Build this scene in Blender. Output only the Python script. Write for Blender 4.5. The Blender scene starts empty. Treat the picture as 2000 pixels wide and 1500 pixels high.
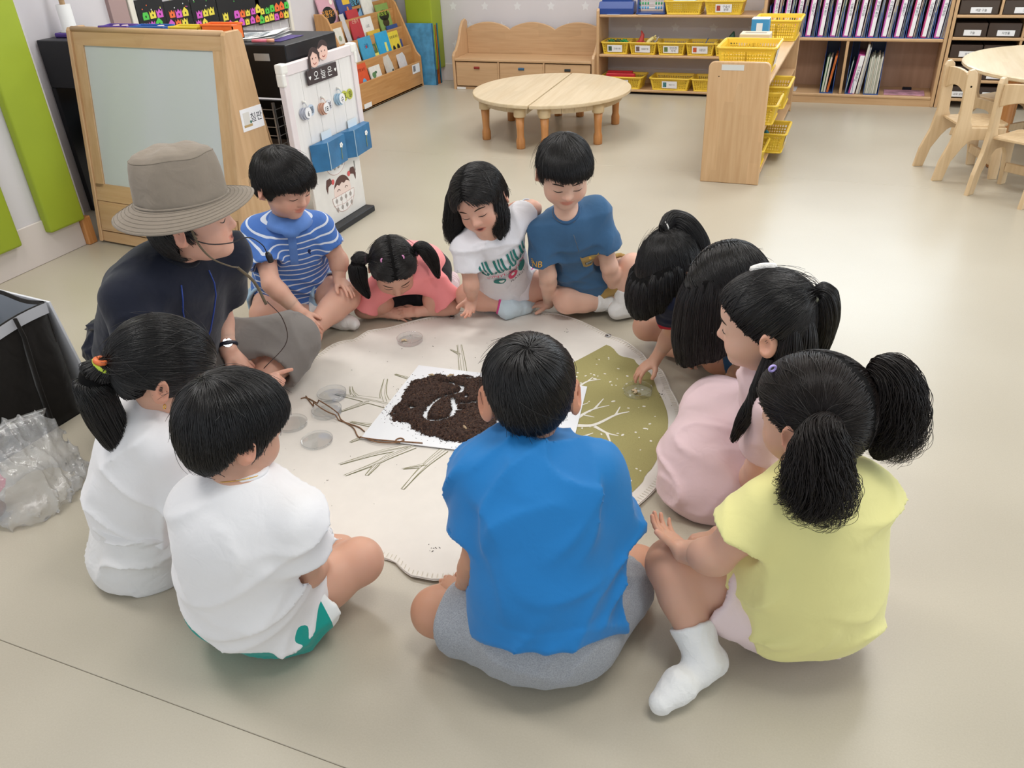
import bpy, bmesh, math, random
import numpy as np
from mathutils import Vector, Matrix
from mathutils.bvhtree import BVHTree

# ------------------------------------------------------------------ camera, world, lights, exposure
scene = bpy.context.scene
COL = scene.collection
scene.view_settings.view_transform = 'Standard'
scene.view_settings.look = 'None'
scene.view_settings.gamma = 1.0
scene.view_settings.use_curve_mapping = False
scene.view_settings.exposure = -0.14

CAM_H = 1.38
PSI, TH, RO = math.radians(23.31), math.radians(31.115), math.radians(2.899)
def cam_axes():
    f = Vector((-math.sin(PSI)*math.cos(TH), math.cos(PSI)*math.cos(TH), -math.sin(TH)))
    r = Vector((math.cos(PSI), math.sin(PSI), 0.0))
    d = f.cross(r)
    c, s = math.cos(RO), math.sin(RO)
    return c*r + s*d, -s*r + c*d, f
_r, _d, _f = cam_axes()
cam_data = bpy.data.cameras.new('camera')
cam_data.sensor_fit = 'HORIZONTAL'
cam_data.sensor_width = 36.0
cam_data.lens = 1583.4*36.0/2000.0
cam_data.clip_start = 0.02
cam_data.clip_end = 60
cam = bpy.data.objects.new('camera', cam_data)
COL.objects.link(cam)
cam.matrix_world = Matrix(((_r.x, -_d.x, -_f.x, 0), (_r.y, -_d.y, -_f.y, 0), (_r.z, -_d.z, -_f.z, CAM_H), (0, 0, 0, 1)))
scene.camera = cam

world = bpy.data.worlds.new('world')
scene.world = world
world.use_nodes = True
bg = world.node_tree.nodes['Background']
bg.inputs['Color'].default_value = (0.86, 0.93, 1.0, 1)
bg.inputs['Strength'].default_value = 1.05

def area(name, loc, size, power, color=(1, 1, 1), rot=(0, 0, 0)):
    l = bpy.data.lights.new(name, 'AREA')
    l.shape = 'RECTANGLE'; l.size, l.size_y = size
    l.energy = power; l.color = color
    o = bpy.data.objects.new(name, l); COL.objects.link(o)
    o.location = loc; o.rotation_euler = rot
    return o
# ceiling lamps of the classroom (two rows of flat fluorescent panels)
LAMPS = [(-2.3, 1.2), (-2.3, 3.4), (-2.3, 5.4), (0.2, 1.2), (0.2, 3.4), (0.2, 5.4)]
for i, (x, y) in enumerate(LAMPS):
    area('ceiling_lamp_light', (x, y, 2.52), (1.2, 0.5), 23, (1.0, 0.985, 0.965))
# daylight of the window in the back wall above the bookcase
area('window_daylight_back', (0.05, 6.70, 1.75), (1.7, 1.05), 24, (0.80, 0.91, 1.0), (math.radians(-90), 0, 0))
# daylight of the windows in the right-hand wall
area('window_daylight', (3.9, 3.0, 1.6), (4.2, 1.5), 95, (0.82, 0.92, 1.0), (0, math.radians(90), 0))

# ------------------------------------------------------------------ materials
MATS = {}
def lin(c):
    return tuple(((v/12.92) if v <= 0.04045 else ((v+0.055)/1.055)**2.4) for v in c)
def hexc(h):
    return lin(tuple(int(h[i:i+2], 16)/255 for i in (0, 2, 4)))
def new_mat(name):
    m = bpy.data.materials.new(name); m.use_nodes = True
    return m, m.node_tree, m.node_tree.nodes, m.node_tree.links, m.node_tree.nodes['Principled BSDF']
def mat(name, color, rough=0.5, spec=0.5, noise=0.0, nscale=20.0, bump=0.0, bscale=60.0, metal=0.0, sss=0.0, alpha=None, trans=0.0, stretch=None, coat=0.0):
    """plain procedural material: hex colour, optional noise mottling and bump"""
    if name in MATS: return MATS[name]
    m, nt, N, L, b = new_mat(name)
    c = hexc(color) if isinstance(color, str) else color
    b.inputs['Base Color'].default_value = (*c, 1)
    b.inputs['Roughness'].default_value = rough
    b.inputs['Specular IOR Level'].default_value = spec
    b.inputs['Metallic'].default_value = metal
    b.inputs['Transmission Weight'].default_value = trans
    b.inputs['Coat Weight'].default_value = coat
    if sss:
        b.inputs['Subsurface Weight'].default_value = sss
        b.inputs['Subsurface Radius'].default_value = (0.02, 0.008, 0.004)
    if alpha is not None: b.inputs['Alpha'].default_value = alpha
    if noise or bump:
        tc = N.new('ShaderNodeTexCoord'); mp = N.new('ShaderNodeMapping')
        L.new(tc.outputs['Object'], mp.inputs['Vector'])
        if stretch: mp.inputs['Scale'].default_value = stretch
    if noise:
        n = N.new('ShaderNodeTexNoise'); n.inputs['Scale'].default_value = nscale; n.inputs['Detail'].default_value = 4
        L.new(mp.outputs['Vector'], n.inputs['Vector'])
        r = N.new('ShaderNodeValToRGB')
        r.color_ramp.elements[0].position = 0.3; r.color_ramp.elements[1].position = 0.7
        r.color_ramp.elements[0].color = (*[max(0, v*(1-noise)) for v in c], 1)
        r.color_ramp.elements[1].color = (*[min(1, v*(1+noise)) for v in c], 1)
        L.new(n.outputs['Fac'], r.inputs['Fac']); L.new(r.outputs['Color'], b.inputs['Base Color'])
    if bump:
        n2 = N.new('ShaderNodeTexNoise'); n2.inputs['Scale'].default_value = bscale; n2.inputs['Detail'].default_value = 3
        L.new(mp.outputs['Vector'], n2.inputs['Vector'])
        bp = N.new('ShaderNodeBump'); bp.inputs['Strength'].default_value = bump; bp.inputs['Distance'].default_value = 0.01
        L.new(n2.outputs['Fac'], bp.inputs['Height']); L.new(bp.outputs['Normal'], b.inputs['Normal'])
    MATS[name] = m
    return m
def wood_mat(name, c1, c2, axis='X', scale=6.0, rough=0.42, block=0.0):
    """laminated light wood: long grain along an axis, soft stave blocks"""
    if name in MATS: return MATS[name]
    m, nt, N, L, b = new_mat(name)
    tc = N.new('ShaderNodeTexCoord'); mp = N.new('ShaderNodeMapping')
    L.new(tc.outputs['Object'], mp.inputs['Vector'])
    sc = {'X': (0.6, 9, 9), 'Y': (9, 0.6, 9), 'Z': (9, 9, 0.6)}[axis]
    mp.inputs['Scale'].default_value = sc
    n = N.new('ShaderNodeTexNoise'); n.inputs['Scale'].default_value = scale; n.inputs['Detail'].default_value = 5
    L.new(mp.outputs['Vector'], n.inputs['Vector'])
    r = N.new('ShaderNodeValToRGB')
    r.color_ramp.elements[0].position = 0.32; r.color_ramp.elements[1].position = 0.68
    r.color_ramp.elements[0].color = (*hexc(c1), 1); r.color_ramp.elements[1].color = (*hexc(c2), 1)
    L.new(n.outputs['Fac'], r.inputs['Fac'])
    out = r.outputs['Color']
    if block:
        mp2 = N.new('ShaderNodeMapping')
        mp2.inputs['Scale'].default_value = {'X': (2.2, 11, 11), 'Y': (11, 2.2, 11), 'Z': (11, 11, 2.2)}[axis]
        L.new(tc.outputs['Object'], mp2.inputs['Vector'])
        v = N.new('ShaderNodeTexVoronoi'); v.distance = 'CHEBYCHEV'; v.inputs['Scale'].default_value = 1.0; v.inputs['Randomness'].default_value = 0.7
        L.new(mp2.outputs['Vector'], v.inputs['Vector'])
        sp = N.new('ShaderNodeSeparateColor'); L.new(v.outputs['Color'], sp.inputs['Color'])
        mx = N.new('ShaderNodeMix'); mx.data_type = 'RGBA'; mx.blend_type = 'MULTIPLY'; mx.inputs['Factor'].default_value = 1.0
        r2 = N.new('ShaderNodeValToRGB')
        r2.color_ramp.elements[0].color = (1-block, 1-block, 1-block*1.1, 1); r2.color_ramp.elements[1].color = (1, 1, 1, 1)
        L.new(sp.outputs['Red'], r2.inputs['Fac'])
        L.new(out, mx.inputs['A']); L.new(r2.outputs['Color'], mx.inputs['B']); out = mx.outputs['Result']
    L.new(out, b.inputs['Base Color'])
    b.inputs['Roughness'].default_value = rough
    MATS[name] = m
    return m

# ------------------------------------------------------------------ object helpers
def link(o, parent=None, mw=None):
    COL.objects.link(o)
    if parent is not None:
        o.parent = parent
    return o
def tag(o, label=None, cat=None, group=None, kind=None):
    if label: o['label'] = label
    if cat: o['category'] = cat
    if group: o['group'] = group
    if kind: o['kind'] = kind
    return o
def thing(name, label, cat, loc=(0, 0, 0), rz=0.0, group=None):
    o = bpy.data.objects.new(name, None); COL.objects.link(o)
    o.empty_display_size = 0.05
    o.location = loc; o.rotation_euler = (0, 0, rz)
    return tag(o, label, cat, group)
def mesh_obj(name, me, m=None, parent=None, smooth=False):
    o = bpy.data.objects.new(name, me)
    if m is not None and len(me.materials) == 0: me.materials.append(m)
    if smooth:
        me.polygons.foreach_set('use_smooth', [True]*len(me.polygons))
    return link(o, parent)
def np_mesh(name, V, Fq, smooth=True):
    me = bpy.data.meshes.new(name)
    V = np.asarray(V, dtype=np.float32); Fq = np.asarray(Fq, dtype=np.int32)
    me.vertices.add(len(V)); me.vertices.foreach_set('co', V.ravel())
    n = Fq.shape[1]
    me.loops.add(len(Fq)*n); me.loops.foreach_set('vertex_index', Fq.ravel())
    me.polygons.add(len(Fq))
    me.polygons.foreach_set('loop_start', np.arange(0, len(Fq)*n, n, dtype=np.int32))
    me.polygons.foreach_set('loop_total', np.full(len(Fq), n, dtype=np.int32))
    if smooth: me.polygons.foreach_set('use_smooth', np.ones(len(Fq), dtype=bool))
    me.update(calc_edges=True); me.validate()
    return me
class MB:
    """collects shapes into ONE mesh"""
    def __init__(self): self.bm = bmesh.new()
    def box(self, lo, hi, bevel=0.0, seg=1, mx=None):
        lo = Vector(lo); hi = Vector(hi)
        r = bmesh.ops.create_cube(self.bm, size=1.0)
        vs = r['verts']
        for v in vs:
            v.co = Vector(((lo.x+hi.x)/2 + v.co.x*(hi.x-lo.x), (lo.y+hi.y)/2 + v.co.y*(hi.y-lo.y), (lo.z+hi.z)/2 + v.co.z*(hi.z-lo.z)))
        if bevel:
            es = list({e for v in vs for e in v.link_edges})
            rb = bmesh.ops.bevel(self.bm, geom=es, offset=bevel, segments=seg, affect='EDGES', profile=0.6)
            vs = list({v for f in rb['faces'] for v in f.verts} | {v for v in vs if v.is_valid})
        if mx is not None: bmesh.ops.transform(self.bm, matrix=mx, verts=vs)
        return self
    def prism(self, pts, d, axis='Z', base=0.0, bevel=0.0, seg=1, mx=None):
        """polygon (2D pts) extruded by d along axis; axis X: pts are (y,z); Y: (x,z); Z: (x,y)"""
        def P3(p, h):
            return {'X': (h, p[0], p[1]), 'Y': (p[0], h, p[1]), 'Z': (p[0], p[1], h)}[axis]
        a = [self.bm.verts.new(P3(p, base)) for p in pts]
        b = [self.bm.verts.new(P3(p, base+d)) for p in pts]
        n = len(pts)
        fs = [self.bm.faces.new(a), self.bm.faces.new(b[::-1])]
        for i in range(n):
            fs.append(self.bm.faces.new((a[i], b[i], b[(i+1) % n], a[(i+1) % n])))
        bmesh.ops.recalc_face_normals(self.bm, faces=fs)
        vs = a+b
        if bevel:
            es = list(set(fs[0].edges) | set(fs[1].edges))
            rb = bmesh.ops.bevel(self.bm, geom=es, offset=bevel, segments=seg, affect='EDGES', profile=0.6)
            vs = list({v for f in rb['faces'] for v in f.verts} | {v for v in vs if v.is_valid})
        if mx is not None: bmesh.ops.transform(self.bm, matrix=mx, verts=[v for v in vs if v.is_valid])
        return self
    def lathe(self, prof, n=20, mx=None, cap=True):
        """prof: list of (r, z) revolved about Z"""
        rings = []
        for r, z in prof:
            rings.append([self.bm.verts.new((r*math.cos(2*math.pi*i/n), r*math.sin(2*math.pi*i/n), z)) for i in range(n)])
        fs = []
        for a, b in zip(rings[:-1], rings[1:]):
            for i in range(n):
                fs.append(self.bm.faces.new((a[i], a[(i+1) % n], b[(i+1) % n], b[i])))
        if cap:
            if prof[0][0] > 1e-6: fs.append(self.bm.faces.new(rings[0][::-1]))
            if prof[-1][0] > 1e-6: fs.append(self.bm.faces.new(rings[-1]))
        vs = [v for r in rings for v in r]
        if mx is not None: bmesh.ops.transform(self.bm, matrix=mx, verts=vs)
        return self
    def tube(self, pts, r, n=8, mx=None, flat=1.0, closed=False):
        """tube along points; r: number or list"""
        pts = [Vector(p) for p in pts]; m = len(pts)
        rr = r if hasattr(r, '__len__') else [r]*m
        rings = []; prev = None
        for i, p in enumerate(pts):
            if closed: t = pts[(i+1) % m]-pts[i-1]
            else: t = pts[min(i+1, m-1)]-pts[max(i-1, 0)]
            t.normalize()
            if prev is None:
                a = Vector((0, 0, 1)) if abs(t.z) < 0.9 else Vector((1, 0, 0))
                u = t.cross(a).normalized()
            else:
                u = (prev - t*prev.dot(t)).normalized()
            prev = u; w = t.cross(u)
            rings.append([self.bm.verts.new(p + (u*math.cos(2*math.pi*k/n)*flat + w*math.sin(2*math.pi*k/n))*rr[i]) for k in range(n)])
        pairs = list(zip(rings[:-1], rings[1:]))
        if closed: pairs.append((rings[-1], rings[0]))
        for a, b in pairs:
            for k in range(n):
                self.bm.faces.new((a[k], a[(k+1) % n], b[(k+1) % n], b[k]))
        if not closed:
            self.bm.faces.new(rings[0][::-1]); self.bm.faces.new(rings[-1])
        if mx is not None: bmesh.ops.transform(self.bm, matrix=mx, verts=[v for r_ in rings for v in r_])
        return self
    def quad(self, a, b, c, d):
        self.bm.faces.new([self.bm.verts.new(p) for p in (a, b, c, d)]); return self
    def grid(self, nu, nv, fn, flip=False, closed_u=False):
        g = [[self.bm.verts.new(fn(i/(nu if closed_u else nu-1), j/(nv-1))) for j in range(nv)] for i in range(nu)]
        for i in range(nu if closed_u else nu-1):
            for j in range(nv-1):
                q = (g[i][j], g[(i+1) % nu][j], g[(i+1) % nu][j+1], g[i][j+1])
                self.bm.faces.new(q[::-1] if flip else q)
        return self
    def mesh(self, name):
        me = bpy.data.meshes.new(name); self.bm.to_mesh(me); self.bm.free(); return me
    def build(self, name, m, parent=None, smooth=False, angle=None):
        bmesh.ops.recalc_face_normals(self.bm, faces=self.bm.faces[:])
        me = self.mesh(name)
        o = mesh_obj(name, me, m, parent, smooth or angle is not None)
        if angle is not None:
            try: me.set_sharp_from_angle(angle=math.radians(angle))
            except Exception: pass
        return o
def frame(o, x, y, z=None):
    """4x4 matrix from origin and axes"""
    x = Vector(x).normalized(); y = Vector(y)
    y = (y - x*y.dot(x)).normalized(); z = x.cross(y)
    return Matrix(((x.x, y.x, z.x, o[0]), (x.y, y.y, z.y, o[1]), (x.z, y.z, z.z, o[2]), (0, 0, 0, 1)))
_TXT = {}
LINES = ['18', '6', 'NB', 'NEW', 'PLAYLIST', 'VINYL & TOYS', '곤', '곤충', '곤충기', '곤충모형', '공', '공룡', '공룡찾기', '관', '구', '구슬', '구슬이', '그', '그림', '그림 모형 놀이', '그림찾기', '기', '깔', '나무', '나무 관찰', '나무 모형', '나무 찾기', '놀', '동', '동물', '동물모형', '레', '로', '룡', '류', '림', '망원경', '모', '모형', '물', '미', '미로', '미로찾기', '벌', '분', '분류', '색', '색깔 구슬', '색깔놀이', '수', '슬', '애', '애벌레 먹기', '연', '오 늘 은', '요', '월', '이', '일', '자', '자석', '자연물', '자연물 관찰', '자연물 분류', '찰', '찾', '충', '칠판', '토끼 와 여우', '형']
def _curve_mesh(body):
    cu = bpy.data.curves.new('lettering', 'FONT')
    cu.body = body; cu.size = 1.0; cu.align_x = 'LEFT'; cu.space_line = 3.0; cu.resolution_u = 3
    o = bpy.data.objects.new('lettering', cu); me = bpy.data.meshes.new_from_object(o)
    V = np.empty(len(me.vertices)*3, dtype=np.float32); me.vertices.foreach_get('co', V); V = V.reshape(-1, 3).copy()
    F = [tuple(p.vertices) for p in me.polygons]
    bpy.data.objects.remove(o); bpy.data.curves.remove(cu); bpy.data.meshes.remove(me)
    return V, F
def _glyphs(lines):
    """outlines of many lines of lettering, made in one go"""
    V, F = _curve_mesh('\n'.join(lines))
    row = np.round(-(V[:, 1]-.35)/3.0).astype(int)
    by = [[] for _ in lines]
    for f in F:
        r = row[f[0]]
        if 0 <= r < len(lines): by[r].append(f)
    for r, ln in enumerate(lines):
        fs = by[r]
        if not fs: _TXT[ln] = (np.zeros((0, 3)), []); continue
        ids = sorted({q for f in fs for q in f}); mp = {q: n for n, q in enumerate(ids)}
        v = V[ids].astype(float); v[:, 0] -= (v[:, 0].min()+v[:, 0].max())/2; v[:, 1] += 3.0*r-.35
        _TXT[ln] = (v, [tuple(mp[q] for q in f) for f in fs])
def text_mesh(body, size):
    """lettering as a flat mesh in the XY plane, centred"""
    if not _TXT: _glyphs(LINES)
    ls = body.split('\n'); V, F = [], []
    for n, ln in enumerate(ls):
        if ln not in _TXT: _glyphs([ln])
        v, f = _TXT[ln]; o = sum(len(q) for q in V)
        v = v*size; v = v+np.array([0, size*1.0*((len(ls)-1)/2-n), 0]); V.append(v); F += [tuple(a+o for a in q) for q in f]
    me = bpy.data.meshes.new('lettering'); me.from_pydata([tuple(p) for p in np.concatenate(V)] if V else [], [], F); me.update()
    return me
def text_obj(body, size, mx, m, parent, name='lettering', bold=0.0):
    me = text_mesh(body, size)
    me.transform(mx)
    return mesh_obj(name, me, m, parent)
def bez(p, n):
    """smooth polyline (Catmull-Rom) through points"""
    p = [np.array(q, float) for q in p]
    q = [2*p[0]-p[1]] + p + [2*p[-1]-p[-2]]
    out = []
    segs = len(p)-1
    for k in range(n):
        t = k/(n-1)*segs; i = min(int(t), segs-1); u = t-i
        a, b, c, d = q[i], q[i+1], q[i+2], q[i+3]
        out.append(0.5*((2*b) + (-a+c)*u + (2*a-5*b+4*c-d)*u*u + (-a+3*b-3*c+d)*u**3))
    return np.array(out)
# ------------------------------------------------------------------ the room
def floor_material():
    m, nt, N, L, b = new_mat('vinyl_floor')
    tc = N.new('ShaderNodeTexCoord')
    n = N.new('ShaderNodeTexNoise'); n.inputs['Scale'].default_value = 260; n.inputs['Detail'].default_value = 3
    L.new(tc.outputs['Object'], n.inputs['Vector'])
    n2 = N.new('ShaderNodeTexNoise'); n2.inputs['Scale'].default_value = 1.6; n2.inputs['Detail'].default_value = 2
    L.new(tc.outputs['Object'], n2.inputs['Vector'])
    r = N.new('ShaderNodeValToRGB')
    r.color_ramp.elements[0].position = 0.3; r.color_ramp.elements[1].position = 0.7
    r.color_ramp.elements[0].color = (*hexc('B3AA98'), 1); r.color_ramp.elements[1].color = (*hexc('BEB6A5'), 1)
    mix = N.new('ShaderNodeMath'); mix.operation = 'MULTIPLY_ADD'
    mix.inputs[1].default_value = 0.45; L.new(n.outputs['Fac'], mix.inputs[0])
    mm = N.new('ShaderNodeMath'); mm.operation = 'MULTIPLY'; mm.inputs[1].default_value = 0.55
    L.new(n2.outputs['Fac'], mm.inputs[0]); L.new(mm.outputs[0], mix.inputs[2])
    L.new(mix.outputs[0], r.inputs['Fac']); L.new(r.outputs['Color'], b.inputs['Base Color'])
    b.inputs['Roughness'].default_value = 0.32
    b.inputs['Specular IOR Level'].default_value = 0.45
    bp = N.new('ShaderNodeBump'); bp.inputs['Strength'].default_value = 0.05; bp.inputs['Distance'].default_value = 0.002
    L.new(n.outputs['Fac'], bp.inputs['Height']); L.new(bp.outputs['Normal'], b.inputs['Normal'])
    return m
M_floor = floor_material()
# vinyl sheets laid side by side, joints across the room (each sheet a piece of the floor)
floor = bpy.data.objects.new('floor', None); COL.objects.link(floor); tag(floor, 'beige vinyl floor with straight sheet joints', None, kind='structure')
joints = [-1.2, 0.72, 4.56, 7.0]
for y0, y1 in zip(joints[:-1], joints[1:]):
    MB().box((-3.9, y0+0.0005, -0.03), (4.0, y1-0.0005, 0), 0.0012).build('vinyl_sheet', M_floor, floor)
MB().box((-3.9, -1.2, -0.06), (4.0, 7.0, -0.029)).build('underlay', mat('joint_dark', '9A9080', 0.8), floor)

M_wall = mat('wall_paper', 'D3CFD2', 0.75, 0.25, noise=0.02, nscale=3, bump=0.04, bscale=200)
M_star = mat('wall_star', 'E0E0E2', 0.6, 0.3)
M_base = mat('wall_base_board', 'D4CBC6', 0.5, 0.4)
def wall(name, lo, hi, label):
    o = MB().box(lo, hi).build(name, M_wall); tag(o, label, None, kind='structure'); return o
wall_back = wall('wall_back', (-3.9, 6.74, 0), (4.0, 6.86, 2.6), 'pale lilac wall with star pattern behind the bench')
wall_left = wall('wall_left', (-3.52, -1.2, 0), (-3.40, 2.74, 2.6), 'pale wall with green padded bands on the left')
wall_recess = wall('wall_left_recess', (-3.92, 2.74, 0), (-3.80, 6.74, 2.6), 'pale wall behind the book rack')
wall_return = wall('wall_return', (-3.92, 2.66, 0), (-3.52, 2.74, 2.6), 'short return wall behind the easel')
wall_right = bpy.data.objects.new('wall_right', None); COL.objects.link(wall_right); tag(wall_right, 'window wall on the right', None, kind='structure')
MB().box((4.0, -1.2, 0), (4.1, 7.0, 0.8)).build('wall_sill_band', M_wall, wall_right)
MB().box((4.0, -1.2, 2.4), (4.1, 7.0, 2.6)).build('wall_head_band', M_wall, wall_right)
ceiling = MB().box((-3.9, -1.2, 2.6), (4.1, 7.0, 2.7)).build('ceiling', mat('ceiling_white', 'E6E4E0', 0.8, 0.2)); tag(ceiling, 'white ceiling', None, kind='structure')
M_lamp, _nt, _N, _L, _b = new_mat('lamp_diffuser')
_b.inputs['Base Color'].default_value = (0.9, 0.9, 0.9, 1); _b.inputs['Emission Color'].default_value = (1, 0.97, 0.93, 1); _b.inputs['Emission Strength'].default_value = 1.5
for (x, y), wh in zip(LAMPS, ('left row near the camera', 'left row above the mat', 'left row by the bench', 'right row near the camera', 'right row above the shelf', 'right row by the bookcase')):
    t = thing('ceiling_lamp', 'flat white ceiling lamp, ' + wh, 'lamp', (x, y, 2.53), 0, 'ceiling lamps')
    MB().box((-0.62, -0.27, 0.0), (0.62, 0.27, 0.07), 0.01).build('housing', mat('lamp_housing', 'E8E8E8', 0.5), t)
    MB().box((-0.58, -0.23, -0.004), (0.58, 0.23, 0.0)).build('diffuser', M_lamp, t)
# skirting boards
for nm, lo, hi, lb in (('baseboard_left', (-3.40, -1.2, 0), (-3.388, 2.69, 0.19), 'pale skirting board under the green bands'),
                       ('baseboard_back', (-3.9, 6.728, 0), (4.0, 6.74, 0.14), 'pale skirting board along the back wall')):
    tag(MB().box(lo, hi, 0.003).build(nm, M_base), lb, None, kind='structure')
# star pattern printed on the wallpaper, each star a thin piece of the wall
def star_mesh(r):
    b = MB(); pts = []
    for i in range(10):
        a = math.pi/2 + i*math.pi/5; q = r if i % 2 == 0 else r*0.5
        pts.append((q*math.cos(a), q*math.sin(a)))
    b.prism(pts, 0.0008, 'Y'); return b.mesh('star')
_sm = star_mesh(0.036); _sm.materials.append(M_star)
for r in range(5):
    for c in range(20):
        o = bpy.data.objects.new('star', _sm); link(o, wall_back)
        o.location = (-3.557 + c*0.29 + (r % 2)*0.145, 6.7392-0.0004, 0.296+r*0.15)
# window in the back wall, above the frame of the picture
win = bpy.data.objects.new('window_1', None); COL.objects.link(win); tag(win, 'white framed window above the bookcase', None, kind='structure')
for lo, hi in (((-.86, 6.70, 1.16), (-.80, 6.74, 2.34)), ((.90, 6.70, 1.16), (.96, 6.74, 2.34)), ((-.86, 6.70, 1.16), (.96, 6.74, 1.22)), ((-.86, 6.70, 2.28), (.96, 6.74, 2.34)), ((.03, 6.705, 1.22), (.07, 6.74, 2.28))):
    MB().box(lo, hi, .004).build('window_frame', mat('window_white', 'E6E6E4', .5), win)
M_sky, _nt, _N, _L, _b = new_mat('window_sky'); _b.inputs['Base Color'].default_value = (.7, .8, .9, 1); _b.inputs['Emission Color'].default_value = (.8, .91, 1, 1); _b.inputs['Emission Strength'].default_value = 2.0
MB().box((-.80, 6.73, 1.22), (.90, 6.738, 2.28)).build('window_pane', M_sky, win)
# ------------------------------------------------------------------ implicit surfaces for bodies, clothes and hair
def A3(v): return np.array(v, dtype=np.float64)
def unit(v):
    v = A3(v); return v/np.linalg.norm(v)
def smin(a, b, k):
    if k <= 0: return np.minimum(a, b)
    h = np.clip(k-np.abs(a-b), 0, None)/k
    return np.minimum(a, b) - h*h*k*0.25
def smax(a, b, k): return -smin(-a, -b, k)
def rc(a, b, ra, rb):
    """tapered limb between two points"""
    a, b = A3(a), A3(b); d = b-a; L2 = max(float(d@d), 1e-12); m = max(ra, rb)
    def f(x, y, z):
        px, py, pz = x-a[0], y-a[1], z-a[2]
        t = np.clip((px*d[0]+py*d[1]+pz*d[2])/L2, 0, 1)
        return np.sqrt((px-d[0]*t)**2+(py-d[1]*t)**2+(pz-d[2]*t)**2) - (ra+(rb-ra)*t)
    return f, np.minimum(a, b)-m, np.maximum(a, b)+m
def ell(c, r, R=None):
    """ellipsoid; R columns are its axes"""
    c, r = A3(c), A3(r); R = np.eye(3) if R is None else np.asarray(R)
    ext = np.sqrt(((R*r)**2).sum(axis=1))
    def f(x, y, z):
        px, py, pz = x-c[0], y-c[1], z-c[2]
        q = [px*R[0, i]+py*R[1, i]+pz*R[2, i] for i in range(3)]
        k0 = np.sqrt((q[0]/r[0])**2+(q[1]/r[1])**2+(q[2]/r[2])**2)
        k1 = np.sqrt((q[0]/r[0]**2)**2+(q[1]/r[1]**2)**2+(q[2]/r[2]**2)**2)+1e-9
        return k0*(k0-1)/k1
    return f, c-ext, c+ext
def cut_rc(a, b, ra, rb, ext=0.02):
    """tapered tube that ends flat at b (a sleeve or trouser leg)"""
    a, b = A3(a), A3(b); n = unit(b-a); e = b+n*ext
    L = np.linalg.norm(b-a); re = rb+(rb-ra)*ext/L
    g, lo, hi = rc(a, e, ra, re)
    def f(x, y, z):
        return smax(g(x, y, z), (x-b[0])*n[0]+(y-b[1])*n[1]+(z-b[2])*n[2], 0.004)
    return f, lo, hi
def half(pt, n):
    """half space, solid where (p-pt).n < 0"""
    pt, n = A3(pt), unit(n)
    def f(x, y, z): return (x-pt[0])*n[0]+(y-pt[1])*n[1]+(z-pt[2])*n[2]
    return f, None, None
class Sdf:
    def __init__(self): self.ops = []
    def add(self, p, k=0.0): self.ops.append(('u', p, k)); return self
    def sub(self, p, k=0.0): self.ops.append(('s', p, k)); return self
    def cut(self, p, k=0.0): self.ops.append(('i', p, k)); return self
    def disp(self, fn): self.ops.append(('d', (fn, None, None), 0)); return self
    def at(self, P):
        P = np.atleast_2d(P); x, y, z = P[:, 0], P[:, 1], P[:, 2]
        v = np.full(len(P), 1.0)
        for op, (f, lo, hi), k in self.ops:
            d = f(x, y, z)
            if op == 'u': v = smin(v, d, k)
            elif op == 's': v = smax(v, -d, k)
            elif op == 'i': v = smax(v, d, k)
            else: v = v+d
        return v
    def mesh(self, h):
        los = [o[1][1] for o in self.ops if o[0] == 'u']; his = [o[1][2] for o in self.ops if o[0] == 'u']
        lo = np.min(los, axis=0)-4*h-.022; hi = np.max(his, axis=0)+4*h+.022
        n = np.ceil((hi-lo)/h).astype(int)+1
        ax = [(lo[i]+h*np.arange(n[i])).astype(np.float32) for i in range(3)]
        G = np.full(tuple(n), 0.3, dtype=np.float32)
        for op, (f, l, u), k in self.ops:
            if l is None: s = [slice(0, n[i]) for i in range(3)]
            else:
                m = k+3*h
                s = [slice(max(0, int((l[i]-m-lo[i])/h)), min(n[i], int((u[i]+m-lo[i])/h)+2)) for i in range(3)]
                if any(q.stop <= q.start for q in s): continue
            x = ax[0][s[0]][:, None, None]; y = ax[1][s[1]][None, :, None]; z = ax[2][s[2]][None, None, :]
            B = G[s[0], s[1], s[2]]
            if op == 'd':
                near = np.nonzero(np.abs(B) < 0.03)
                B[near] += f(ax[0][s[0]][near[0]], ax[1][s[1]][near[1]], ax[2][s[2]][near[2]])
                continue
            d = f(x, y, z)
            if op == 'u': R = smin(B, d, k)
            elif op == 's': R = smax(B, -d, k)
            else: R = smax(B, d, k)
            G[s[0], s[1], s[2]] = R
        return nets(G, lo, h)
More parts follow.
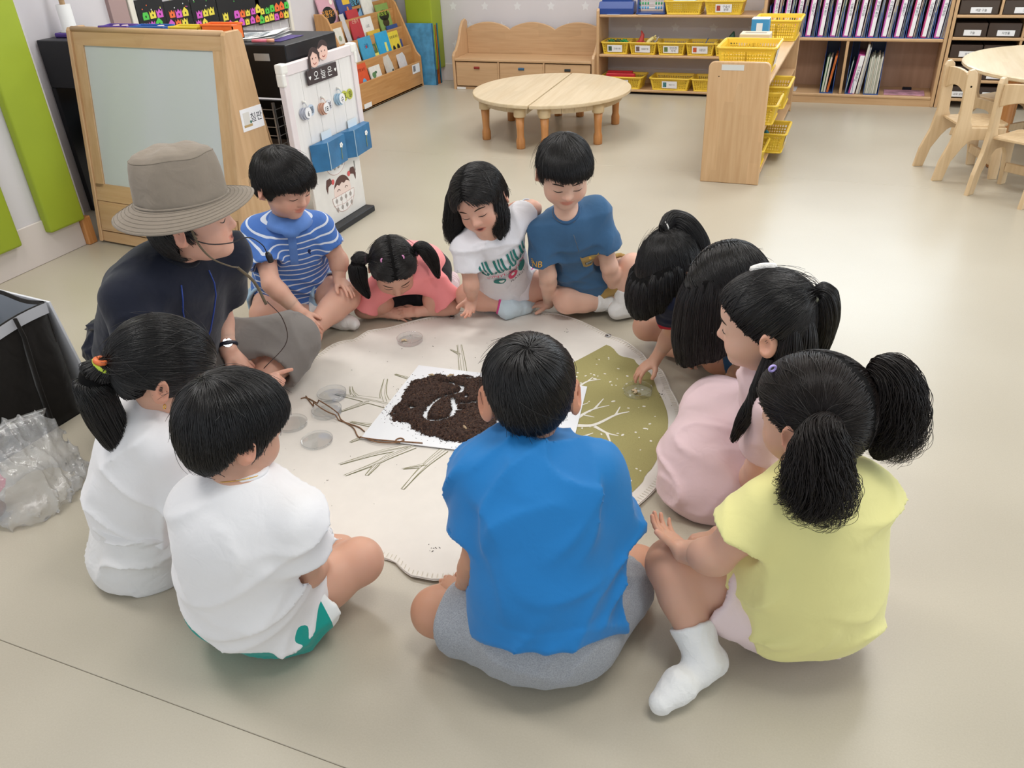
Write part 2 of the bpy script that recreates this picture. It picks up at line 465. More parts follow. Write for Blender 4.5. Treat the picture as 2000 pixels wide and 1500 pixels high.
def nets(G, lo, h):
    """naive surface nets -> verts, quads"""
    I = G < 0
    c = np.zeros(tuple(np.array(G.shape)-1), dtype=np.uint8)
    X, Y, Z = c.shape
    for i in (0, 1):
        for j in (0, 1):
            for k in (0, 1): c += I[i:i+X, j:j+Y, k:k+Z]
    idx = np.nonzero((c > 0) & (c < 8))
    vid = np.full(c.shape, -1, dtype=np.int32); vid[idx] = np.arange(len(idx[0]))
    acc = np.zeros((len(idx[0]), 3)); cnt = np.zeros(len(idx[0]))
    base = np.stack(idx, 1)
    corners = [(i, j, k) for i in (0, 1) for j in (0, 1) for k in (0, 1)]
    val = {q: G[idx[0]+q[0], idx[1]+q[1], idx[2]+q[2]].astype(np.float64) for q in corners}
    for a in corners:
        for d in range(3):
            if a[d]: continue
            b = list(a); b[d] = 1; b = tuple(b)
            va, vb = val[a], val[b]
            m = (va < 0) != (vb < 0)
            t = va[m]/(va[m]-vb[m])
            p = np.array(a, float)[None].repeat(m.sum(), 0); p[:, d] = t
            acc[m] += p; cnt[m] += 1
    V = lo + (base + acc/cnt[:, None])*h
    Q = []
    for d in range(3):
        e1, e2 = (d+1) % 3, (d+2) % 3
        sl = [slice(None)]*3; sl[d] = slice(0, -1); a = I[tuple(sl)]
        sl[d] = slice(1, None); b = I[tuple(sl)]
        m = a != b
        m = m.copy()
        s0 = [slice(None)]*3
        for e in (e1, e2):
            s0 = [slice(None)]*3; s0[e] = 0; m[tuple(s0)] = False
            s0[e] = -1; m[tuple(s0)] = False
        p = np.stack(np.nonzero(m), 1)
        if not len(p): continue
        flip = a[tuple(p.T)]
        def g(o1, o2):
            q = p.copy(); q[:, e1] -= o1; q[:, e2] -= o2
            return vid[tuple(q.T)]
        q = np.stack([g(1, 1), g(0, 1), g(0, 0), g(1, 0)], 1)
        q[~flip] = q[~flip][:, ::-1]
        Q.append(q)
    Q = np.concatenate(Q); Q = Q[(Q >= 0).all(1)]
    return V, Q
def relax(V, Q, it=2, lam=0.5):
    """light Laplacian smoothing of a quad mesh"""
    e = np.concatenate([Q[:, [0, 1]], Q[:, [1, 2]], Q[:, [2, 3]], Q[:, [3, 0]]])
    e = np.concatenate([e, e[:, ::-1]])
    n = len(V); deg = np.bincount(e[:, 0], minlength=n).astype(float)[:, None]
    for _ in range(it):
        S = np.stack([np.bincount(e[:, 0], weights=V[e[:, 1], i], minlength=n) for i in range(3)], 1)
        V = V + lam*(S/np.maximum(deg, 1)-V)
    return V
def folds(seed, amp, freq, axis=None, squash=0.35):
    """cloth folds as a displacement field: soft undulation plus crisp ridges that run along axis"""
    rng = np.random.default_rng(seed)
    ks, ph, am, ms = [], [], [], []
    for i in range(8):
        k = rng.normal(size=3)
        if axis is not None:
            a = unit(axis); k = k - a*(k@a)*(1-squash)
        k = unit(k)*freq*rng.uniform(0.45, 1.25)
        ks.append(k); ph.append(rng.uniform(0, 6.28, 2)); am.append(rng.uniform(0.5, 1.2)); ms.append(unit(rng.normal(size=3))*rng.uniform(9, 22))
    w = rng.normal(size=(3, 3))*freq*0.22
    def f(x, y, z):
        a = np.sin(w[0, 0]*x+w[0, 1]*y+w[0, 2]*z); b = np.sin(w[1, 0]*x+w[1, 1]*y+w[1, 2]*z+1.3)
        v = 0.35*(a+b)
        for k, p, m, q in zip(ks, ph, am, ms):
            s = np.sin(0.5*(k[0]*x+k[1]*y+k[2]*z)+p[0]+0.9*a+0.7*b)
            r = (1-np.abs(s))**3.2
            v = v + 1.5*m*r*np.clip(np.sin(q[0]*x+q[1]*y+q[2]*z+p[1])*1.2, 0, 1)
        return -amp*v
    return f
def merge(parts):
    Vs, Qs, o = [], [], 0
    for V, Q in parts:
        Vs.append(V); Qs.append(Q+o); o += len(V)
    return np.concatenate(Vs), np.concatenate(Qs)
# ------------------------------------------------------------------ people
def face_ops(ear=1.0, smile=0.0, open_mouth=0.0):
    S = Sdf()
    S.add(ell((0, -.010, .030), (.072, .086, .074)))
    S.add(ell((0, .018, -.020), (.063, .064, .070)), .03)
    S.add(ell((0, .028, -.052), (.049, .046, .038)), .03)
    for s in (-1, 1): S.add(ell((s*.035, .045, -.034), (.027, .028, .028)), .022)
    S.add(ell((0, .062, -.077), (.020, .016, .014)), .022)
    S.add(ell((0, .036, .036), (.054, .045, .044)), .03)
    for s in (-1, 1):
        S.sub(ell((s*.029, .096, .006), (.018, .018, .012)), .014)
        S.add(ell((s*.029, .0665, .001), (.0175, .0135, .0125)), .005)
    S.add(rc((0, .078, .006), (0, .0895, -.020), .0065, .0092), .014)
    S.add(ell((0, .0915, -.0235), (.0100, .0088, .0082)), .006)
    for s in (-1, 1): S.add(ell((s*.0095, .0835, -.0265), (.0068, .0070, .0060)), .006)
    S.add(ell((0, .0765, -.0445), (.0185, .0085, .0060)), .007)
    S.add(ell((0, .0755, -.0545), (.0160, .0090, .0062)), .007)
    w = .0185+.005*smile
    up = .004*smile
    g = .0022+.0035*open_mouth
    S.sub(rc((-w, .0795, -.0485+up), (0, .0885, -.0500), .0018, g), .003)
    S.sub(rc((w, .0795, -.0485+up), (0, .0885, -.0500), .0018, g), .003)
    for s in (-1, 1):
        a = math.radians(32)*s
        R = np.array([[math.cos(a), -math.sin(a)*0+0, 0], [math.sin(a), 1, 0], [0, 0, 1]], float)
        ca, sa = math.cos(a), math.sin(a)
        R = np.array([[ca, sa, 0], [-sa, ca, 0], [0, 0, 1]])
        S.add(ell((s*(.0800+.006*(ear-1)*4), -.017, -.010), (.0068*ear, .0205*ear, .0295*ear), R), .006)
        S.add(ell((s*.0730, -.010, -.030), (.0060, .0100, .0110)), .006)
        S.sub(ell((s*(.0895+.006*(ear-1)*4), -.012, -.008), (.0075*ear, .0105*ear, .0170*ear), R), .004)
    return S
def head_parts(H, fwd, up, s, zs=1.0):
    f = unit(fwd); u = A3(up); u = unit(u-f*(u@f)); x = np.cross(f, u)
    R = np.stack([x, f, u], 1)*s
    R[:, 2] *= zs
    return R
SKIN_BASE = {'tan': 'D2A38B', 'fair': 'E0B6A1', 'rosy': 'DAAA95', 'deep': 'C59479'}
def skin_material():
    m, nt, N, L, b = new_mat('skin')
    at = N.new('ShaderNodeAttribute'); at.attribute_name = 'Col'
    L.new(at.outputs['Color'], b.inputs['Base Color'])
    b.inputs['Roughness'].default_value = 0.48
    b.inputs['Specular IOR Level'].default_value = 0.38
    b.inputs['Subsurface Weight'].default_value = 0.25
    b.inputs['Subsurface Radius'].default_value = (0.012, 0.005, 0.003)
    b.inputs['Subsurface Scale'].default_value = 0.6
    n = N.new('ShaderNodeTexNoise'); n.inputs['Scale'].default_value = 900
    tc = N.new('ShaderNodeTexCoord'); L.new(tc.outputs['Object'], n.inputs['Vector'])
    bp = N.new('ShaderNodeBump'); bp.inputs['Strength'].default_value = 0.03; bp.inputs['Distance'].default_value = 0.001
    L.new(n.outputs['Fac'], bp.inputs['Height']); L.new(bp.outputs['Normal'], b.inputs['Normal'])
    return m
M_skin = skin_material()
M_hair = mat('hair_black', (0.014, 0.0125, 0.0125), 0.30, 0.42)
M_scalp = mat('hair_base_dark', (0.006, 0.0055, 0.0055), 0.8, 0.1)
M_hair_brown = mat('hair_dark_brown', (0.012, 0.0085, 0.0075), 0.38, 0.28)
M_brow = mat('brow_dark', (0.045, 0.028, 0.022), 0.7, 0.2)
M_lash = mat('lash_dark', (0.012, 0.009, 0.009), 0.5, 0.3)
def set_col(me, C):
    a = me.color_attributes.new('Col', 'FLOAT_COLOR', 'POINT')
    a.data.foreach_set('color', np.concatenate([C, np.ones((len(C), 1))], 1).astype(np.float32).ravel())
def cloth(name, color, rough=0.85, bump=0.12, bscale=30, weave=0.0, noise=0.0, nscale=300):
    if name in MATS: return MATS[name]
    m, nt, N, L, b = new_mat(name)
    c = hexc(color)
    b.inputs['Base Color'].default_value = (*c, 1); b.inputs['Roughness'].default_value = rough
    b.inputs['Specular IOR Level'].default_value = 0.2
    b.inputs['Sheen Weight'].default_value = 0.15; b.inputs['Sheen Roughness'].default_value = 0.5
    tc = N.new('ShaderNodeTexCoord')
    if noise:
        n = N.new('ShaderNodeTexNoise'); n.inputs['Scale'].default_value = nscale; n.inputs['Detail'].default_value = 3
        L.new(tc.outputs['Object'], n.inputs['Vector'])
        r = N.new('ShaderNodeValToRGB'); r.color_ramp.elements[0].position = .35; r.color_ramp.elements[1].position = .65
        r.color_ramp.elements[0].color = (*[v*(1-noise) for v in c], 1); r.color_ramp.elements[1].color = (*[min(1, v*(1+noise)) for v in c], 1)
        L.new(n.outputs['Fac'], r.inputs['Fac']); L.new(r.outputs['Color'], b.inputs['Base Color'])
    n2 = N.new('ShaderNodeTexNoise'); n2.inputs['Scale'].default_value = bscale; n2.inputs['Detail'].default_value = 2; n2.inputs['Distortion'].default_value = 0.6
    L.new(tc.outputs['Object'], n2.inputs['Vector'])
    n3 = N.new('ShaderNodeTexNoise'); n3.inputs['Scale'].default_value = 700
    L.new(tc.outputs['Object'], n3.inputs['Vector'])
    ad = N.new('ShaderNodeMath'); ad.operation = 'MULTIPLY_ADD'; ad.inputs[1].default_value = 0.06
    L.new(n3.outputs['Fac'], ad.inputs[0]); L.new(n2.outputs['Fac'], ad.inputs[2])
    bp = N.new('ShaderNodeBump'); bp.inputs['Strength'].default_value = bump; bp.inputs['Distance'].default_value = 0.02
    L.new(ad.outputs[0], bp.inputs['Height']); L.new(bp.outputs['Normal'], b.inputs['Normal'])
    MATS[name] = m
    return m
def band_cloth(name, c1, c2, attr, bands, rough=0.85):
    """cloth whose stripes follow a woven coordinate stored on the mesh; bands: list of (from, to) in that coordinate, or ('rep', period, width)"""
    if name in MATS: return MATS[name]
    m = cloth(name, c1, rough); nt = m.node_tree; N, L = nt.nodes, nt.links; b = N['Principled BSDF']
    at = N.new('ShaderNodeAttribute'); at.attribute_name = attr
    if bands[0] == 'rep':
        md = N.new('ShaderNodeMath'); md.operation = 'FRACT'
        dv = N.new('ShaderNodeMath'); dv.operation = 'DIVIDE'; dv.inputs[1].default_value = bands[1]
        L.new(at.outputs['Fac'], dv.inputs[0]); L.new(dv.outputs[0], md.inputs[0])
        ls = N.new('ShaderNodeMath'); ls.operation = 'LESS_THAN'; ls.inputs[1].default_value = bands[2]
        L.new(md.outputs[0], ls.inputs[0]); fac = ls.outputs[0]
        if len(bands) > 3:
            gt = N.new('ShaderNodeMath'); gt.operation = 'GREATER_THAN'; gt.inputs[1].default_value = bands[3]
            L.new(at.outputs['Fac'], gt.inputs[0])
            mu = N.new('ShaderNodeMath'); mu.operation = 'MULTIPLY'; L.new(gt.outputs[0], mu.inputs[0]); L.new(fac, mu.inputs[1]); fac = mu.outputs[0]
    else:
        fac = None
        for lo, hi in bands:
            g = N.new('ShaderNodeMath'); g.operation = 'GREATER_THAN'; g.inputs[1].default_value = lo; L.new(at.outputs['Fac'], g.inputs[0])
            l = N.new('ShaderNodeMath'); l.operation = 'LESS_THAN'; l.inputs[1].default_value = hi; L.new(at.outputs['Fac'], l.inputs[0])
            mu = N.new('ShaderNodeMath'); mu.operation = 'MULTIPLY'; L.new(g.outputs[0], mu.inputs[0]); L.new(l.outputs[0], mu.inputs[1])
            if fac is None: fac = mu.outputs[0]
            else:
                mxx = N.new('ShaderNodeMath'); mxx.operation = 'MAXIMUM'; L.new(fac, mxx.inputs[0]); L.new(mu.outputs[0], mxx.inputs[1]); fac = mxx.outputs[0]
    mx = N.new('ShaderNodeMix'); mx.data_type = 'RGBA'
    mx.inputs['A'].default_value = (*hexc(c1), 1); mx.inputs['B'].default_value = (*hexc(c2), 1)
    L.new(fac, mx.inputs['Factor']); L.new(mx.outputs['Result'], b.inputs['Base Color'])
    return m
def set_float(me, name, vals):
    a = me.attributes.new(name, 'FLOAT', 'POINT'); a.data.foreach_set('value', np.asarray(vals, dtype=np.float32))

def hand_mesh(wrist, elbow, d, n, side, s, curls, spread=0.10, thumb=(0.7, 0.3), r_w=.022, r_f=.027, h=.0025):
    """hand with five fingers in its own frame. d: direction of the knuckles, n: outward normal of the BACK of the hand,
    side: +1 when the thumb lies towards d x n.  curls: 4 values (radians per joint) index..little"""
    d = unit(d); n = A3(n); n = unit(n-d*(n@d)); t = np.cross(d, n)*side      # t: thumb side
    R = np.stack([t, d, n], 1)                                               # local x = thumb side, y = fingers, z = back
    def loc(p): return (A3(p)-A3(wrist))@R
    S = Sdf()
    e = loc(elbow); e = e*min(1.0, .09/np.linalg.norm(e))
    full = np.linalg.norm(loc(elbow)); fr = np.linalg.norm(e)/full
    S.add(rc(e, (0, 0, 0), r_w+(r_f-r_w)*fr, r_w))
    S.add(ell((0, .004*s, 0), (r_w*1.08, .012, r_w*.82)), .01)
    S.add(ell((.004*s, .034*s, 0), (.024*s, .034*s, .0125*s)), .012*s)
    S.add(ell((-.008*s, .038*s, 0), (.020*s, .034*s, .0115*s)), .010*s)
    base = [(.020, .066, .0012), (.0068, .070, .0025), (-.0062, .067, .0018), (-.0185, .060, 0)]
    lens = [(.026, .016, .013), (.029, .018, .014), (.027, .017, .013), (.020, .013, .012)]
    rad = [.0078, .0080, .0076, .0067]
    tips = []
    for i in range(4):
        p = A3(base[i])*s
        sp = spread*(1.5-i)
        dirv = np.array([math.sin(sp), math.cos(sp), 0.0]); ang = 0.0
        prev = p
        S.add(rc((p[0]*.75, p[1]-.03*s, p[2]), p, .009*s, rad[i]*1.06*s), .006*s)
        for j in range(3):
            ang += curls[i]*(1.0 if j == 0 else 1.15)
            q = prev + (dirv*math.cos(ang) + np.array([0, 0, -1])*math.sin(ang))*lens[i][j]*s
            ra = rad[i]*(1-.09*j)*s; rb = rad[i]*(1-.09*(j+1))*s
            S.add(rc(prev, q, ra, rb), .0022*s)
            prev = q
        tips.append(prev)
    # thumb: leaves the side of the palm near its base
    p0 = np.array([.016, .014, -.004])*s
    out, cl = thumb
    dv = unit([math.sin(out), math.cos(out), -.25])
    p1 = p0+dv*.030*s
    dv2 = unit(dv*(1-cl)+np.array([0, 1, -.35])*cl); p2 = p1+dv2*.022*s
    dv3 = unit(dv2*(1-cl)+np.array([-.25, 1, -.3])*cl); p3 = p2+dv3*.016*s
    S.add(rc(p0, p1, .0135*s, .0105*s), .012*s); S.add(rc(p1, p2, .0100*s, .0092*s), .003*s); S.add(rc(p2, p3, .0092*s, .0075*s), .003*s)
    tips.append(p3)
    V, Q = S.mesh(h)
    V = relax(V, Q, 1, .4)
    tw = [A3(wrist)+R@q for q in tips]
    return (A3(wrist)+V@R.T, Q), tw

def spine(j, bulge, t):
    a, c = j['pel'], j['neck']
    b = (a+c)/2 + bulge
    return (1-t)**2*a + 2*t*(1-t)*b + t*t*c
def torso_frame(j):
    up = unit(j['neck']-j['pel']); rt = j['shr']-j['shl']; rt = unit(rt-up*(rt@up)); fw = np.cross(up, rt)
    return rt, fw, up
def torso_ops(S, j, g, w=1.0, bulge=None, rows=None):
    rt, fw, up = torso_frame(j)
    bl = -fw*.035 if bulge is None else bulge
    rows = rows or [(.02, .112, .098, .085), (.25, .104, .090, .11), (.50, .106, .084, .11), (.74, .108, .078, .10)]
    for i, (t, a, b, c) in enumerate(rows):
        p = spine(j, bl, t); q = spine(j, bl, min(1, t+.05)); r0 = spine(j, bl, max(0, t-.05))
        u = unit(q-r0); r = unit(rt-u*(rt@u)); f = np.cross(u, r)
        S.add(ell(p, ((a+g)*w, (b+g)*w, (c+g*.5)*w), np.stack([r, f, u], 1)), .06*w if i else 0)
    ub = spine(j, bl, .93)
    for k in ('shl', 'shr'):
        S.add(rc(ub*.5+j['neck']*.5-up*.030*w, j[k], .040*w+g, .036*w+g*.7), .040*w)
    return rt, fw, up, bl
# ---- hair
def ell_d(x, y, z, c, r):
    q = [(x-c[0]), (y-c[1]), (z-c[2])]
    k0 = np.sqrt((q[0]/r[0])**2+(q[1]/r[1])**2+(q[2]/r[2])**2)
    k1 = np.sqrt((q[0]/r[0]**2)**2+(q[1]/r[1]**2)**2+(q[2]/r[2]**2)**2)+1e-9
    return k0*(k0-1)/k1
BOY = [(0, .054), (40, .050), (58, .026), (72, -.024), (82, -.026), (90, .012), (108, .004), (125, -.030), (150, -.058), (180, -.062)]
BOY_BACK = [(0, .034), (40, .030), (58, .012), (72, -.024), (82, -.026), (88, .014), (112, .012), (124, -.026), (150, -.052), (180, -.054)]
GIRL_BANGS = [(0, .022), (35, .018), (50, .000), (66, -.030), (84, -.034), (93, .010), (108, .002), (125, -.035), (150, -.055), (180, -.060)]
GIRL_OPEN = [(0, .066), (30, .058), (50, .034), (68, .004), (84, -.020), (93, .012), (108, .002), (125, -.035), (150, -.055), (180, -.058)]
class Cap:
    def __init__(self, line, t_top=.012, t_low=.006, bump=None):
        self.a = np.radians([p[0] for p in line]); self.z = np.array([p[1] for p in line]); self.tt, self.tl = t_top, t_low
        self.bump = bump
    def zl(self, x, y):
        th = np.arctan2(x, y+.01)
        return np.interp(np.abs(th), self.a, self.z)+.0035*np.sin(th*17+1.3)*np.sin(th*7.3)+.002*np.sin(th*41)
    def outer(self, x, y, z):
        s = np.clip((z+.05)/.12, 0, 1); s = s*s*(3-2*s)
        t = self.tl+(self.tt-self.tl)*s
        d1 = ell_d(x, y, z, (0, -.010, .030), (.072, .086, .074))
        d2 = ell_d(x, y, z, (0, -.026, -.016), (.064, .064, .058))
        d3 = ell_d(x, y, z, (0, .030, .030), (.058, .052, .046))
        d = smin(smin(d1, d2, .03), d3, .03)-t
        if self.bump is not None: d = d-self.bump(x, y, z)
        return d
    def f(self, x, y, z):
        return smax(self.outer(x, y, z), (self.zl(x, y)-z)*.8, .008)
    def prim(self):
        return self.f, A3((-.12, -.13, -.10)), A3((.12, .14, .15))
    def project(self, D):
        c = np.array([0, -.012, .015]); lo = np.full(len(D), .03); hi = np.full(len(D), .19)
        for _ in range(16):
            m = (lo+hi)/2; p = c+D*m[:, None]; ins = self.outer(p[:, 0], p[:, 1], p[:, 2]) < 0
            lo = np.where(ins, m, lo); hi = np.where(ins, hi, m)
        return c+D*lo[:, None]
def cap_strands(cap, N, flow, rng, npt=10, step=.10, lift=.004, over=.006, jit=.10, keep=None):
    D = rng.normal(size=(N*3, 3)); D /= np.linalg.norm(D, axis=1)[:, None]
    p = cap.project(D); ok = p[:, 2] > cap.zl(p[:, 0], p[:, 1])+.002
    if keep is not None: ok &= keep(p)
    D = D[ok][:N]; n = len(D)
    cl = rng.normal(size=(40, 3)); cl /= np.linalg.norm(cl, axis=1)[:, None]
    ci = np.argmax(D@cl.T+rng.normal(size=(n, 40))*.06, 1)            # strands gather into loose tufts
    J = rng.normal(size=(40, 3))[ci]*jit*1.1+rng.normal(size=(n, 3))*jit*.6; tl = rng.uniform(.3, 1.5, 40)[ci]
    out = np.zeros((n, npt, 3)); stopped = np.zeros(n, bool); last = None
    st = step*rng.uniform(.6, 1.3, n)[:, None]
    for i in range(npt):
        P = cap.project(D)
        nrm = D
        off = (-.0025 + lift*(i/(npt-1))**1.5)*(0.4+rng.uniform(0, 1.2, n)[:, None]) if i == 0 else off0
        if i == 0: off0 = (rng.uniform(.3, 1.3, n)*.6+tl*.6)[:, None]
        Pp = P + nrm*(-.0035 + .0035*off0 + lift*off0*(i/(npt-1))**1.4)
        if last is not None: Pp = np.where(stopped[:, None], last, Pp)
        out[:, i] = Pp; last = Pp
        stopped |= Pp[:, 2] < cap.zl(Pp[:, 0], Pp[:, 1])-over*off0[:, 0]
        kind = flow[0]
        if kind == 'whorl':
            c = unit(flow[1]); v = D-c; v = v-D*(v*D).sum(1)[:, None]; v /= np.linalg.norm(v, axis=1)[:, None]+1e-6
            v = v+np.cross(D, v)*flow[2]
        elif kind == 'tie':
            T = np.array([unit(q) for q in flow[1]])
            k = np.argmax(D@T.T, 1) if len(T) > 1 else np.zeros(n, int)
            if len(flow) > 2: k = flow[2](D)
            v = T[k]-D; v = v-D*(v*D).sum(1)[:, None]; v /= np.linalg.norm(v, axis=1)[:, None]+1e-6
        else:  # part: down and sideways from a parting at x = flow[1]
            sx = np.sign(D[:, 0]-flow[1])
            v = np.stack([sx*np.clip(D[:, 2], 0, 1)*1.2, np.full(n, flow[2]), -np.ones(n)*(.35+np.clip(1-D[:, 2], 0, 1))], 1)
            v = v-D*(v*D).sum(1)[:, None]; v /= np.linalg.norm(v, axis=1)[:, None]+1e-6
        v = v+J
        D = D+v*st; D /= np.linalg.norm(D, axis=1)[:, None]
    return out
def lock_strands(pts, rad, n, rng, npt=14, puff=0.0, curl=0.0, freq=3.0, flare=1.0, ragged=.12, wav=.002):
    C = bez(pts, npt); R = np.interp(np.linspace(0, 1, npt), np.linspace(0, 1, len(rad)), rad)
    T = np.gradient(C, axis=0); T /= np.linalg.norm(T, axis=1)[:, None]+1e-9
    a = np.array([.3, .2, .9]); U = np.cross(T, a); U /= np.linalg.norm(U, axis=1)[:, None]+1e-9; W = np.cross(T, U)
    th = rng.uniform(0, 6.283, n); rr = np.sqrt(rng.uniform(0.55, 1.15, n))
    s = np.linspace(0, 1, npt)
    out = np.zeros((n, npt, 3))
    cut = 1-rng.uniform(0, ragged, n)
    ph = rng.uniform(0, 6.28, n); cl = rng.uniform(.5, 1.4, n)*curl; fq = freq*rng.uniform(.8, 1.25, n)
    for i in range(npt):
        ss = s[i]*cut
        c = np.stack([np.interp(ss, s, C[:, k]) for k in range(3)], 1)
        u = np.stack([np.interp(ss, s, U[:, k]) for k in range(3)], 1); w = np.stack([np.interp(ss, s, W[:, k]) for k in range(3)], 1)
        r = np.interp(ss, s, R)*rr+puff*np.clip(ss*6, 0, 1)
        q = c+u*(r*np.cos(th))[:, None]+w*(r*np.sin(th))[:, None]
        if curl:
            q = q+(u*np.cos(ph+fq*6.28*ss)[:, None]+w*np.sin(ph+fq*6.28*ss)[:, None])*(cl*ss**.8)[:, None]
        q = q+wav*np.stack([np.sin(ph*3+9*ss+k*2.1) for k in range(3)], 1)*ss[:, None]
        out[:, i] = q
    return out
def curves_obj(name, strands, radius, m, parent):
    """hair strands; strands: list of (n, k, 3) arrays"""
    sizes = []; pos = []; rad = []
    for a in strands:
        n, k, _ = a.shape
        sizes += [k]*n; pos.append(a.reshape(-1, 3))
        rad.append(np.tile(radius*np.clip(np.linspace(1.15, .35, k), .3, 1), n))
    hc = bpy.data.hair_curves.new(name); hc.add_curves(sizes)
    hc.attributes['position'].data.foreach_set('vector', np.concatenate(pos).astype(np.float32).ravel())
    r = hc.attributes.get('radius') or hc.attributes.new('radius', 'FLOAT', 'POINT')
    r.data.foreach_set('value', np.concatenate(rad).astype(np.float32))
    hc.materials.append(m)
    o = bpy.data.objects.new(name, hc); link(o, parent); o['kind'] = 'stuff'
    return o
def torus_pts(c, ax, r, n=18):
    ax = unit(ax); u = unit(np.cross(ax, [.31, .77, .2])); w = np.cross(ax, u)
    return [A3(c)+r*(u*math.cos(2*math.pi*i/n)+w*math.sin(2*math.pi*i/n)) for i in range(n)]

# ---- the figure itself
def make_person(name, label, J, sp):
    """J: world joints. sp: description of the build, head, hair and hands. Returns root and helper data"""
    j = {k: A3(v) for k, v in J.items()}
    w = sp.get('w', 1.0); hs = sp.get('hs', 1.0)
    if sp.get('fixsh'):      # shoulders level with each other and below the neck, whatever the lean
        rt0, fw0, up0 = torso_frame(j)
        for k in ('shl', 'shr'):
            v = j[k]-j['neck']; a = v@rt0
            j[k] = j['neck']+rt0*math.copysign(max(abs(a), .095*w), a)-up0*.048*w-fw0*.012
    root = thing(name, label, 'person', (float(j['pel'][0]), float(j['pel'][1]), 0.0))
    off = Vector((float(j['pel'][0]), float(j['pel'][1]), 0.0))
    shift = np.array(off)
    rng = np.random.default_rng(sp.get('seed', 1))
    R = head_parts(j['head'], sp['fwd'], sp.get('up', (0, 0, 1)), hs, sp.get('zs', 1.0))
    Ri = np.linalg.inv(R)
    toW = lambda P: j['head'] + np.asarray(P)@R.T
    toL = lambda P: (np.asarray(P)-j['head'])@Ri.T
    tone = np.array(hexc(SKIN_BASE[sp.get('skin', 'tan')]))
    # head field, in its own frame
    F = face_ops(sp.get('ear', 1.0), smile=sp.get('smile', 0), open_mouth=sp.get('open', 0))
    nb = toL(j['neck'])
    F.add(rc((0, -.022, -.045), nb, .037, .041*w/hs), .022)
    F.add(rc(nb, toL(spine(j, A3((0, 0, 0)), .86)), .041*w/hs, .040*w/hs), .01)
    V, Q = F.mesh(.0029); V = relax(V, Q, 1, .35)
    x, y, z = V[:, 0], V[:, 1], V[:, 2]
    C = np.repeat(tone[None], len(V), 0)
    blush = np.exp(-(((np.abs(x)-.036)/.020)**2+((z+.030)/.018)**2))*(y > .02)
    lips = np.clip(1.6-((x/(.019+.004*sp.get('smile', 0)))**2+((z+.0495)/.0095)**2)*1.25, 0, 1)*(y > .068)
    ear = np.clip((np.abs(x)-.072)/.008, 0, 1)*(np.abs(z+.01) < .035)
    nose = np.exp(-((x/.012)**2+((z+.024)/.010)**2))*(y > .08)
    warm = tone*np.array([1.02, .80, .76]); lipc = tone*np.array([.86, .50, .48])
    for k, c in ((blush*.55, warm), (ear*.6, warm), (nose*.35, warm), (lips*.9, lipc)):
        C = C*(1-k[:, None])+c*k[:, None]
    if sp.get('open'):
        k = np.clip(1.5-((x/.011)**2+((z+.050)/.004)**2), 0, 1)*(y > .068); C = C*(1-k[:, None])+np.array([.12, .03, .03])*k[:, None]
    meshes = [(toW(V), Q)]; cols = [C]
    # trunk, arms, legs
    B = Sdf()
    torso_ops(B, j, -.012*w, w, sp.get('bulge'))
    for s in ('l', 'r'):
        hip = j['hi'+s]
        if 'kn'+s in j:
            kn = j['kn'+s]; lw = sp.get('leg', 1.0)*w
            B.add(rc(hip, hip+(kn-hip)*.55, .062*lw, .056*lw), .03); B.add(rc(hip+(kn-hip)*.5, kn, .056*lw, .045*lw), .02)
            B.add(ell(kn, (.046*lw,)*3), .02)
            if 'an'+s in j:
                an = j['an'+s]; d = an-kn
                cf = kn+d*.32
                B.add(rc(kn, cf, .044*lw, .043*lw), .02); B.add(rc(cf, an, .043*lw, .027*lw), .02)
                if 'to'+s in j:
                    to = j['to'+s]; fd = to-an; fl = np.linalg.norm(fd)
                    heel = an-unit(fd)*.020*w+A3(sp.get('heel', (0, 0, -.016)))*w
                    B.add(rc(an, heel, .027*w, .024*w), .015); B.add(rc(heel, an+fd*.62+A3((0, 0, -.006)), .023*w, .025*w), .02)
                    B.add(rc(an+fd*.6, to, .024*w, .017*w), .015)
        if 'el'+s in j:
            sh, el = j['sh'+s], j['el'+s]; aw = sp.get('arm', 1.0)*w
            B.add(rc(sh, sh+(el-sh)*.5, .037*aw, .034*aw), .03); B.add(rc(sh+(el-sh)*.45, el, .034*aw, .0285*aw), .012)
            if 'wr'+s in j:
                wr = j['wr'+s]; d = wr-el; L = np.linalg.norm(d)
                e2 = el+d*max(.3, 1-.045/L)
                rw = .0205*aw; rf = .0305*aw
                B.add(ell(el, (.0285*aw,)*3), .012)
                B.add(rc(el, el+d*.25, .0285*aw, rf), .012); B.add(rc(el+d*.25, e2, rf, rw+(rf-rw)*np.linalg.norm(wr-e2)/(L*.75)), .012)
    B.add(rc(j['neck'], spine(j, 0, .8), .038*w, .036*w), .02)
    V, Q = B.mesh(.0062); V = relax(V, Q, 2, .5)
    meshes.append((V, Q)); cols.append(np.repeat(tone[None], len(V), 0))
    for s in ('l', 'r'):
        k = 'kn'+s
        if k in j:
            dd = np.exp(-(np.linalg.norm(V-j[k], axis=1)/.055)**4)*.35
            cols[-1] = cols[-1]*(1-dd[:, None])+warm*dd[:, None]
    tips = {}
    for s in ('l', 'r'):
        hd = sp.get('hand_'+s)
        if hd is None or 'wr'+s not in j: continue
        aw = sp.get('arm', 1.0)*w
        wr, el = j['wr'+s], j['el'+s]
        d = hd.get('d', wr-el); n = hd.get('n', (0, 0, 1))
        (V, Q), tp = hand_mesh(wr, el, d, n, 1 if s == 'l' else -1, hd.get('s', .76*hs if hs < 1.1 else 1.0), hd.get('curls', [.25]*4), hd.get('spread', .10), hd.get('thumb', (.7, .3)), .0205*aw, .0305*aw)
        c = np.repeat(tone[None], len(V), 0)
        k = np.clip((np.linalg.norm(V-wr, axis=1)-.05)/.06, 0, 1)*.35
        c = c*(1-k[:, None])+warm*k[:, None]
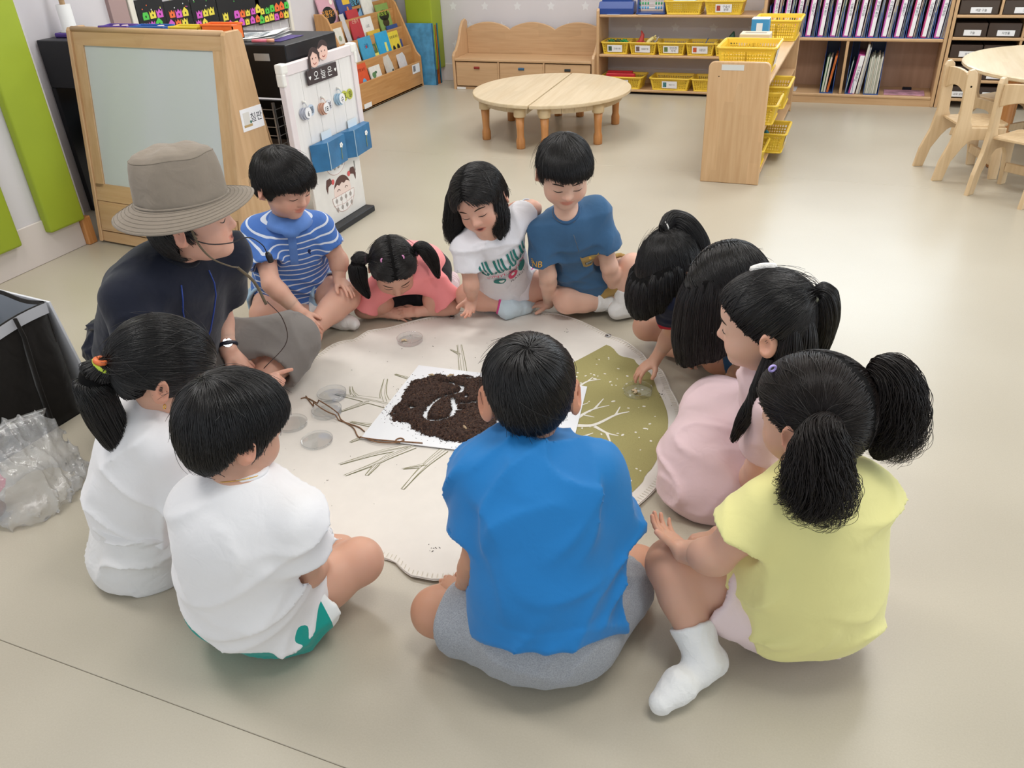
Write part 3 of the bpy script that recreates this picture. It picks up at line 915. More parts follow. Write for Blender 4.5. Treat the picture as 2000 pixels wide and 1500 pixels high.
        for t in tp:
            k = np.exp(-(np.linalg.norm(V-t, axis=1)/.009)**2)*.4; c = c*(1-k[:, None])+warm*k[:, None]
        meshes.append((V, Q)); cols.append(c); tips[s] = tp
    V, Q = merge(meshes); V = V-shift
    me = np_mesh('body', V, Q); set_col(me, np.concatenate(cols))
    body = mesh_obj('body', me, M_skin, root)
    # brows and downcast lashes lie on the face
    def on_face(X, Z):
        X, Z = np.atleast_1d(X).astype(float), np.atleast_1d(Z).astype(float)
        lo, hi = np.full(len(X), .03), np.full(len(X), .13)
        for _ in range(18):
            m_ = (lo+hi)/2; ins = F.at(np.stack([X, m_, Z], 1)) < 0
            lo = np.where(ins, m_, lo); hi = np.where(ins, hi, m_)
        return lo
    if sp.get('face', True):
        ez = sp.get('eye', 0.0)
        for nm, m_, fn, r in (('eyebrow', M_brow, lambda u: (.014+.034*u, .0205+.006*math.sin(u*2.6)-.004*u), .0021), ('eyelashes', M_lash, lambda u: (.0155+.029*u, -.0035-(.0042-.0075*ez)*math.sin(u*3.14)+.001*u), .0013)):
            for s in (-1, 1):
                az = np.array([fn(u) for u in np.linspace(0, 1, 9)])
                yy = on_face(s*az[:, 0], az[:, 1])
                pts = [toW((s*a, y0+.0002, z0))-shift for (a, z0), y0 in zip(az, yy)]
                b = MB(); b.tube(pts, [r*hs*q for q in (.35, .8, 1, 1.1, 1.1, 1.05, .9, .7, .3)], 6, flat=1.0)
                b.build(nm, m_, root, True)
    if sp.get('iris'):
        for s in (-1, 1):
            p = toW((s*.029, on_face(s*.029, -.001)[0]-.0015, -.001))-shift
            MB().lathe([(.0001, -.0035), (.003, -.0025), (.0042, 0), (.003, .0025), (.0001, .0035)], 10, Matrix.Translation(Vector(p))).build('eye', M_lash, root, True)
    return dict(root=root, body=body, j=j, shift=shift, toW=toW, toL=toL, R=R, rng=rng, sp=sp, tips=tips, F=F, w=w, on_face=on_face)

def make_hair(pr, cap, locks=(), flow=None, n=3200, m=None, step=.10, lift=.004, over=.006, keep=None, ties=(), rad=.00068, extra=None, jit=.10):
    """locks: dicts with world points 'p', radii 'r', strand count 'n', curl"""
    m = m or M_hair; n = int(n*1.9)
    rng = pr['rng']; sh = pr['shift']; ms = []
    if cap is not None:
        S = Sdf(); S.add(cap.prim()); V, Q = S.mesh(.0042); V = relax(V, Q, 1, .4); ms.append((pr['toW'](V), Q))
    if locks:
        S = Sdf()
        for lk in locks:
            pts = bez(lk['p'], max(6, 2*len(lk['p']))); rr = np.interp(np.linspace(0, 1, len(pts)), np.linspace(0, 1, len(lk['r'])), lk['r'])*lk.get('core', .86)
            for a, b, ra, rb in zip(pts[:-1], pts[1:], rr[:-1], rr[1:]): S.add(rc(a, b, ra, rb), lk.get('k', .010))
        S.disp(folds(int(rng.integers(999)), .0012, 260, A3(locks[-1]['p'][-1])-A3(locks[-1]['p'][0]), .05))
        V, Q = S.mesh(.0050); V = relax(V, Q, 1, .4); ms.append((V, Q))
    V, Q = merge(ms); V = V-sh
    hair = mesh_obj('hair', np_mesh('hair', V, Q), M_scalp, pr['root'])
    st = []
    if cap is not None and flow is not None:
        st.append(pr['toW'](cap_strands(cap, n, flow, rng, 10, step, lift, over, jit, keep).reshape(-1, 3)).reshape(-1, 10, 3)-sh)
    for lk in locks:
        a = lock_strands(lk['p'], lk['r'], int(lk.get('n', 350)*1.5), rng, 18 if lk.get('curl') else 12, lk.get('puff', lk.get('k', .010)*.27), lk.get('curl', 0), lk.get('freq', 3), 1, lk.get('ragged', .12), lk.get('wav', .002))
        st.append(a-sh)
    if cap is not None and flow is not None:      # a few flyaway strands
        f_ = cap_strands(cap, 90, flow, rng, 10, step*1.1, .014, .012, jit*3, keep)
        st.append(pr['toW'](f_.reshape(-1, 3)).reshape(-1, 10, 3)-sh)
    if extra is not None: st.append(extra-sh)
    if st: curves_obj('hair_strands', st, rad, m, hair)
    for c, ax, r, tr, col in ties:
        b = MB(); b.tube([p-sh for p in torus_pts(c, ax, r)], tr, 8, closed=True); b.build('hair_tie', mat('hair_tie_'+col, col, .45), hair, True)
    return hair

def shirt(pr, m, name='shirt', g=.006, sleeve=(.62, .046, .052), hem=-.06, hem_tilt=0.0, neck_r=.050, neck_drop=0.0, amp=.0035, freq=55, rows=None, attr=None, h=.0057, extra=None, seed=3, cutk=.008, vneck=0.0, collar=None):
    j, w, sp = pr['j'], pr['w'], pr['sp']
    S = Sdf()
    rt, fw, up, bl = torso_ops(S, j, g*w, w, sp.get('bulge'), rows)
    if extra: extra(S, 'torso')
    if hem is not None: S.cut(half(j['pel']+up*hem, -up+fw*hem_tilt), cutk)
    nk = j['neck']
    hd = unit(j['head']-nk)
    S.sub(rc(nk+hd*.11, nk+hd*.034-up*neck_drop+fw*.006, neck_r*w, neck_r*w*.92), .006)
    if vneck: S.sub(rc(nk+hd*.05+fw*.05, nk-up*vneck+fw*.115, .040*w, .010), .006)
    info = []
    for s in ('l', 'r'):
        if 'el'+s not in j: continue
        sh, el = j['sh'+s], j['el'+s]
        end = sh+(el-sh)*sleeve[0]; d = unit(el-sh)
        S.add(cut_rc(sh, end, (sleeve[1]-.006)*w, sleeve[2]*w), .026*w)
        info.append((sh, end, d))
    if amp:
        S.disp(folds(seed, amp, freq, up*.4+fw*.2+rt*.6, .5))
    for sh, end, d in info:
        S.sub(rc(end-d*.004, end+d*.06, (sleeve[2]-.0095)*w, (sleeve[2]-.004)*w), .003)
    if hem is not None and extra is None: pass
    V, Q = S.mesh(h); V = relax(V, Q, 1, .4)
    me = np_mesh(name, V-pr['shift'], Q)
    if attr:
        v = (V-j['pel'])@up
        for sh, end, d in info:
            t = (V-sh)@d; dist = np.linalg.norm(V-sh-np.outer(np.clip(t, 0, None), d), axis=1)
            on = (t > .012) & (dist < (sleeve[2]+.008)*w)
            side = unit(end-sh)
            if attr == 'sleeve': v = np.where(on, np.linalg.norm(end-sh)-t, v)
        if attr == 'sleeve':
            alls = np.zeros(len(V), bool)
            for sh, end, d in info:
                t = (V-sh)@d; dist = np.linalg.norm(V-sh-np.outer(np.clip(t, 0, None), d), axis=1)
                alls |= (t > .012) & (dist < (sleeve[2]+.008)*w)
            v = np.where(alls, v, 9.0)
        set_float(me, 'v', v)
    o = mesh_obj(name, me, m, pr['root'])
    pr['shirt'] = o; pr['tf'] = (rt, fw, up)
    if collar:
        # ribbed neckband laid on the edge of the neck opening
        bv = BVHTree.FromPolygons([Vector(v) for v in V], [tuple(q) for q in Q]); c0 = nk+hd*.02-up*neck_drop+fw*.006
        f0 = unit(fw-hd*(fw@hd)); r0 = np.cross(f0, hd); pts = []
        for k in range(28):
            a = 2*math.pi*k/28; dv = r0*math.sin(a)+f0*math.cos(a); best = None
            for rr in np.linspace(neck_r*w*.95, neck_r*w+.014, 7):
                hit = bv.ray_cast(Vector(c0+dv*rr+hd*.08), Vector(-hd), .15)
                if hit[0] is not None and (best is None or (np.array(hit[0])-best)@hd > .0015): best = np.array(hit[0])
            if best is not None: pts.append(best-pr['shift'])
        if len(pts) > 14:
            pts = np.array(pts)
            for _ in range(3): pts = (np.roll(pts, 1, 0)+2*pts+np.roll(pts, -1, 0))/4
            MB().tube([p+hd*.001 for p in pts], .0062*w, 8, closed=True).build('neckband', collar, pr['root'], True)
    return o
def shorts(pr, m, name='shorts', frac=(.7, .7), r=(.078, .072), pel=(.118, .108, .085), amp=.004, freq=60, h=.0060, seed=8, hollow=True, extra=None, zmin=.006, top=None, attr=None):
    j, w, sp = pr['j'], pr['w'], pr['sp']
    rt, fw, up = torso_frame(j)
    S = Sdf()
    u = unit(up+A3((0, 0, 1.2))); r0 = unit(rt-u*(rt@u)); f0 = np.cross(u, r0)
    S.add(ell(j['pel'], (pel[0]*w, pel[1]*w, pel[2]*w), np.stack([r0, f0, u], 1)))
    info = []
    for s, fr in zip(('l', 'r'), frac):
        if 'kn'+s not in j or fr <= 0: continue
        hip, kn = j['hi'+s], j['kn'+s]; e = hip+(kn-hip)*fr
        S.add(cut_rc(hip, e, r[0]*w, r[1]*w, .03), .04*w); info.append((e, unit(kn-hip), hip))
    if extra: extra(S)
    S.cut(half((0, 0, zmin), (0, 0, -1)), .006)
    if top is not None: S.cut(half(j['pel']+up*top, up), .01)
    if amp: S.disp(folds(seed, amp, freq, rt*.4+up*.6, .4))
    if hollow:
        for e, d, hp in info: S.sub(rc(e-d*.004, e+d*.09, r[1]*w-.0105, r[1]*w-.006), .003)
    V, Q = S.mesh(h); V = relax(V, Q, 1, .4)
    me = np_mesh(name, V-pr['shift'], Q)
    if attr:
        v = np.full(len(V), 9.0)
        for e, d, hp in info:
            t = (e-V)@d; dist = np.linalg.norm(V-hp-np.outer((V-hp)@d, d), axis=1)
            v = np.where((dist < r[1]*w+.03) & (t < .08), np.minimum(v, t), v)
        set_float(me, 'v', v)
    o = mesh_obj(name, me, m, pr['root'])
    pr[name] = o
    return o
def sock(pr, s, m, top=.25, g=.004, name='sock', seed=2):
    """sock over foot and ankle; top: fraction up the shin"""
    j, w = pr['j'], pr['w']; an, kn, to = j['an'+s], j['kn'+s], j['to'+s]
    lw = pr['sp'].get('leg', 1.0)*w
    S = Sdf(); d = kn-an; e = an+d*top
    S.add(cut_rc(an, e, .027*lw+g, (.027+.016*min(1, top/.68))*lw+g+.0015, .01))
    fd = to-an; heel = an-unit(fd)*.020*w+A3(pr['sp'].get('heel', (0, 0, -.016)))*w
    S.add(rc(an, heel, .027*w+g, .024*w+g), .015); S.add(rc(heel, an+fd*.62+A3((0, 0, -.006)), .023*w+g, .025*w+g), .02)
    S.add(rc(an+fd*.6, to, .024*w+g, .017*w+g), .015)
    S.disp(folds(seed, .0018, 120, np.cross(d, fd), .3))
    V, Q = S.mesh(.004); V = relax(V, Q, 1, .4)
    me = np_mesh(name, V-pr['shift'], Q); set_float(me, 'v', (V-e)@unit(d))
    return mesh_obj(name, me, m, pr['root'])
def bvh_of(o):
    me = o.data
    V = np.empty(len(me.vertices)*3, dtype=np.float32); me.vertices.foreach_get('co', V)
    return BVHTree.FromPolygons([Vector(v) for v in V.reshape(-1, 3)], [tuple(p.vertices) for p in me.polygons])
def drape(me, origin, ax, ay, target_bvh, lift=.0016, subdiv=True, cut=.012):
    """lay a flat mesh (XY) on a surface: points go along -(ax x ay) until they meet it"""
    bm = bmesh.new(); bm.from_mesh(me)
    bmesh.ops.triangulate(bm, faces=bm.faces[:])
    for _ in range(3):
        es = [e for e in bm.edges if e.calc_length() > cut]
        if not es: break
        bmesh.ops.subdivide_edges(bm, edges=es, cuts=1)
        bmesh.ops.triangulate(bm, faces=bm.faces[:])
    ax = Vector(ax).normalized(); ay = Vector(ay); ay = (ay-ax*ay.dot(ax)).normalized(); n = ax.cross(ay)
    o = Vector(origin)
    for v in bm.verts:
        p = o+ax*v.co.x+ay*v.co.y
        hit = target_bvh.ray_cast(p+n*.12, -n, .30)
        if hit[0] is not None: v.co = hit[0]+n*(lift+v.co.z)
        else: v.co = p
    bm.to_mesh(me); bm.free()
    return me
# ------------------------------------------------------------------ furniture
M_wood = wood_mat('light_beech_x', 'C7A075', 'D2AE84', 'X', 6, .42, .10)
M_woodY = wood_mat('light_beech_y', 'C7A075', 'D2AE84', 'Y', 6, .42, .10)
M_woodZ = wood_mat('light_beech_z', 'C7A075', 'D2AE84', 'Z', 6, .42, .10)
M_wood_pale = wood_mat('pale_beech_table', 'D6C09C', 'E0CDAD', 'Y', 5, .35, .08)
M_wood_red = wood_mat('alder_leg', 'B97C45', 'CB9058', 'Z', 8, .38)
M_ply = wood_mat('birch_ply', 'CDB088', 'DCC29C', 'Z', 5, .4)
M_ply_edge = mat('ply_edge', 'A98560', .6)
M_white = mat('paper_white', 'ECECEA', .6, .3)
M_white_gloss = mat('label_laminate', 'F0F0F2', .25, .5)
M_ink = mat('ink_black', '20202A', .6, .2)
M_yellow = mat('yellow_plastic', 'E9C53C', .38, .5)
M_dark = mat('slot_dark', '1B1512', .8, .1)
M_green = mat('lime_vinyl_pad', '98A92C', .5, .4, noise=.03, nscale=6)

# green padded bands on the left wall and the corner pillar
def pad(name, lo, hi, label):
    o = MB().box(lo, hi, .012, 3).build(name, M_green, None, False, 40); return tag(o, label, 'wall pad', 'lime wall pads')
pad('wall_pad', (-3.40, 2.50, .13), (-3.352, 2.70, 2.2), 'lime green padded band on the left wall beside the easel')
pad('wall_pad', (-3.40, 2.08, .13), (-3.352, 2.345, 2.2), 'lime green padded band on the left wall at the picture edge')
pil = MB().box((-3.60, 6.58, 0), (-3.40, 6.74, 2.6)).build('wall_pillar', M_wall); tag(pil, 'pale corner pillar behind the lime pad', None, kind='structure')
pad('wall_pad', (-3.622, 6.548, .115), (-3.378, 6.735, 2.0), 'lime green pad wrapped round the corner pillar by the bench')
for y0, lb in ((2.69, 'beside the easel'), (2.05, 'at the picture edge')):
    o = MB().box((-3.40, y0, 0), (-3.365, y0+.05, .135), .004).build('trim_post', M_wood_red); tag(o, 'small reddish wooden trim post at the foot of the left wall ' + lb, None, kind='structure')

# ---- whiteboard easel cabinet
def build_easel():
    t = thing('easel_cabinet', 'wooden A-frame easel cabinet with a whiteboard and two drawers', 'easel', (-2.40, 2.652, 0), math.atan2(-.077, .94))
    W = .945; H = .957; B = .17; D = .43
    def fy(z): return B*z/H            # front face leans back
    side = [(0, .012), (D, .012), (.30, .5), (.262, H-.02), (.245, H), (B, H), (B-.01, H-.012)]
    for x in (-W, -.024):
        MB().prism(side, .024, 'X', x, .003).build('side_panel', M_woodZ, t)
    def slab(x0, x1, z0, z1, d0, d1, name, m, par=t):
        b = MB(); b.prism([(fy(z0)+d0, z0), (fy(z1)+d0, z1), (fy(z1)+d1, z1), (fy(z0)+d1, z0)], x1-x0, 'X', x0, .002); return b.build(name, m, par)
    slab(-W+.024, -.024, .885, .94, .004, .022, 'top_rail', M_wood)
    MB().tube([(-W+.024, fy(.95)+.008, .950), (-.024, fy(.95)+.008, .950)], .012, 12).build('dowel', M_wood, t, True)
    slab(-W+.024, -W+.085, .27, .885, .004, .022, 'stile', M_woodZ); slab(-.085, -.024, .27, .885, .004, .022, 'stile', M_woodZ)
    slab(-W+.024, -.024, .235, .285, .004, .022, 'bottom_rail', M_wood)
    wb, _, _, _, b = new_mat('whiteboard_enamel'); b.inputs['Base Color'].default_value = (*hexc('C6CCCE'), 1); b.inputs['Roughness'].default_value = .16
    slab(-W+.08, -.08, .275, .89, .012, .018, 'whiteboard', wb)
    slab(-W+.024, -.024, .012, .06, .006, .03, 'plinth_rail', M_wood)
    for x0, x1 in ((-W+.03, -W/2-.008), (-W/2+.008, -.03)):
        d = slab(x0, x1, .068, .205, -.002, .02, 'drawer_front', M_wood)
        slab(x0+.012, x1-.012, .078, .195, -.006, 0.0, 'drawer_panel', M_wood, d)
        xm = (x0+x1)/2
        b = MB(); b.tube([(xm-.014, fy(.165)-.0065, .165), (xm+.014, fy(.165)-.0065, .165)], .009, 12, flat=1); b.build('finger_hole', M_dark, d)
    slab(-W/2-.006, -W/2+.006, .06, .235, .006, .02, 'divider', M_woodZ)
    slab(-W+.024, -.024, .208, .236, .002, .03, 'drawer_rail', M_wood)
    MB().prism([(D-.01, .02), (.27, H-.03), (.262, H-.03), (D-.02, .02)], W-.06, 'X', -W+.03).build('back_panel', M_wood, t)
    MB().box((-W+.024, fy(H)+.02, .905), (-.024, .25, .915)).build('top_tray', M_white, t)
    slab(-.118, -.07, .030, .043, .001, .006, 'maker_plate', M_ink)
    # sticker with a drawn board and the word for blackboard on the right side panel
    s = MB().box((0.0, .155, .565), (.0018, .285, .655), .0).build('name_sticker', M_white_gloss, t)
    mx = frame((.0022, .245, .612), (0, 1, 0), (0, .05, 1))
    text_obj('칠판', .040, mx, M_ink, s)
    MB().box((.0018, .168, .590), (.0024, .205, .640)).build('pictogram', mat('sticker_pic', 'D9D6CF', .5), s)
    MB().box((.0018, .165, .580), (.0024, .215, .590)).build('pictogram_foot', mat('sticker_pic2', 'B99C68', .5), s)
    MB().lathe([(.0001, 0), (.006, 0), (.006, .0006), (.0001, .0006)], 12, frame((.002, .208, .598), (0, 1, 0), (0, 0, 1))).build('pictogram_dot', mat('sticker_green', '2F6B5A', .5), s)
    return t
build_easel()
def tray(name, x0, x1, y0, y1, z, h, col, label):
    t = thing(name, label, 'tray', ((x0+x1)/2, (y0+y1)/2, z), 0, 'plastic trays on the easel')
    w, d = (x1-x0)/2, (y1-y0)/2
    b = MB(); b.box((-w, -d, 0), (w, d, .003)); m = mat('tray_'+col, col, .35)
    b.build('base', m, t)
    b = MB()
    b.box((-w, -d, 0), (w, -d+.004, h)); b.box((-w, d-.004, 0), (w, d, h)); b.box((-w, -d, 0), (-w+.004, d, h)); b.box((w-.004, -d, 0), (w, d, h))
    b.build('wall', m, t)
    MB().tube([(-w, -d, h), (w, -d, h), (w, d, h), (-w, d, h)], .005, 6, closed=True).build('rim', m, t)
    return t
for x0, x1, c, n in ((-3.12, -2.96, '5B3F9A', 'purple'), (-2.94, -2.76, '2F5FB0', 'blue'), (-2.73, -2.58, 'E2C93C', 'yellow'), (-2.56, -2.40, 'EE7430', 'orange')):
    tray('plastic_tray', x0, x1, 2.885-.083*(x0+2.4)*.0, 2.95, .918, .045 if n != 'orange' else .055, c, n+' shallow plastic tray on top of the easel')
for x, lb in ((-3.05, 'in the purple tray'), (-3.00, 'leaning out of the purple tray'), (-2.80, 'in the blue tray')):
    t = thing('shell_toy', 'pale pink round toy piece lying '+lb, 'toy', (x, 2.915, .922), 0, 'pale toy pieces on the easel')
    MB().lathe([(.0001, 0), (.02, .004), (.024, .02), (.016, .038), (.0001, .045)], 12).build('shell', mat('shell_pink', 'E6CFC8', .6), t, True)
    MB().tube([(.012*math.cos(a), .012*math.sin(a), .042) for a in np.linspace(0, 6.28, 10)[:-1]], .003, 6, closed=True).build('ridge', mat('shell_pink', 'E6CFC8', .6), t, True)

# ---- digital piano behind the easel, wire trolley, things on it
M_black = mat('black_laminate', '14171C', .4, .4, noise=.05, nscale=4)
t = thing('digital_piano', 'black digital piano standing behind the easel', 'piano', (-3.79, 3.10, 0))
MB().box((0, 0, .642), (1.47, .40, .866), .004).build('body', M_black, t)
MB().box((0, 0, 0), (.03, .38, .642), .003).build('side_panel', M_black, t); MB().box((1.44, .06, 0), (1.47, .38, .642), .003).build('side_panel', M_black, t)
MB().box((.03, .34, .2), (1.44, .36, .55)).build('back_board', M_black, t)
MB().box((1.30, -.0025, .80), (1.38, 0, .83)).build('spec_plate', mat('spec_plate_grey', 'B9BCBC', .5), t)
t = thing('wire_trolley', 'white wire basket trolley under the black piano', 'trolley', (-2.78, 3.32, 0))
M_wire = mat('white_wire', 'E4E2DF', .4)
b = MB()
for k in range(9): b.tube([(-.28+.07*k, -.14, .36), (-.28+.07*k, -.14, .58)], .0022, 5)
for k in range(6): b.tube([(-.28, -.14, .37+.04*k), (.28, -.14, .37+.04*k)], .0022, 5)
b.build('front_mesh', M_wire, t)
b = MB()
for k in range(6): b.tube([(.28, -.14+.056*k, .36), (.28, -.14+.056*k, .58)], .0022, 5)
for k in range(6): b.tube([(.28, -.14, .37+.04*k), (.28, .14, .37+.04*k)], .0022, 5)
b.build('side_mesh', M_wire, t)
MB().box((-.29, -.15, .32), (.29, .15, .36), .004).build('shelf', mat('trolley_pink_white', 'E3D6D2', .5), t)
for x in (-.27, .27):
    for y in (-.13, .13): MB().tube([(x, y, .02), (x, y, .60)], .008, 8).build('post', M_wire, t, True)
for x in (-.27, .27):
    for y in (-.13, .13): MB().lathe([(.012, 0), (.016, .01), (.012, .022)], 10, Matrix.Translation((x, y, 0))).build('foot', M_dark, t, True)
def paper_pile(loc, rz, label, n=3):
    t = thing('paper_sheet', label, 'papers', loc, rz, 'papers on the piano')
    for k in range(n):
        b = MB(); a = .12*(k-1)
        b.grid(8, 5, lambda u, v: ((u-.5)*.30*math.cos(a)-(v-.5)*.21*math.sin(a), (v-.5)*.21*math.cos(a)+(u-.5)*.30*math.sin(a), .002+.004*k+.025*k*max(0, u-.6)**1.2))
        b.build('sheet', M_white, t, True)
    b = MB()
    for r in range(5):
        for c in range(3):
            b.box((-.12+.075*c, -.07+.03*r, .0155), (-.06+.075*c, -.055+.03*r, .016))
    b.build('printed_lines', mat('print_grey', '8A949C', .6), t)
    return t
paper_pile((-2.62, 3.27, .867), .25, 'white printed papers fanned out on the black piano')
o = MB().box((-2.78, 3.18, .867), (-2.40, 3.36, .8685)).build('folder', mat('folder_purple', '4B3A7C', .5)); tag(o, 'purple card folder under the printed papers', 'folder')
t = thing('marker_pen', 'pink marker pen lying on the black piano', 'pen', (-2.46, 3.14, .876), .25)
MB().tube([(-.05, 0, 0), (.02, 0, 0)], .007, 10).build('barrel', mat('marker_pink', 'E0788C', .4), t, True); MB().tube([(.02, 0, 0), (.05, 0, 0)], .008, 10).build('cap', mat('marker_peach', 'E7A58A', .4), t, True)
t = thing('paper_roll_stand', 'white paper tube on a wooden dowel with purple foot on the piano', 'stand', (-3.70, 3.24, .866))
MB().box((-.06, -.05, 0), (.12, .05, .02), .004).build('foot', mat('foot_purple', '5A3E96', .5), t)
MB().lathe([(.045, .02), (.045, .028), (.034, .030), (.034, .145)], 18).build('tube', mat('tube_white', 'E2E3E2', .6), t, True); MB().lathe([(.013, .14), (.013, .40)], 12).build('dowel', M_wood, t, True)

# ---- wire grid on the recess wall with black picture cards
t = thing('wire_grid', 'pale wire grid panel on the wall behind the easel', 'grid panel', (-3.79, 3.76, .62))
b = MB()
for k in range(16): b.tube([(.006, .09*k+.03, 0), (.006, .09*k+.03, .75)], .002, 5)
for k in range(9): b.tube([(.006, .0, .02+.09*k), (.006, 1.43, .02+.09*k)], .002, 5)
b.build('mesh', M_wire, t)
MB().box((0, -.03, -.05), (.02, .01, .8), .003).build('frame_post', mat('frame_cream', 'E4DFD3', .5), t); MB().box((0, 1.40, -.05), (.02, 1.43, .8), .003).build('frame_post', mat('frame_cream', 'E4DFD3', .5), t)
o = MB().box((-3.80, 3.60, 0), (-3.775, 3.72, 2.5)).build('trim_1', mat('trim_mauve', 'A98F8C', .6)); tag(o, 'dull mauve strip on the wall beside the wire grid', None, kind='structure')
NEON = [mat('neon_'+c, c, .5) for c in ('E9D94E', 'EE7038', '53C84E', 'D45CC6')]
def house_mesh(kind):
    b = MB()
    if kind == 0: pts = [(-.5, 0), (.5, 0), (.5, .6), (0, 1.05), (-.5, .6)]
    elif kind == 1: pts = [(-.5, 0), (.5, 0), (.5, .5), (.35, .85), (-.35, .85), (-.5, .5)]
    else: pts = [(-.5, 0), (.5, 0), (.5, .9), (.3, .6), (0, .95), (-.3, .6), (-.5, .9)]
    b.prism(pts, .12, 'X', 0)
    return b.mesh('house')
HM = []
for kd in range(3):
    for m in NEON:
        me = house_mesh(kd); me.materials.append(m); HM.append(me)
DM = [MB().box((.0, -.012, 0), (.02, .012, .03)).mesh('window') for _ in range(1)]; DM[0].materials.append(M_ink)
rng = np.random.default_rng(4)
cards = [(3.77, 3.98, .80, .97, 'leftmost, half behind the easel'), (3.975, 4.19, .785, .94, 'second from the left'), (4.20, 4.42, .76, .955, 'third from the left, with a green castle'), (4.43, 4.84, .715, .95, 'wide one, second from the right'), (4.80, 5.14, .705, .98, 'rightmost above the printed papers')]
for y0, y1, z0, z1, lb in cards:
    t = thing('picture_card', 'black card with neon paper houses, '+lb, 'picture', (-3.772, y0, z0), 0, 'black house pictures')
    MB().box((0, 0, 0), (.006, y1-y0, z1-z0), .0015).build('card', mat('card_black', '101216', .6), t)
    n = int((y1-y0)/.055)
    for r in range(2):
        for k in range(n):
            if rng.uniform() < .12: continue
            s = .040+.012*rng.uniform()
            o = bpy.data.objects.new('house', HM[int(rng.integers(12))]); link(o, t)
            o.location = (.006, .035+.055*k+(r*.02), .006+.052*r+.008*rng.uniform()); o.scale = (.02, s, s)
            d = bpy.data.objects.new('window', DM[0]); link(d, o); d.location = (.121, 0, .25); d.scale = (1, 8, 8)
    for k in range(6):
        o = MB().box((.006, -.003, -.003), (.0068, .003, .003), 0, 1, Matrix.Translation((0, rng.uniform(.02, y1-y0-.02), z1-z0-rng.uniform(.02, .08)))).build('confetti', NEON[int(rng.integers(4))] if k % 2 else M_white, t)
    for y in (.3, .7):
        MB().tube([(.004, (y1-y0)*y, z1-z0), (.008, (y1-y0)*y+.01, z1-z0+.05), (.002, (y1-y0)*y+.004, z1-z0+.14)], .002, 5).build('yellow_cord', mat('cord_yellow', 'E8D24A', .6), t, True)

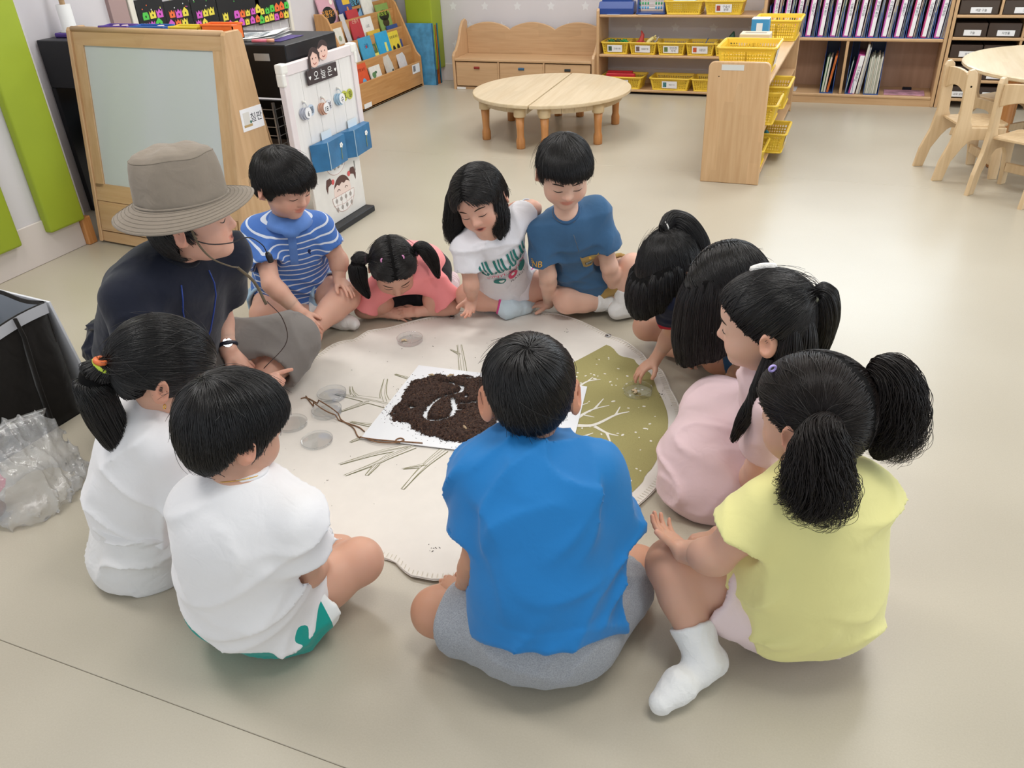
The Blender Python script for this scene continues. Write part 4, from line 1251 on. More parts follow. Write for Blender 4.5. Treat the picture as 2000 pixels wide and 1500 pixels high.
# ---- calendar board
def build_board():
    t = thing('calendar_board', 'white plank calendar board on a stand with blue pockets and date tags', 'board', (-2.285, 2.985, 0))
    M_fr = mat('board_frame', 'E2D8D8', .55, noise=.03, nscale=12)
    M_pl = mat('board_plank', 'E6E3E0', .6, noise=.03, nscale=8, stretch=(1, 6, .5))
    M_pl2 = mat('corner_white', 'EDEBE4', .4)
    for k in range(5): MB().box((-.012, .035+.104*k, .345), (.004, .035+.104*k+.1025, .775), .001).build('plank', M_pl, t)
    for z0, z1 in ((.755, .80), (.315, .365)): MB().box((-.016, 0, z0), (.012, .59, z1), .002).build('rail', M_fr, t)
    for y0, y1 in ((0, .04), (.55, .59)): MB().box((-.016, y0, .36), (.012, y1, .76), .002).build('stile', M_fr, t)
    for y in (-.006, .551):
        MB().box((-.02, y, .765), (.018, y+.045, .808), .008, 2).build('corner_guard', M_pl2, t); MB().box((-.02, y+(.0 if y < 0 else .022), .715), (.018, y+(.023 if y < 0 else .045), .77), .008, 2).build('corner_guard', M_pl2, t)
    MB().box((-.014, .09, .03), (.002, .515, .33), .002).build('lower_panel', mat('poster_paper', 'E3DFD9', .6, noise=.04, nscale=14), t)
    MB().box((-.05, .15, 0), (.05, .52, .03), .003).build('foot_bar', M_black, t)
    for y in (.2, .47): MB().box((-.035, y-.012, .03), (-.016, y+.012, .70), .002).build('back_post', M_fr, t)
    # sign with two drawn faces
    s = MB().box((.012, .165, .690), (.020, .405, .752), .002).build('sign', mat('sign_brown', '3A2E30', .6), t)
    text_obj('오 늘 은', .046, frame((.0206, .287, .721), (0, 1, 0), (0, 0, 1)), M_white, s, bold=.0005)
    for y in (.182, .388):
        h = MB(); h.prism([(y, .711), (y+.009, .722), (y+.006, .728), (y, .724), (y-.006, .728), (y-.009, .722)], .0007, 'X', .0200); h.build('heart', M_white, s)
    M_face = mat('face_print', 'EBC3B4', .6); M_hairp = mat('hair_print', '3B2A2A', .6)
    for y, z, girl in ((.238, .793, True), (.315, .812, False)):
        f = MB().lathe([(.0001, 0), (.038, 0), (.038, .004), (.0001, .005)], 24, frame((.014, y, z), (0, 1, 0), (0, 0, 1))).build('drawn_face', M_face, t)
        b = MB(); pts = [(y+.041*math.cos(a), z+.006+.041*math.sin(a)) for a in np.linspace(.25, math.pi-.25, 14)]
        if girl: pts = [(y+.036, z-.02), (y+.044, z+.02)] + pts + [(y-.044, z+.02), (y-.052, z-.05), (y-.034, z-.045), (y-.03, z+.01), (y-.005, z+.030), (y+.028, z+.012)]
        else: pts = pts + [(y-.034, z+.014), (y, z+.026), (y+.034, z+.014)]
        b.prism(pts, .002, 'X', .0185); b.build('drawn_hair', M_hairp, f)
        for dy in (-.013, .013): MB().box((.0192, y+dy-.002, z-.002), (.0200, y+dy+.002, z+.004)).build('drawn_eye', M_hairp, f)
        MB().tube([(.0195, y-.012+.004*k, z-.018-.006*math.sin(k/6*3.14)) for k in range(7)], .0012, 5).build('drawn_mouth', mat('mouth_print', 'A0483C', .6), f)
    # date tags on hooks
    def tagset(y, z, cols, txts, name):
        for i, (c, tx) in enumerate(zip(cols, txts)):
            yy = y+.052*i; st = 5 if i == 0 else 1
            g = MB()
            for k in range(st):
                g.lathe([(.0001, 0), (.024, 0), (.024, .003), (.0001, .003)], 20, frame((.006+.0045*k, yy-.004*(st-1-k), z-.006*(k % 2)), (0, 1, 0), (0, 0, 1)))
            o = g.build('date_disc', mat('disc_'+c, c, .5), t)
            top = .006+.0045*(st-1)+.0036
            if st > 1: MB().lathe([(.0001, 0), (.0235, 0), (.0235, .0012), (.0001, .0012)], 20, frame((top-.0005, yy, z-.006*((st-1) % 2)), (0, 1, 0), (0, 0, 1))).build('disc_face', M_white_gloss, o)
            text_obj(tx, .032, frame((top+.0012, yy, z-.004*(st > 1)), (0, 1, 0), (0, 0, 1)), M_ink, o)
            if st > 1: MB().tube(torus_pts((.014, yy, z+.028), (.2, 1, .2), .014, 14), .0016, 6, closed=True).build('ring', mat('ring_'+c, c, .4), o, True)
        MB().tube([(.004, y, z+.048), (.02, y, z+.046), (.022, y, z+.038)], .004, 6).build('hook', M_pl2, t, True)
    tagset(.118, .585, ('B9BBC6', 'BCCBDD'), ('6', '월'), 'month')
    tagset(.262, .575, ('D0A48E', 'DADADF'), ('18', '일'), 'day')
    tagset(.400, .588, ('A9C4D6', 'B9BE4C'), ('수', '요'), 'weekday')
    g = MB().lathe([(.0001, 0), (.024, 0), (.024, .003), (.0001, .003)], 20, frame((.006, .500, .588), (0, 1, 0), (0, 0, 1))).build('date_disc', mat('disc_B9BE4C', 'B9BE4C', .5), t)
    text_obj('일', .032, frame((.0102, .500, .588), (0, 1, 0), (0, 0, 1)), M_ink, g)
    # two blue pockets
    M_bl = mat('pocket_blue', '2E6E9C', .4, noise=.18, nscale=14)
    for y0 in (.105, .335):
        p = MB(); p.prism([(.012, y0), (.066, y0+.065), (.050, y0+.235), (.012, y0+.245)], .125, 'Z', .315)
        o = p.build('pocket', M_bl, t)
        MB().box((.0655, y0+.063, .312), (.067, y0+.067, .442)).build('pocket_edge', mat('pocket_edge_pale', 'A9C3D2', .4), o)
        MB().box((.013, y0+.10, .44), (.015, y0+.18, .475)).build('clear_tab', mat('tab_clear', 'D8E2E8', .2), o)
        for k in range(5):
            a = k*2*math.pi/5
            MB().lathe([(.0001, 0), (.006, 0), (.0001, .0008)], 8, frame((.058, y0+.185+.008*math.cos(a), .40+.008*math.sin(a)), (0, 1, 0), (0, 0, 1))).build('petal', M_white, o)
        MB().tube([(.058, y0+.185, .392), (.058, y0+.180, .365), (.059, y0+.178, .335)], .0014, 5).build('stalk', mat('stalk_olive', '8F9A55', .6), o)
    MB().lathe([(.0001, 0), (.036, 0), (.036, .006), (.0001, .007)], 22, frame((.016, .055, .34), (0, 1, 0), (0, 0, 1))).build('green_button', mat('button_green', '3B6B38', .5, noise=.3, nscale=60), t)
    # poster: a drawn smiling child with a wide toothy grin
    M_line = mat('poster_line', 'C9A59B', .6); M_br = mat('poster_hair', '5A3A34', .6); M_red = mat('poster_red', 'D65A5A', .6)
    pp = MB().lathe([(.0001, 0), (.075, 0), (.075, .0004), (.0001, .0004)], 28, frame((.0022, .325, .165), (0, 1, 0), (0, 0, 1))).build('poster_face', mat('poster_skin', 'ECD6CC', .6), t)
    b = MB(); pts = [(.325+.098*math.cos(a), .150-.095*math.sin(a)*.9) for a in np.linspace(0, math.pi, 18)]; b.prism(pts, .0006, 'X', .0026); b.build('poster_grin', mat('poster_teeth', 'EEEAE6', .6), pp)
    MB().tube([(.0033, y, z) for y, z in pts], .0013, 5, closed=True).build('poster_outline', M_line, pp)
    MB().tube([(.0036, .232, .112), (.0036, .325, .100), (.0036, .418, .112)], .0009, 5).build('tooth_line', M_line, pp)
    for k in range(4):
        yy = .262+.042*k
        MB().tube([(.0036, yy, .148), (.0036, yy, .070)], .0008, 5).build('tooth_line', M_line, pp)
        for zz in (.130, .088):
            MB().lathe([(.0001, 0), (.011, 0), (.0001, .0006)], 12, frame((.0036, yy-.002, zz), (0, 1, 0), (0, 0, 1))).build('tooth_dot', mat('dot_grey', 'A49E98', .7), pp)
    b = MB(); b.prism([(.325+.075*math.cos(a), .165+.075*math.sin(a)) for a in np.linspace(.35, math.pi-.35, 14)] + [(.262, .196), (.285, .206), (.30, .196), (.325, .207), (.345, .197), (.365, .206), (.388, .196)], .0007, 'X', .0028); b.build('poster_fringe', M_br, pp)
    for s in (-1, 1):
        cy = .325+s*.072
        b = MB(); b.prism([(cy, .225), (cy+s*.02, .252), (cy+s*.05, .250), (cy+s*.062, .215), (cy+s*.055, .185), (cy+s*.043, .215), (cy+s*.02, .222)], .0007, 'X', .003); b.build('poster_pigtail', M_br, pp)
        MB().lathe([(.0001, 0), (.013, 0), (.0001, .0012)], 12, frame((.0036, cy, .228), (0, 1, 0), (0, 0, 1))).build('poster_bow', M_red, pp)
        MB().tube([(.0034, .325+s*.034-.012+.004*k, .172+.008*math.sin(k/6*3.14)) for k in range(7)], .0016, 5).build('poster_eye', M_br, pp)
    b = MB(); pts = [(.30+.085*math.cos(a), .318-.065*math.sin(a)) for a in np.linspace(.1, math.pi-.1, 14)]; b.prism(pts, .0006, 'X', .0026); g = b.build('poster_grin', mat('poster_teeth', 'EEEAE6', .6), t)
    MB().tube([(.0033, y, z) for y, z in pts], .0012, 5, closed=True).build('poster_outline', M_line, g)
    for k in range(4): MB().lathe([(.0001, 0), (.011, 0), (.0001, .0006)], 12, frame((.0036, .25+.034*k, .285+.006*abs(k-1.5)), (0, 1, 0), (0, 0, 1))).build('tooth_dot', mat('dot_grey', 'A49E98', .7), g)
    MB().box((.0022, .455, .225), (.003, .463, .275)).build('poster_stroke', mat('stroke_grey', '8A8782', .7), t)
    return t
build_board()

# ---- tiered book rack on the recess wall
RX, RY0, RY1 = -3.48, 5.45, 6.49
t = thing('book_rack', 'low wooden tiered book rack against the left wall', 'book rack', (RX, RY0, 0))
prof = [(0, 0), (0, .24), (-.035, .28), (-.19, .66), (-.23, .69), (-.30, .69), (-.30, 0)]
prof2 = [(x, z) for x, z in prof]
M_rack = wood_mat('rack_beech', 'BC8850', 'CB9A63', 'Y', 6, .45, .08); M_rackz = wood_mat('rack_beech_z', 'BC8850', 'CB9A63', 'Z', 6, .45)
for y in (0, RY1-RY0-.02): MB().prism(prof2, .02, 'Y', y, .004).build('side_panel', M_rackz, t)
TIERS = [(-.002, .01, .205), (-.075, .16, .335), (-.145, .29, .475), (-.215, .42, .615)]
for k, (x, z0, z1) in enumerate(TIERS):
    MB().box((x-.014, .02, z0), (x, RY1-RY0-.02, z1), .002).build('tier_board', M_rack, t)
    MB().box((x-.075, .02, z0), (x, RY1-RY0-.02, z0+.012)).build('tier_shelf', M_rack, t)
MB().box((-.30, .02, .0), (-.288, RY1-RY0-.02, .68)).build('back_board', M_rack, t)
MB().box((0, .86, .125), (.0015, .99, .195)).build('name_sticker', M_white_gloss, t); MB().box((.0016, .875, .140), (.002, .915, .185)).build('sticker_photo', mat('photo_grey', '7F7F84', .6, noise=.3, nscale=60), t)
MB().box((0, .05, .02), (.0012, .16, .055)).build('spec_label', M_white, t)
MB().box((-.28, .03, -.0), (-.01, RY1-RY0-.03, .006)).build('plinth', M_dark, t)
def book(name, label, cat, loc, size, col, lean=0.25, yaw=0.0, title=None, tcol=None, tsize=.03, art=None, group='picture books in the rack', spine=None, axis='X'):
    """a thin book standing with its cover towards +X (local), leaning back"""
    t = thing(name, label, cat, loc, yaw, group)
    w, h, d = size
    mx = Matrix.Rotation(-lean, 4, 'Y')
    m = mat('cover_'+col, col, .4, noise=.06, nscale=30)
    MB().box((-.002, -w/2, 0), (0, w/2, h), 0, 1, mx).build('cover', m, t)
    MB().box((-d+.002, -w/2+.003, .003), (-.002, w/2-.001, h-.003), 0, 1, mx).build('pages', M_white, t)
    MB().box((-d, -w/2, 0), (-d+.002, w/2, h), 0, 1, mx).build('back_cover', m, t)
    MB().box((-d, -w/2-.001, 0), (0, -w/2+.002, h), 0, 1, mx).build('spine', mat('cover_'+(spine or col), spine or col, .4), t)
    for a in (art or []):
        kind, c, y, z, s1, s2 = a
        if kind == 'e': MB().lathe([(.0001, 0), (1, 0), (1, .0006), (.0001, .0006)], 16, mx @ Matrix.Translation((.0002, y, z)) @ frame((0, 0, 0), (0, 1, 0), (0, 0, 1)) @ Matrix.Diagonal((s1, s2, 1, 1))).build('cover_art', mat('art_'+c, c, .5), t)
        else: MB().box((.0002, y-s1, z-s2), (.0008, y+s1, z+s2), 0, 1, mx).build('cover_art', mat('art_'+c, c, .5), t)
    if title:
        text_obj(title, tsize, mx @ frame((.0014, 0, h*(tcol[1] if isinstance(tcol, tuple) else .7)), (0, 1, 0), (0, 0, 1)), mat('title_'+(tcol[0] if isinstance(tcol, tuple) else tcol or '20202A'), tcol[0] if isinstance(tcol, tuple) else tcol or '20202A', .5), t, bold=.0004)
    return t
def rb(tier, y, w, h, col, label, **k):
    x, z0, z1 = TIERS[tier]
    return book('picture_book', label, 'book', (RX+x-.02-.002*k.pop('row', 0)*10, RY0+y, z0+.014+k.pop('up', 0)+(.075 if tier else .03)), (w*1.08, h*1.08, k.pop('d', .008)), col, k.pop('lean', .22), **k)
BLK = '15161A'
rb(3, .16, .20, .27, 'D4A2B0', 'pink dinosaur search book on the top tier', art=[('e', BLK, 0, .16, .085, .06), ('e', 'EFE6DA', .07, .245, .02, .018)], title='공룡찾기', tcol=('E8A23A', .58), tsize=.055)
rb(3, .40, .17, .25, '3D4A8C', 'blue and yellow storybook on the top tier', art=[('b', 'E3B93B', .03, .225, .05, .02), ('e', 'D98A4A', .03, .17, .012, .02)])
rb(3, .56, .17, .30, '7FA8C8', 'pale blue picture search book at the top of the rack', row=1, art=[('e', BLK, 0, .19, .075, .07)], title='그림찾기', tcol=('6FC3E8', .62), tsize=.05)
rb(3, .72, .15, .21, 'E6E4DF', 'white booklet on the top tier beside the maze book')
rb(2, .86, .18, .27, '86A25A', 'green maze search book standing on the upper tier', art=[('e', BLK, 0, .205, .078, .042), ('e', '3A2F22', 0, .15, .05, .035), ('b', 'C59A6A', 0, .07, .06, .03)], title='미로찾기', tcol=('B8D84A', .76), tsize=.048)
rb(2, .12, .15, .19, 'DDD8CC', 'white floral booklet on the second tier by the board', art=[('e', '9AA58A', .03, .13, .02, .02), ('e', 'B9A890', -.03, .10, .02, .015)])
rb(2, .30, .06, .27, 'D5D5D8', 'grey and white magazine bundle on the second tier', d=.03, yaw=.5)
rb(2, .41, .15, .28, 'B5323C', 'red storybook on the second tier', art=[('e', '7A2A4A', -.02, .08, .03, .03)], title='곤충기', tcol=('E8C9B0', .72), tsize=.035)
rb(2, .57, .15, .21, 'E8E6E2', 'white book with a green dot on the second tier', art=[('e', '4F8A4A', .04, .10, .01, .012)], title='나무', tcol=('55555C', .70), tsize=.028)
rb(1, .40, .17, .22, '3F9CC4', 'bright blue storybook on the third tier', title='곤충', tcol=('1F3F74', .72), tsize=.035, art=[('e', 'C23A3A', 0, .165, .01, .012)])
rb(1, .66, .18, .22, '2FA4D6', 'sky blue storybook with a yellow pencil on the third tier', art=[('b', 'E6E27A', .03, .12, .016, .035), ('b', 'E6E27A', .045, .06, .02, .012)])
rb(1, .60, .18, .24, 'D8B23F', 'yellow framed storybook behind the sky blue one', row=1, art=[('b', '3F6A36', .02, .17, .07, .04)])
rb(1, .90, .16, .24, '34508F', 'navy storybook on the third tier behind the yellow footprint book', row=1)
rb(1, .84, .15, .20, 'E9D13E', 'yellow footprint book on the third tier', art=[('e', BLK, -.035, .07, .024, .042), ('e', BLK, .035, .075, .024, .042)], title='토끼 와 여우', tcol=('2A2A2A', .80), tsize=.026)
rb(1, .46, .20, .20, 'E6DA6A', 'yellow and green hedgehog book on the third tier', lean=.30, art=[('b', '53682E', 0, .135, .098, .035), ('e', 'A98A62', .06, .14, .016, .02)], title='나무 찾기', tcol=('2A2A2A', .28), tsize=.04)
rb(1, .22, .10, .20, 'D9DADC', 'grey white leaflet on the third tier behind the calendar board', art=[('b', '5F7F9C', 0, .06, .03, .012)])
rb(0, .14, .20, .20, 'D4542E', 'orange red storybook with a blue bag on the bottom tier', up=.06, art=[('e', '5FA8D4', .03, .07, .03, .04), ('e', 'C58A5A', -.04, .03, .02, .022)], title='그림 모형 놀이', tcol=('8A2A1E', .80), tsize=.026)
rb(0, .36, .15, .17, 'E4E2DB', 'white leaf-print booklet on the bottom tier', up=.045, art=[('e', '5E8A5A', -.03, .12, .028, .022), ('e', '55795A', .0, .135, .02, .01), ('b', '2A2A2A', -.01, .04, .012, .012)])
rb(0, .62, .12, .22, 'DCDAD2', 'stack of thin white readers with a black picture on the bottom tier', up=.035, d=.035, yaw=.3, art=[('b', '2E3A2E', .02, .08, .025, .04), ('e', 'C25A2A', .01, .07, .01, .012)])
rb(0, .83, .13, .20, 'DFDFE2', 'pair of white booklets at the end of the bottom tier', up=.035, d=.025, yaw=.2, art=[('b', '6A6A6A', 0, .04, .035, .006)])
# tall big books leaning at the far end of the rack
for y, w, h, c, lb in ((6.535, .26, .49, '4E93BE', 'big blue sea picture book'), (6.565, .24, .44, '27427E', 'dark blue big book with white edge'), (6.60, .25, .47, 'E07A34', 'big orange board book'), (6.63, .25, .48, '3C8CB0', 'thin turquoise big book')):
    t = thing('big_book', lb+' standing between the rack and the lime pad', 'book', (-3.50, y-.015, 0), 0, 'big books beside the rack')
    m = mat('big_'+c, c, .4, noise=.25 if c == '4E93BE' else .06, nscale=18)
    MB().box((-w/2, 0, 0), (w/2, .006, h), .001).build('cover', m, t); MB().box((-w/2+.003, .006, .004), (w/2-.006, .016, h-.004)).build('pages', M_white, t); MB().box((-w/2, .016, 0), (w/2, .020, h)).build('back_cover', m, t); MB().box((w/2-.004, 0, 0), (w/2, .020, h)).build('spine', m, t)

# ---- bench with drawers
t = thing('storage_bench', 'beech bench with scalloped back and three drawers on the back wall', 'bench', (-3.15, 6.40, 0))
BW = 1.22
M_b = wood_mat('bench_beech', 'C6A078', 'D0AC84', 'X', 6, .42, .10)
sp_ = [(0, .0), (0, .26), (.02, .285), (.06, .30), (.12, .36), (.17, .45), (.22, .50), (.27, .51), (.30, .49), (.30, 0)]
for x in (0, BW-.022): MB().prism([(y, z) for y, z in sp_], .022, 'X', x, .004).build('side_panel', wood_mat('bench_beech_z', 'C6A078', 'D0AC84', 'Z', 6, .42), t)
pts = [(.022, .24)] + [(.022+(BW-.044)*u, .43+.055*abs(math.sin(u*3*math.pi))**.75) for u in np.linspace(0, 1, 49)] + [(BW-.022, .24)]
MB().prism(pts, .02, 'Y', .275, .004).build('backrest', M_b, t)
MB().box((.022, .0, .222), (BW-.022, .29, .242), .004).build('seat', M_b, t)
MB().box((.022, .02, .0), (BW-.022, .28, .02)).build('bottom_board', M_b, t); MB().box((.022, .28, .02), (BW-.022, .29, .222)).build('back_board', M_b, t)
dw = (BW-.044)/3
for k, c in enumerate(('8A2A20', '2E5A7A', '202A2E')):
    x0 = .022+dw*k
    d = MB().box((x0+.006, .008, .028), (x0+dw-.010, .024, .214), .003).build('drawer', M_b, t)
    b = MB(); xm = x0+dw*.5; b.tube([(xm-.024, .0075, .172), (xm+.024, .0075, .172)], .010, 12); b.build('hand_slot', mat('slot_'+c, c, .6), d)
    if k: MB().box((x0-.009, .003, .02), (x0+.003, .28, .222)).build('divider', M_b, t)
MB().box((.03, -.001, .003), (.11, 0, .02)).build('spec_label', M_white, t)

# ---- pair of half-round low tables
def half_table(loc, rz, label):
    t = thing('half_round_table', label, 'table', loc, rz, 'half-round low tables')
    pts = [(0, -.515), (0, .515)] + [(.515*math.sin(a)*-1, .515*math.cos(a)) for a in np.linspace(.06, math.pi-.06, 30)]
    MB().prism(pts, .022, 'Z', .258, .006, 2).build('table_top', M_wood_pale, t)
    ap = [(-.035, -.44), (-.035, .44)] + [(-.42*math.sin(a)-.03, .42*math.cos(a)) for a in np.linspace(.15, math.pi-.15, 16)]
    b = MB(); n = len(ap)
    for i in range(n):
        p, q = ap[i], ap[(i+1) % n]; d = Vector((q[0]-p[0], q[1]-p[1], 0)); L = d.length; d.normalize(); nn = Vector((-d.y, d.x, 0))*.008
        b.prism([(p[0]-nn.x, p[1]-nn.y), (q[0]-nn.x, q[1]-nn.y), (q[0]+nn.x, q[1]+nn.y), (p[0]+nn.x, p[1]+nn.y)], .045, 'Z', .213)
    b.build('apron', M_wood_pale, t)
    for x, y in ((-.075, -.44), (-.075, .44), (-.37, -.26), (-.37, .26)):
        MB().lathe([(.035, .195), (.038, .2), (.039, .258)], 16, Matrix.Translation((x, y, 0))).build('leg_socket', mat('socket_cream', 'D9C29A', .5), t, True)
        MB().lathe([(.026, 0), (.0285, .004), (.0285, .050), (.0255, .062), (.022, .075), (.0235, .12), (.0285, .200)], 16, Matrix.Translation((x, y, 0))).build('leg', M_wood_red, t, True)
    return t
half_table((-1.872-.002, 5.24, 0), .06, 'half-round low beech table, left half of the pair in front of the bench')
o = half_table((-1.866+.002, 5.24, 0), math.pi+.06, 'half-round low beech table, right half of the pair in front of the bench')

# ---- yellow perforated baskets
def basket_mesh(w, d, h):
    b = MB(); tp = .86
    def wall(p0, p1, q0, q1):
        p0, p1, q0, q1 = map(Vector, (p0, p1, q0, q1))     # bottom pair, top pair
        L = (p1-p0).length; nh = max(4, int(L/.0135)); nv = 5
        n = (p1-p0).cross(q0-p0).normalized()*.0016
        def pt(u, v): return (p0.lerp(p1, u)).lerp(q0.lerp(q1, u), v)
        def bar(u0, u1, v0, v1):
            c = [pt(u0, v0), pt(u1, v0), pt(u1, v1), pt(u0, v1)]
            vs = [b.bm.verts.new(x-n) for x in c]+[b.bm.verts.new(x+n) for x in c]
            for f in ((0, 1, 2, 3), (7, 6, 5, 4), (0, 4, 5, 1), (1, 5, 6, 2), (2, 6, 7, 3), (3, 7, 4, 0)): b.bm.faces.new([vs[i] for i in f])
        bar(0, 1, 0, .16); bar(0, 1, .84, 1); bar(0, .05, .16, .84); bar(.95, 1, .16, .84); bar(.475, .525, .16, .84)
        for k in range(1, nh*1):
            u = .05+.9*k/nh
            bar(u-.0022/L*1.4, u+.0022/L*1.4, .16, .84)
        for k in range(1, nv):
            v = .16+.68*k/nv; bar(.05, .95, v-.032, v+.032)
    B = [(-w/2*tp, -d/2*tp, 0), (w/2*tp, -d/2*tp, 0), (w/2*tp, d/2*tp, 0), (-w/2*tp, d/2*tp, 0)]
    T = [(-w/2, -d/2, h), (w/2, -d/2, h), (w/2, d/2, h), (-w/2, d/2, h)]
    for i in range(4): wall(B[i], B[(i+1) % 4], T[i], T[(i+1) % 4])
    b.box((-w/2*tp, -d/2*tp, 0), (w/2*tp, d/2*tp, .003))
    return b.mesh('basket_wall')
def rim_mesh(w, d, h):
    b = MB()
    def loop(w_, d_, z, r):
        pts = []
        for sx, sy, a0 in ((1, 1, 0), (-1, 1, 90), (-1, -1, 180), (1, -1, 270)):
            for k in range(4):
                a = math.radians(a0+k*30); pts.append((sx*(w_/2-.02)+.02*math.cos(a), sy*(d_/2-.02)+.02*math.sin(a), z))
        b.tube(pts, r, 6, closed=True)
    loop(w+.014, d+.014, h, .006); loop(w*.87+.006, d*.87+.006, .004, .005)
    return b.mesh('basket_rim')
_BK = {}
def basket(loc, rz, size, label, text=None, pic=None, group='yellow baskets', front='y'):
    key = size
    if key not in _BK:
        a = basket_mesh(*size); a.materials.append(M_yellow); c = rim_mesh(*size); c.materials.append(M_yellow); _BK[key] = (a, c)
    t = thing('basket', label, 'basket', loc, rz, group)
    link(bpy.data.objects.new('basket_wall', _BK[key][0]), t); link(bpy.data.objects.new('rim', _BK[key][1]), t)
    if text is not None:
        w, d, h = size; tw = min(.115, w*.62)
        sl = (d/2*.14)/h
        mx = frame((0, -d/2*.93-.007, h*.5), (1, 0, 0), (0, -sl, 1))
        c = MB().box((-tw/2, -h*.30, -.001), (tw/2, h*.30, .001), .0, 1, mx).build('label_card', M_white_gloss, t)
        text_obj(text, min(.026, .85*tw*.62/max(1, max(len(q) for q in text.split('\n')))), mx @ Matrix.Translation((tw*.16, 0, .0013)), M_ink, c)
        if pic: MB().box((-tw*.43, -h*.2, .001), (-tw*.20, h*.2, .0014), 0, 1, mx).build('label_picture', mat('pic_'+pic, pic, .5, noise=.4, nscale=90), c)
    return t

# ---- three-tier shelf on the back wall
t = thing('toy_shelf', 'open beech shelf with yellow baskets beside the bench', 'shelf', (-1.93, 6.45, 0))
SW = 1.235
for x in (0, SW-.022): MB().prism([(0, 0), (0, .595), (.015, .612), (.27, .612), (.27, 0)], .022, 'X', x, .004).build('side_panel', M_woodZ, t)
for z in (.018, .270, .552): MB().box((.022, .002, z), (SW-.022, .268, z+.018), .005).build('shelf_board', M_wood, t)
MB().box((.022, .03, 0), (SW-.022, .05, .018)).build('plinth', M_dark, t)
MB().box((.022, .262, .036), (SW-.022, .268, .075)).build('back_rail', M_wood, t)
sy = 6.55
basket((-1.785, sy+.01, .2885), 0, (.205, .19, .085), 'yellow basket of green toy insects on the middle shelf', '곤충모형', '3E5A48')
basket((-1.568, sy+.01, .2885), 0, (.205, .19, .085), 'yellow basket holding a red toy and pale gloves', '동물모형', '6E5A58')
basket((-1.352, sy+.01, .2885), 0, (.205, .19, .085), 'yellow basket with a large garden photo label', '망원경\n자석', '5F7A44')
basket((-1.136, sy+.01, .2885), 0, (.205, .19, .085), 'yellow basket with a blue stick inside', '자연물 관찰\n자연물 분류', 'C9552E')
basket((-.925, sy+.01, .2885), 0, (.205, .19, .085), 'yellow basket half behind the free-standing shelf with a dark green toy')
basket((-1.725, sy, .0365), 0, (.32, .20, .088), 'yellow basket carrying red bars on the bottom shelf', '색깔놀이', 'A8505A')
basket((-1.345, sy, .0365), 0, (.30, .20, .088), 'empty yellow basket with a caterpillar label on the bottom shelf', '애벌레 먹기', '3F7A80')
basket((-1.055, sy, .0365), 0, (.24, .20, .088), 'yellow basket on the bottom shelf cut off by the free-standing shelf')
basket((-1.275, sy, .571), 0, (.27, .20, .090), 'yellow basket of papers on top of the toy shelf')
basket((-.985, sy, .571), 0, (.27, .20, .090), 'yellow basket with a snail label on top of the toy shelf', '구슬이\n분류', 'A8463A')
# contents
def blob_toy(name, label, cat, loc, col, pts, r, group=None):
    t = thing(name, label, cat, loc, 0, group)
    for k, (p, rr) in enumerate(zip(pts, r)):
        MB().tube(p, rr, 7).build('limb' if k else 'torso', mat('toy_'+col, col, .5), t, True)
    return t
rng = np.random.default_rng(8)
for k in range(3):
    c = ('2F7A46', '4A5A3A', '2C9A54')[k]
    blob_toy('toy_insect', ('dark green toy insect in the first basket', 'brown green toy insect in the first basket', 'bright green toy insect at the basket edge')[k], 'toy', (-1.83+.05*k, 6.53, .345), c,
             [[(-.03, 0, .02), (0, 0, .035), (.035, 0, .022)]]+[[(x, 0, .03), (x+.005*s, .018*s, .042), (x, .03*s, .012)] for x in (-.015, .01) for s in (-1, 1)], [[.006, .012, .006]]+[.003]*4, 'toy insects')
o = MB().lathe([(.0001, 0), (.03, .004), (.042, .02), (.03, .042), (.0001, .05)], 14, Matrix.Translation((-1.85, 6.57, .33))).build('wooden_ball', M_wood, None, True); tag(o, 'round beige wooden piece in the first basket', 'toy')
blob_toy('toy_dinosaur', 'red plastic toy rearing out of the second basket', 'toy', (-1.60, 6.54, .31), 'C2473F', [[(-.02, 0, 0), (0, 0, .06), (.012, 0, .11), (.0, 0, .14)], [(0, 0, .07), (-.035, 0, .05), (-.05, 0, .04)], [(.01, 0, .06), (.045, .01, .035), (.06, 0, .02)]], [[.02, .024, .014, .004], [.012, .01, .004], [.014, .01, .004]])
blob_toy('glove', 'pale yellow rubber glove hanging over the second basket', 'glove', (-1.53, 6.51, .33), 'DFCF8A', [[(-.03, -.03, 0), (0, 0, .05), (.03, .01, .075)], [(.03, .01, .075), (.055, .01, .07)], [(.03, .01, .075), (.05, .0, .09)], [(-.02, -.03, 0), (-.035, -.04, -.005)]], [[.014, .016, .012], [.007, .005], [.007, .005], [.008, .004]])
blob_toy('plastic_scrap', 'clear plastic scrap at the edge of the second basket', 'scrap', (-1.49, 6.53, .36), 'C9C6C6', [[(0, 0, 0), (.015, 0, .03), (.03, 0, .05)], [(0, 0, .01), (-.02, 0, .04)]], [[.008, .006, .002], [.006, .002]])
blob_toy('magnifier_toy', 'yellow tube toy lying in the third basket', 'toy', (-1.37, 6.54, .355), 'E0BC38', [[(-.06, 0, 0), (.03, 0, -.01)], [(.03, 0, -.01), (.045, 0, -.012)]], [.016, .02])
o = MB().tube([(-1.13, 6.52, .32), (-1.09, 6.54, .405)], .0035, 6).build('stick', mat('stick_blue', '3F5C86', .4), None, True); tag(o, 'thin blue stick standing in the fourth basket', 'stick')
blob_toy('toy_dinosaur', 'dark green toy peeking over the free-standing shelf', 'toy', (-.93, 6.54, .335), '23493C', [[(-.02, 0, 0), (0, 0, .05), (.015, 0, .09), (.02, 0, .115)], [(-.01, 0, .04), (-.05, 0, .03)], [(.01, 0, .05), (.04, 0, .035)]], [[.026, .03, .018, .005], [.014, .006], [.012, .005]])
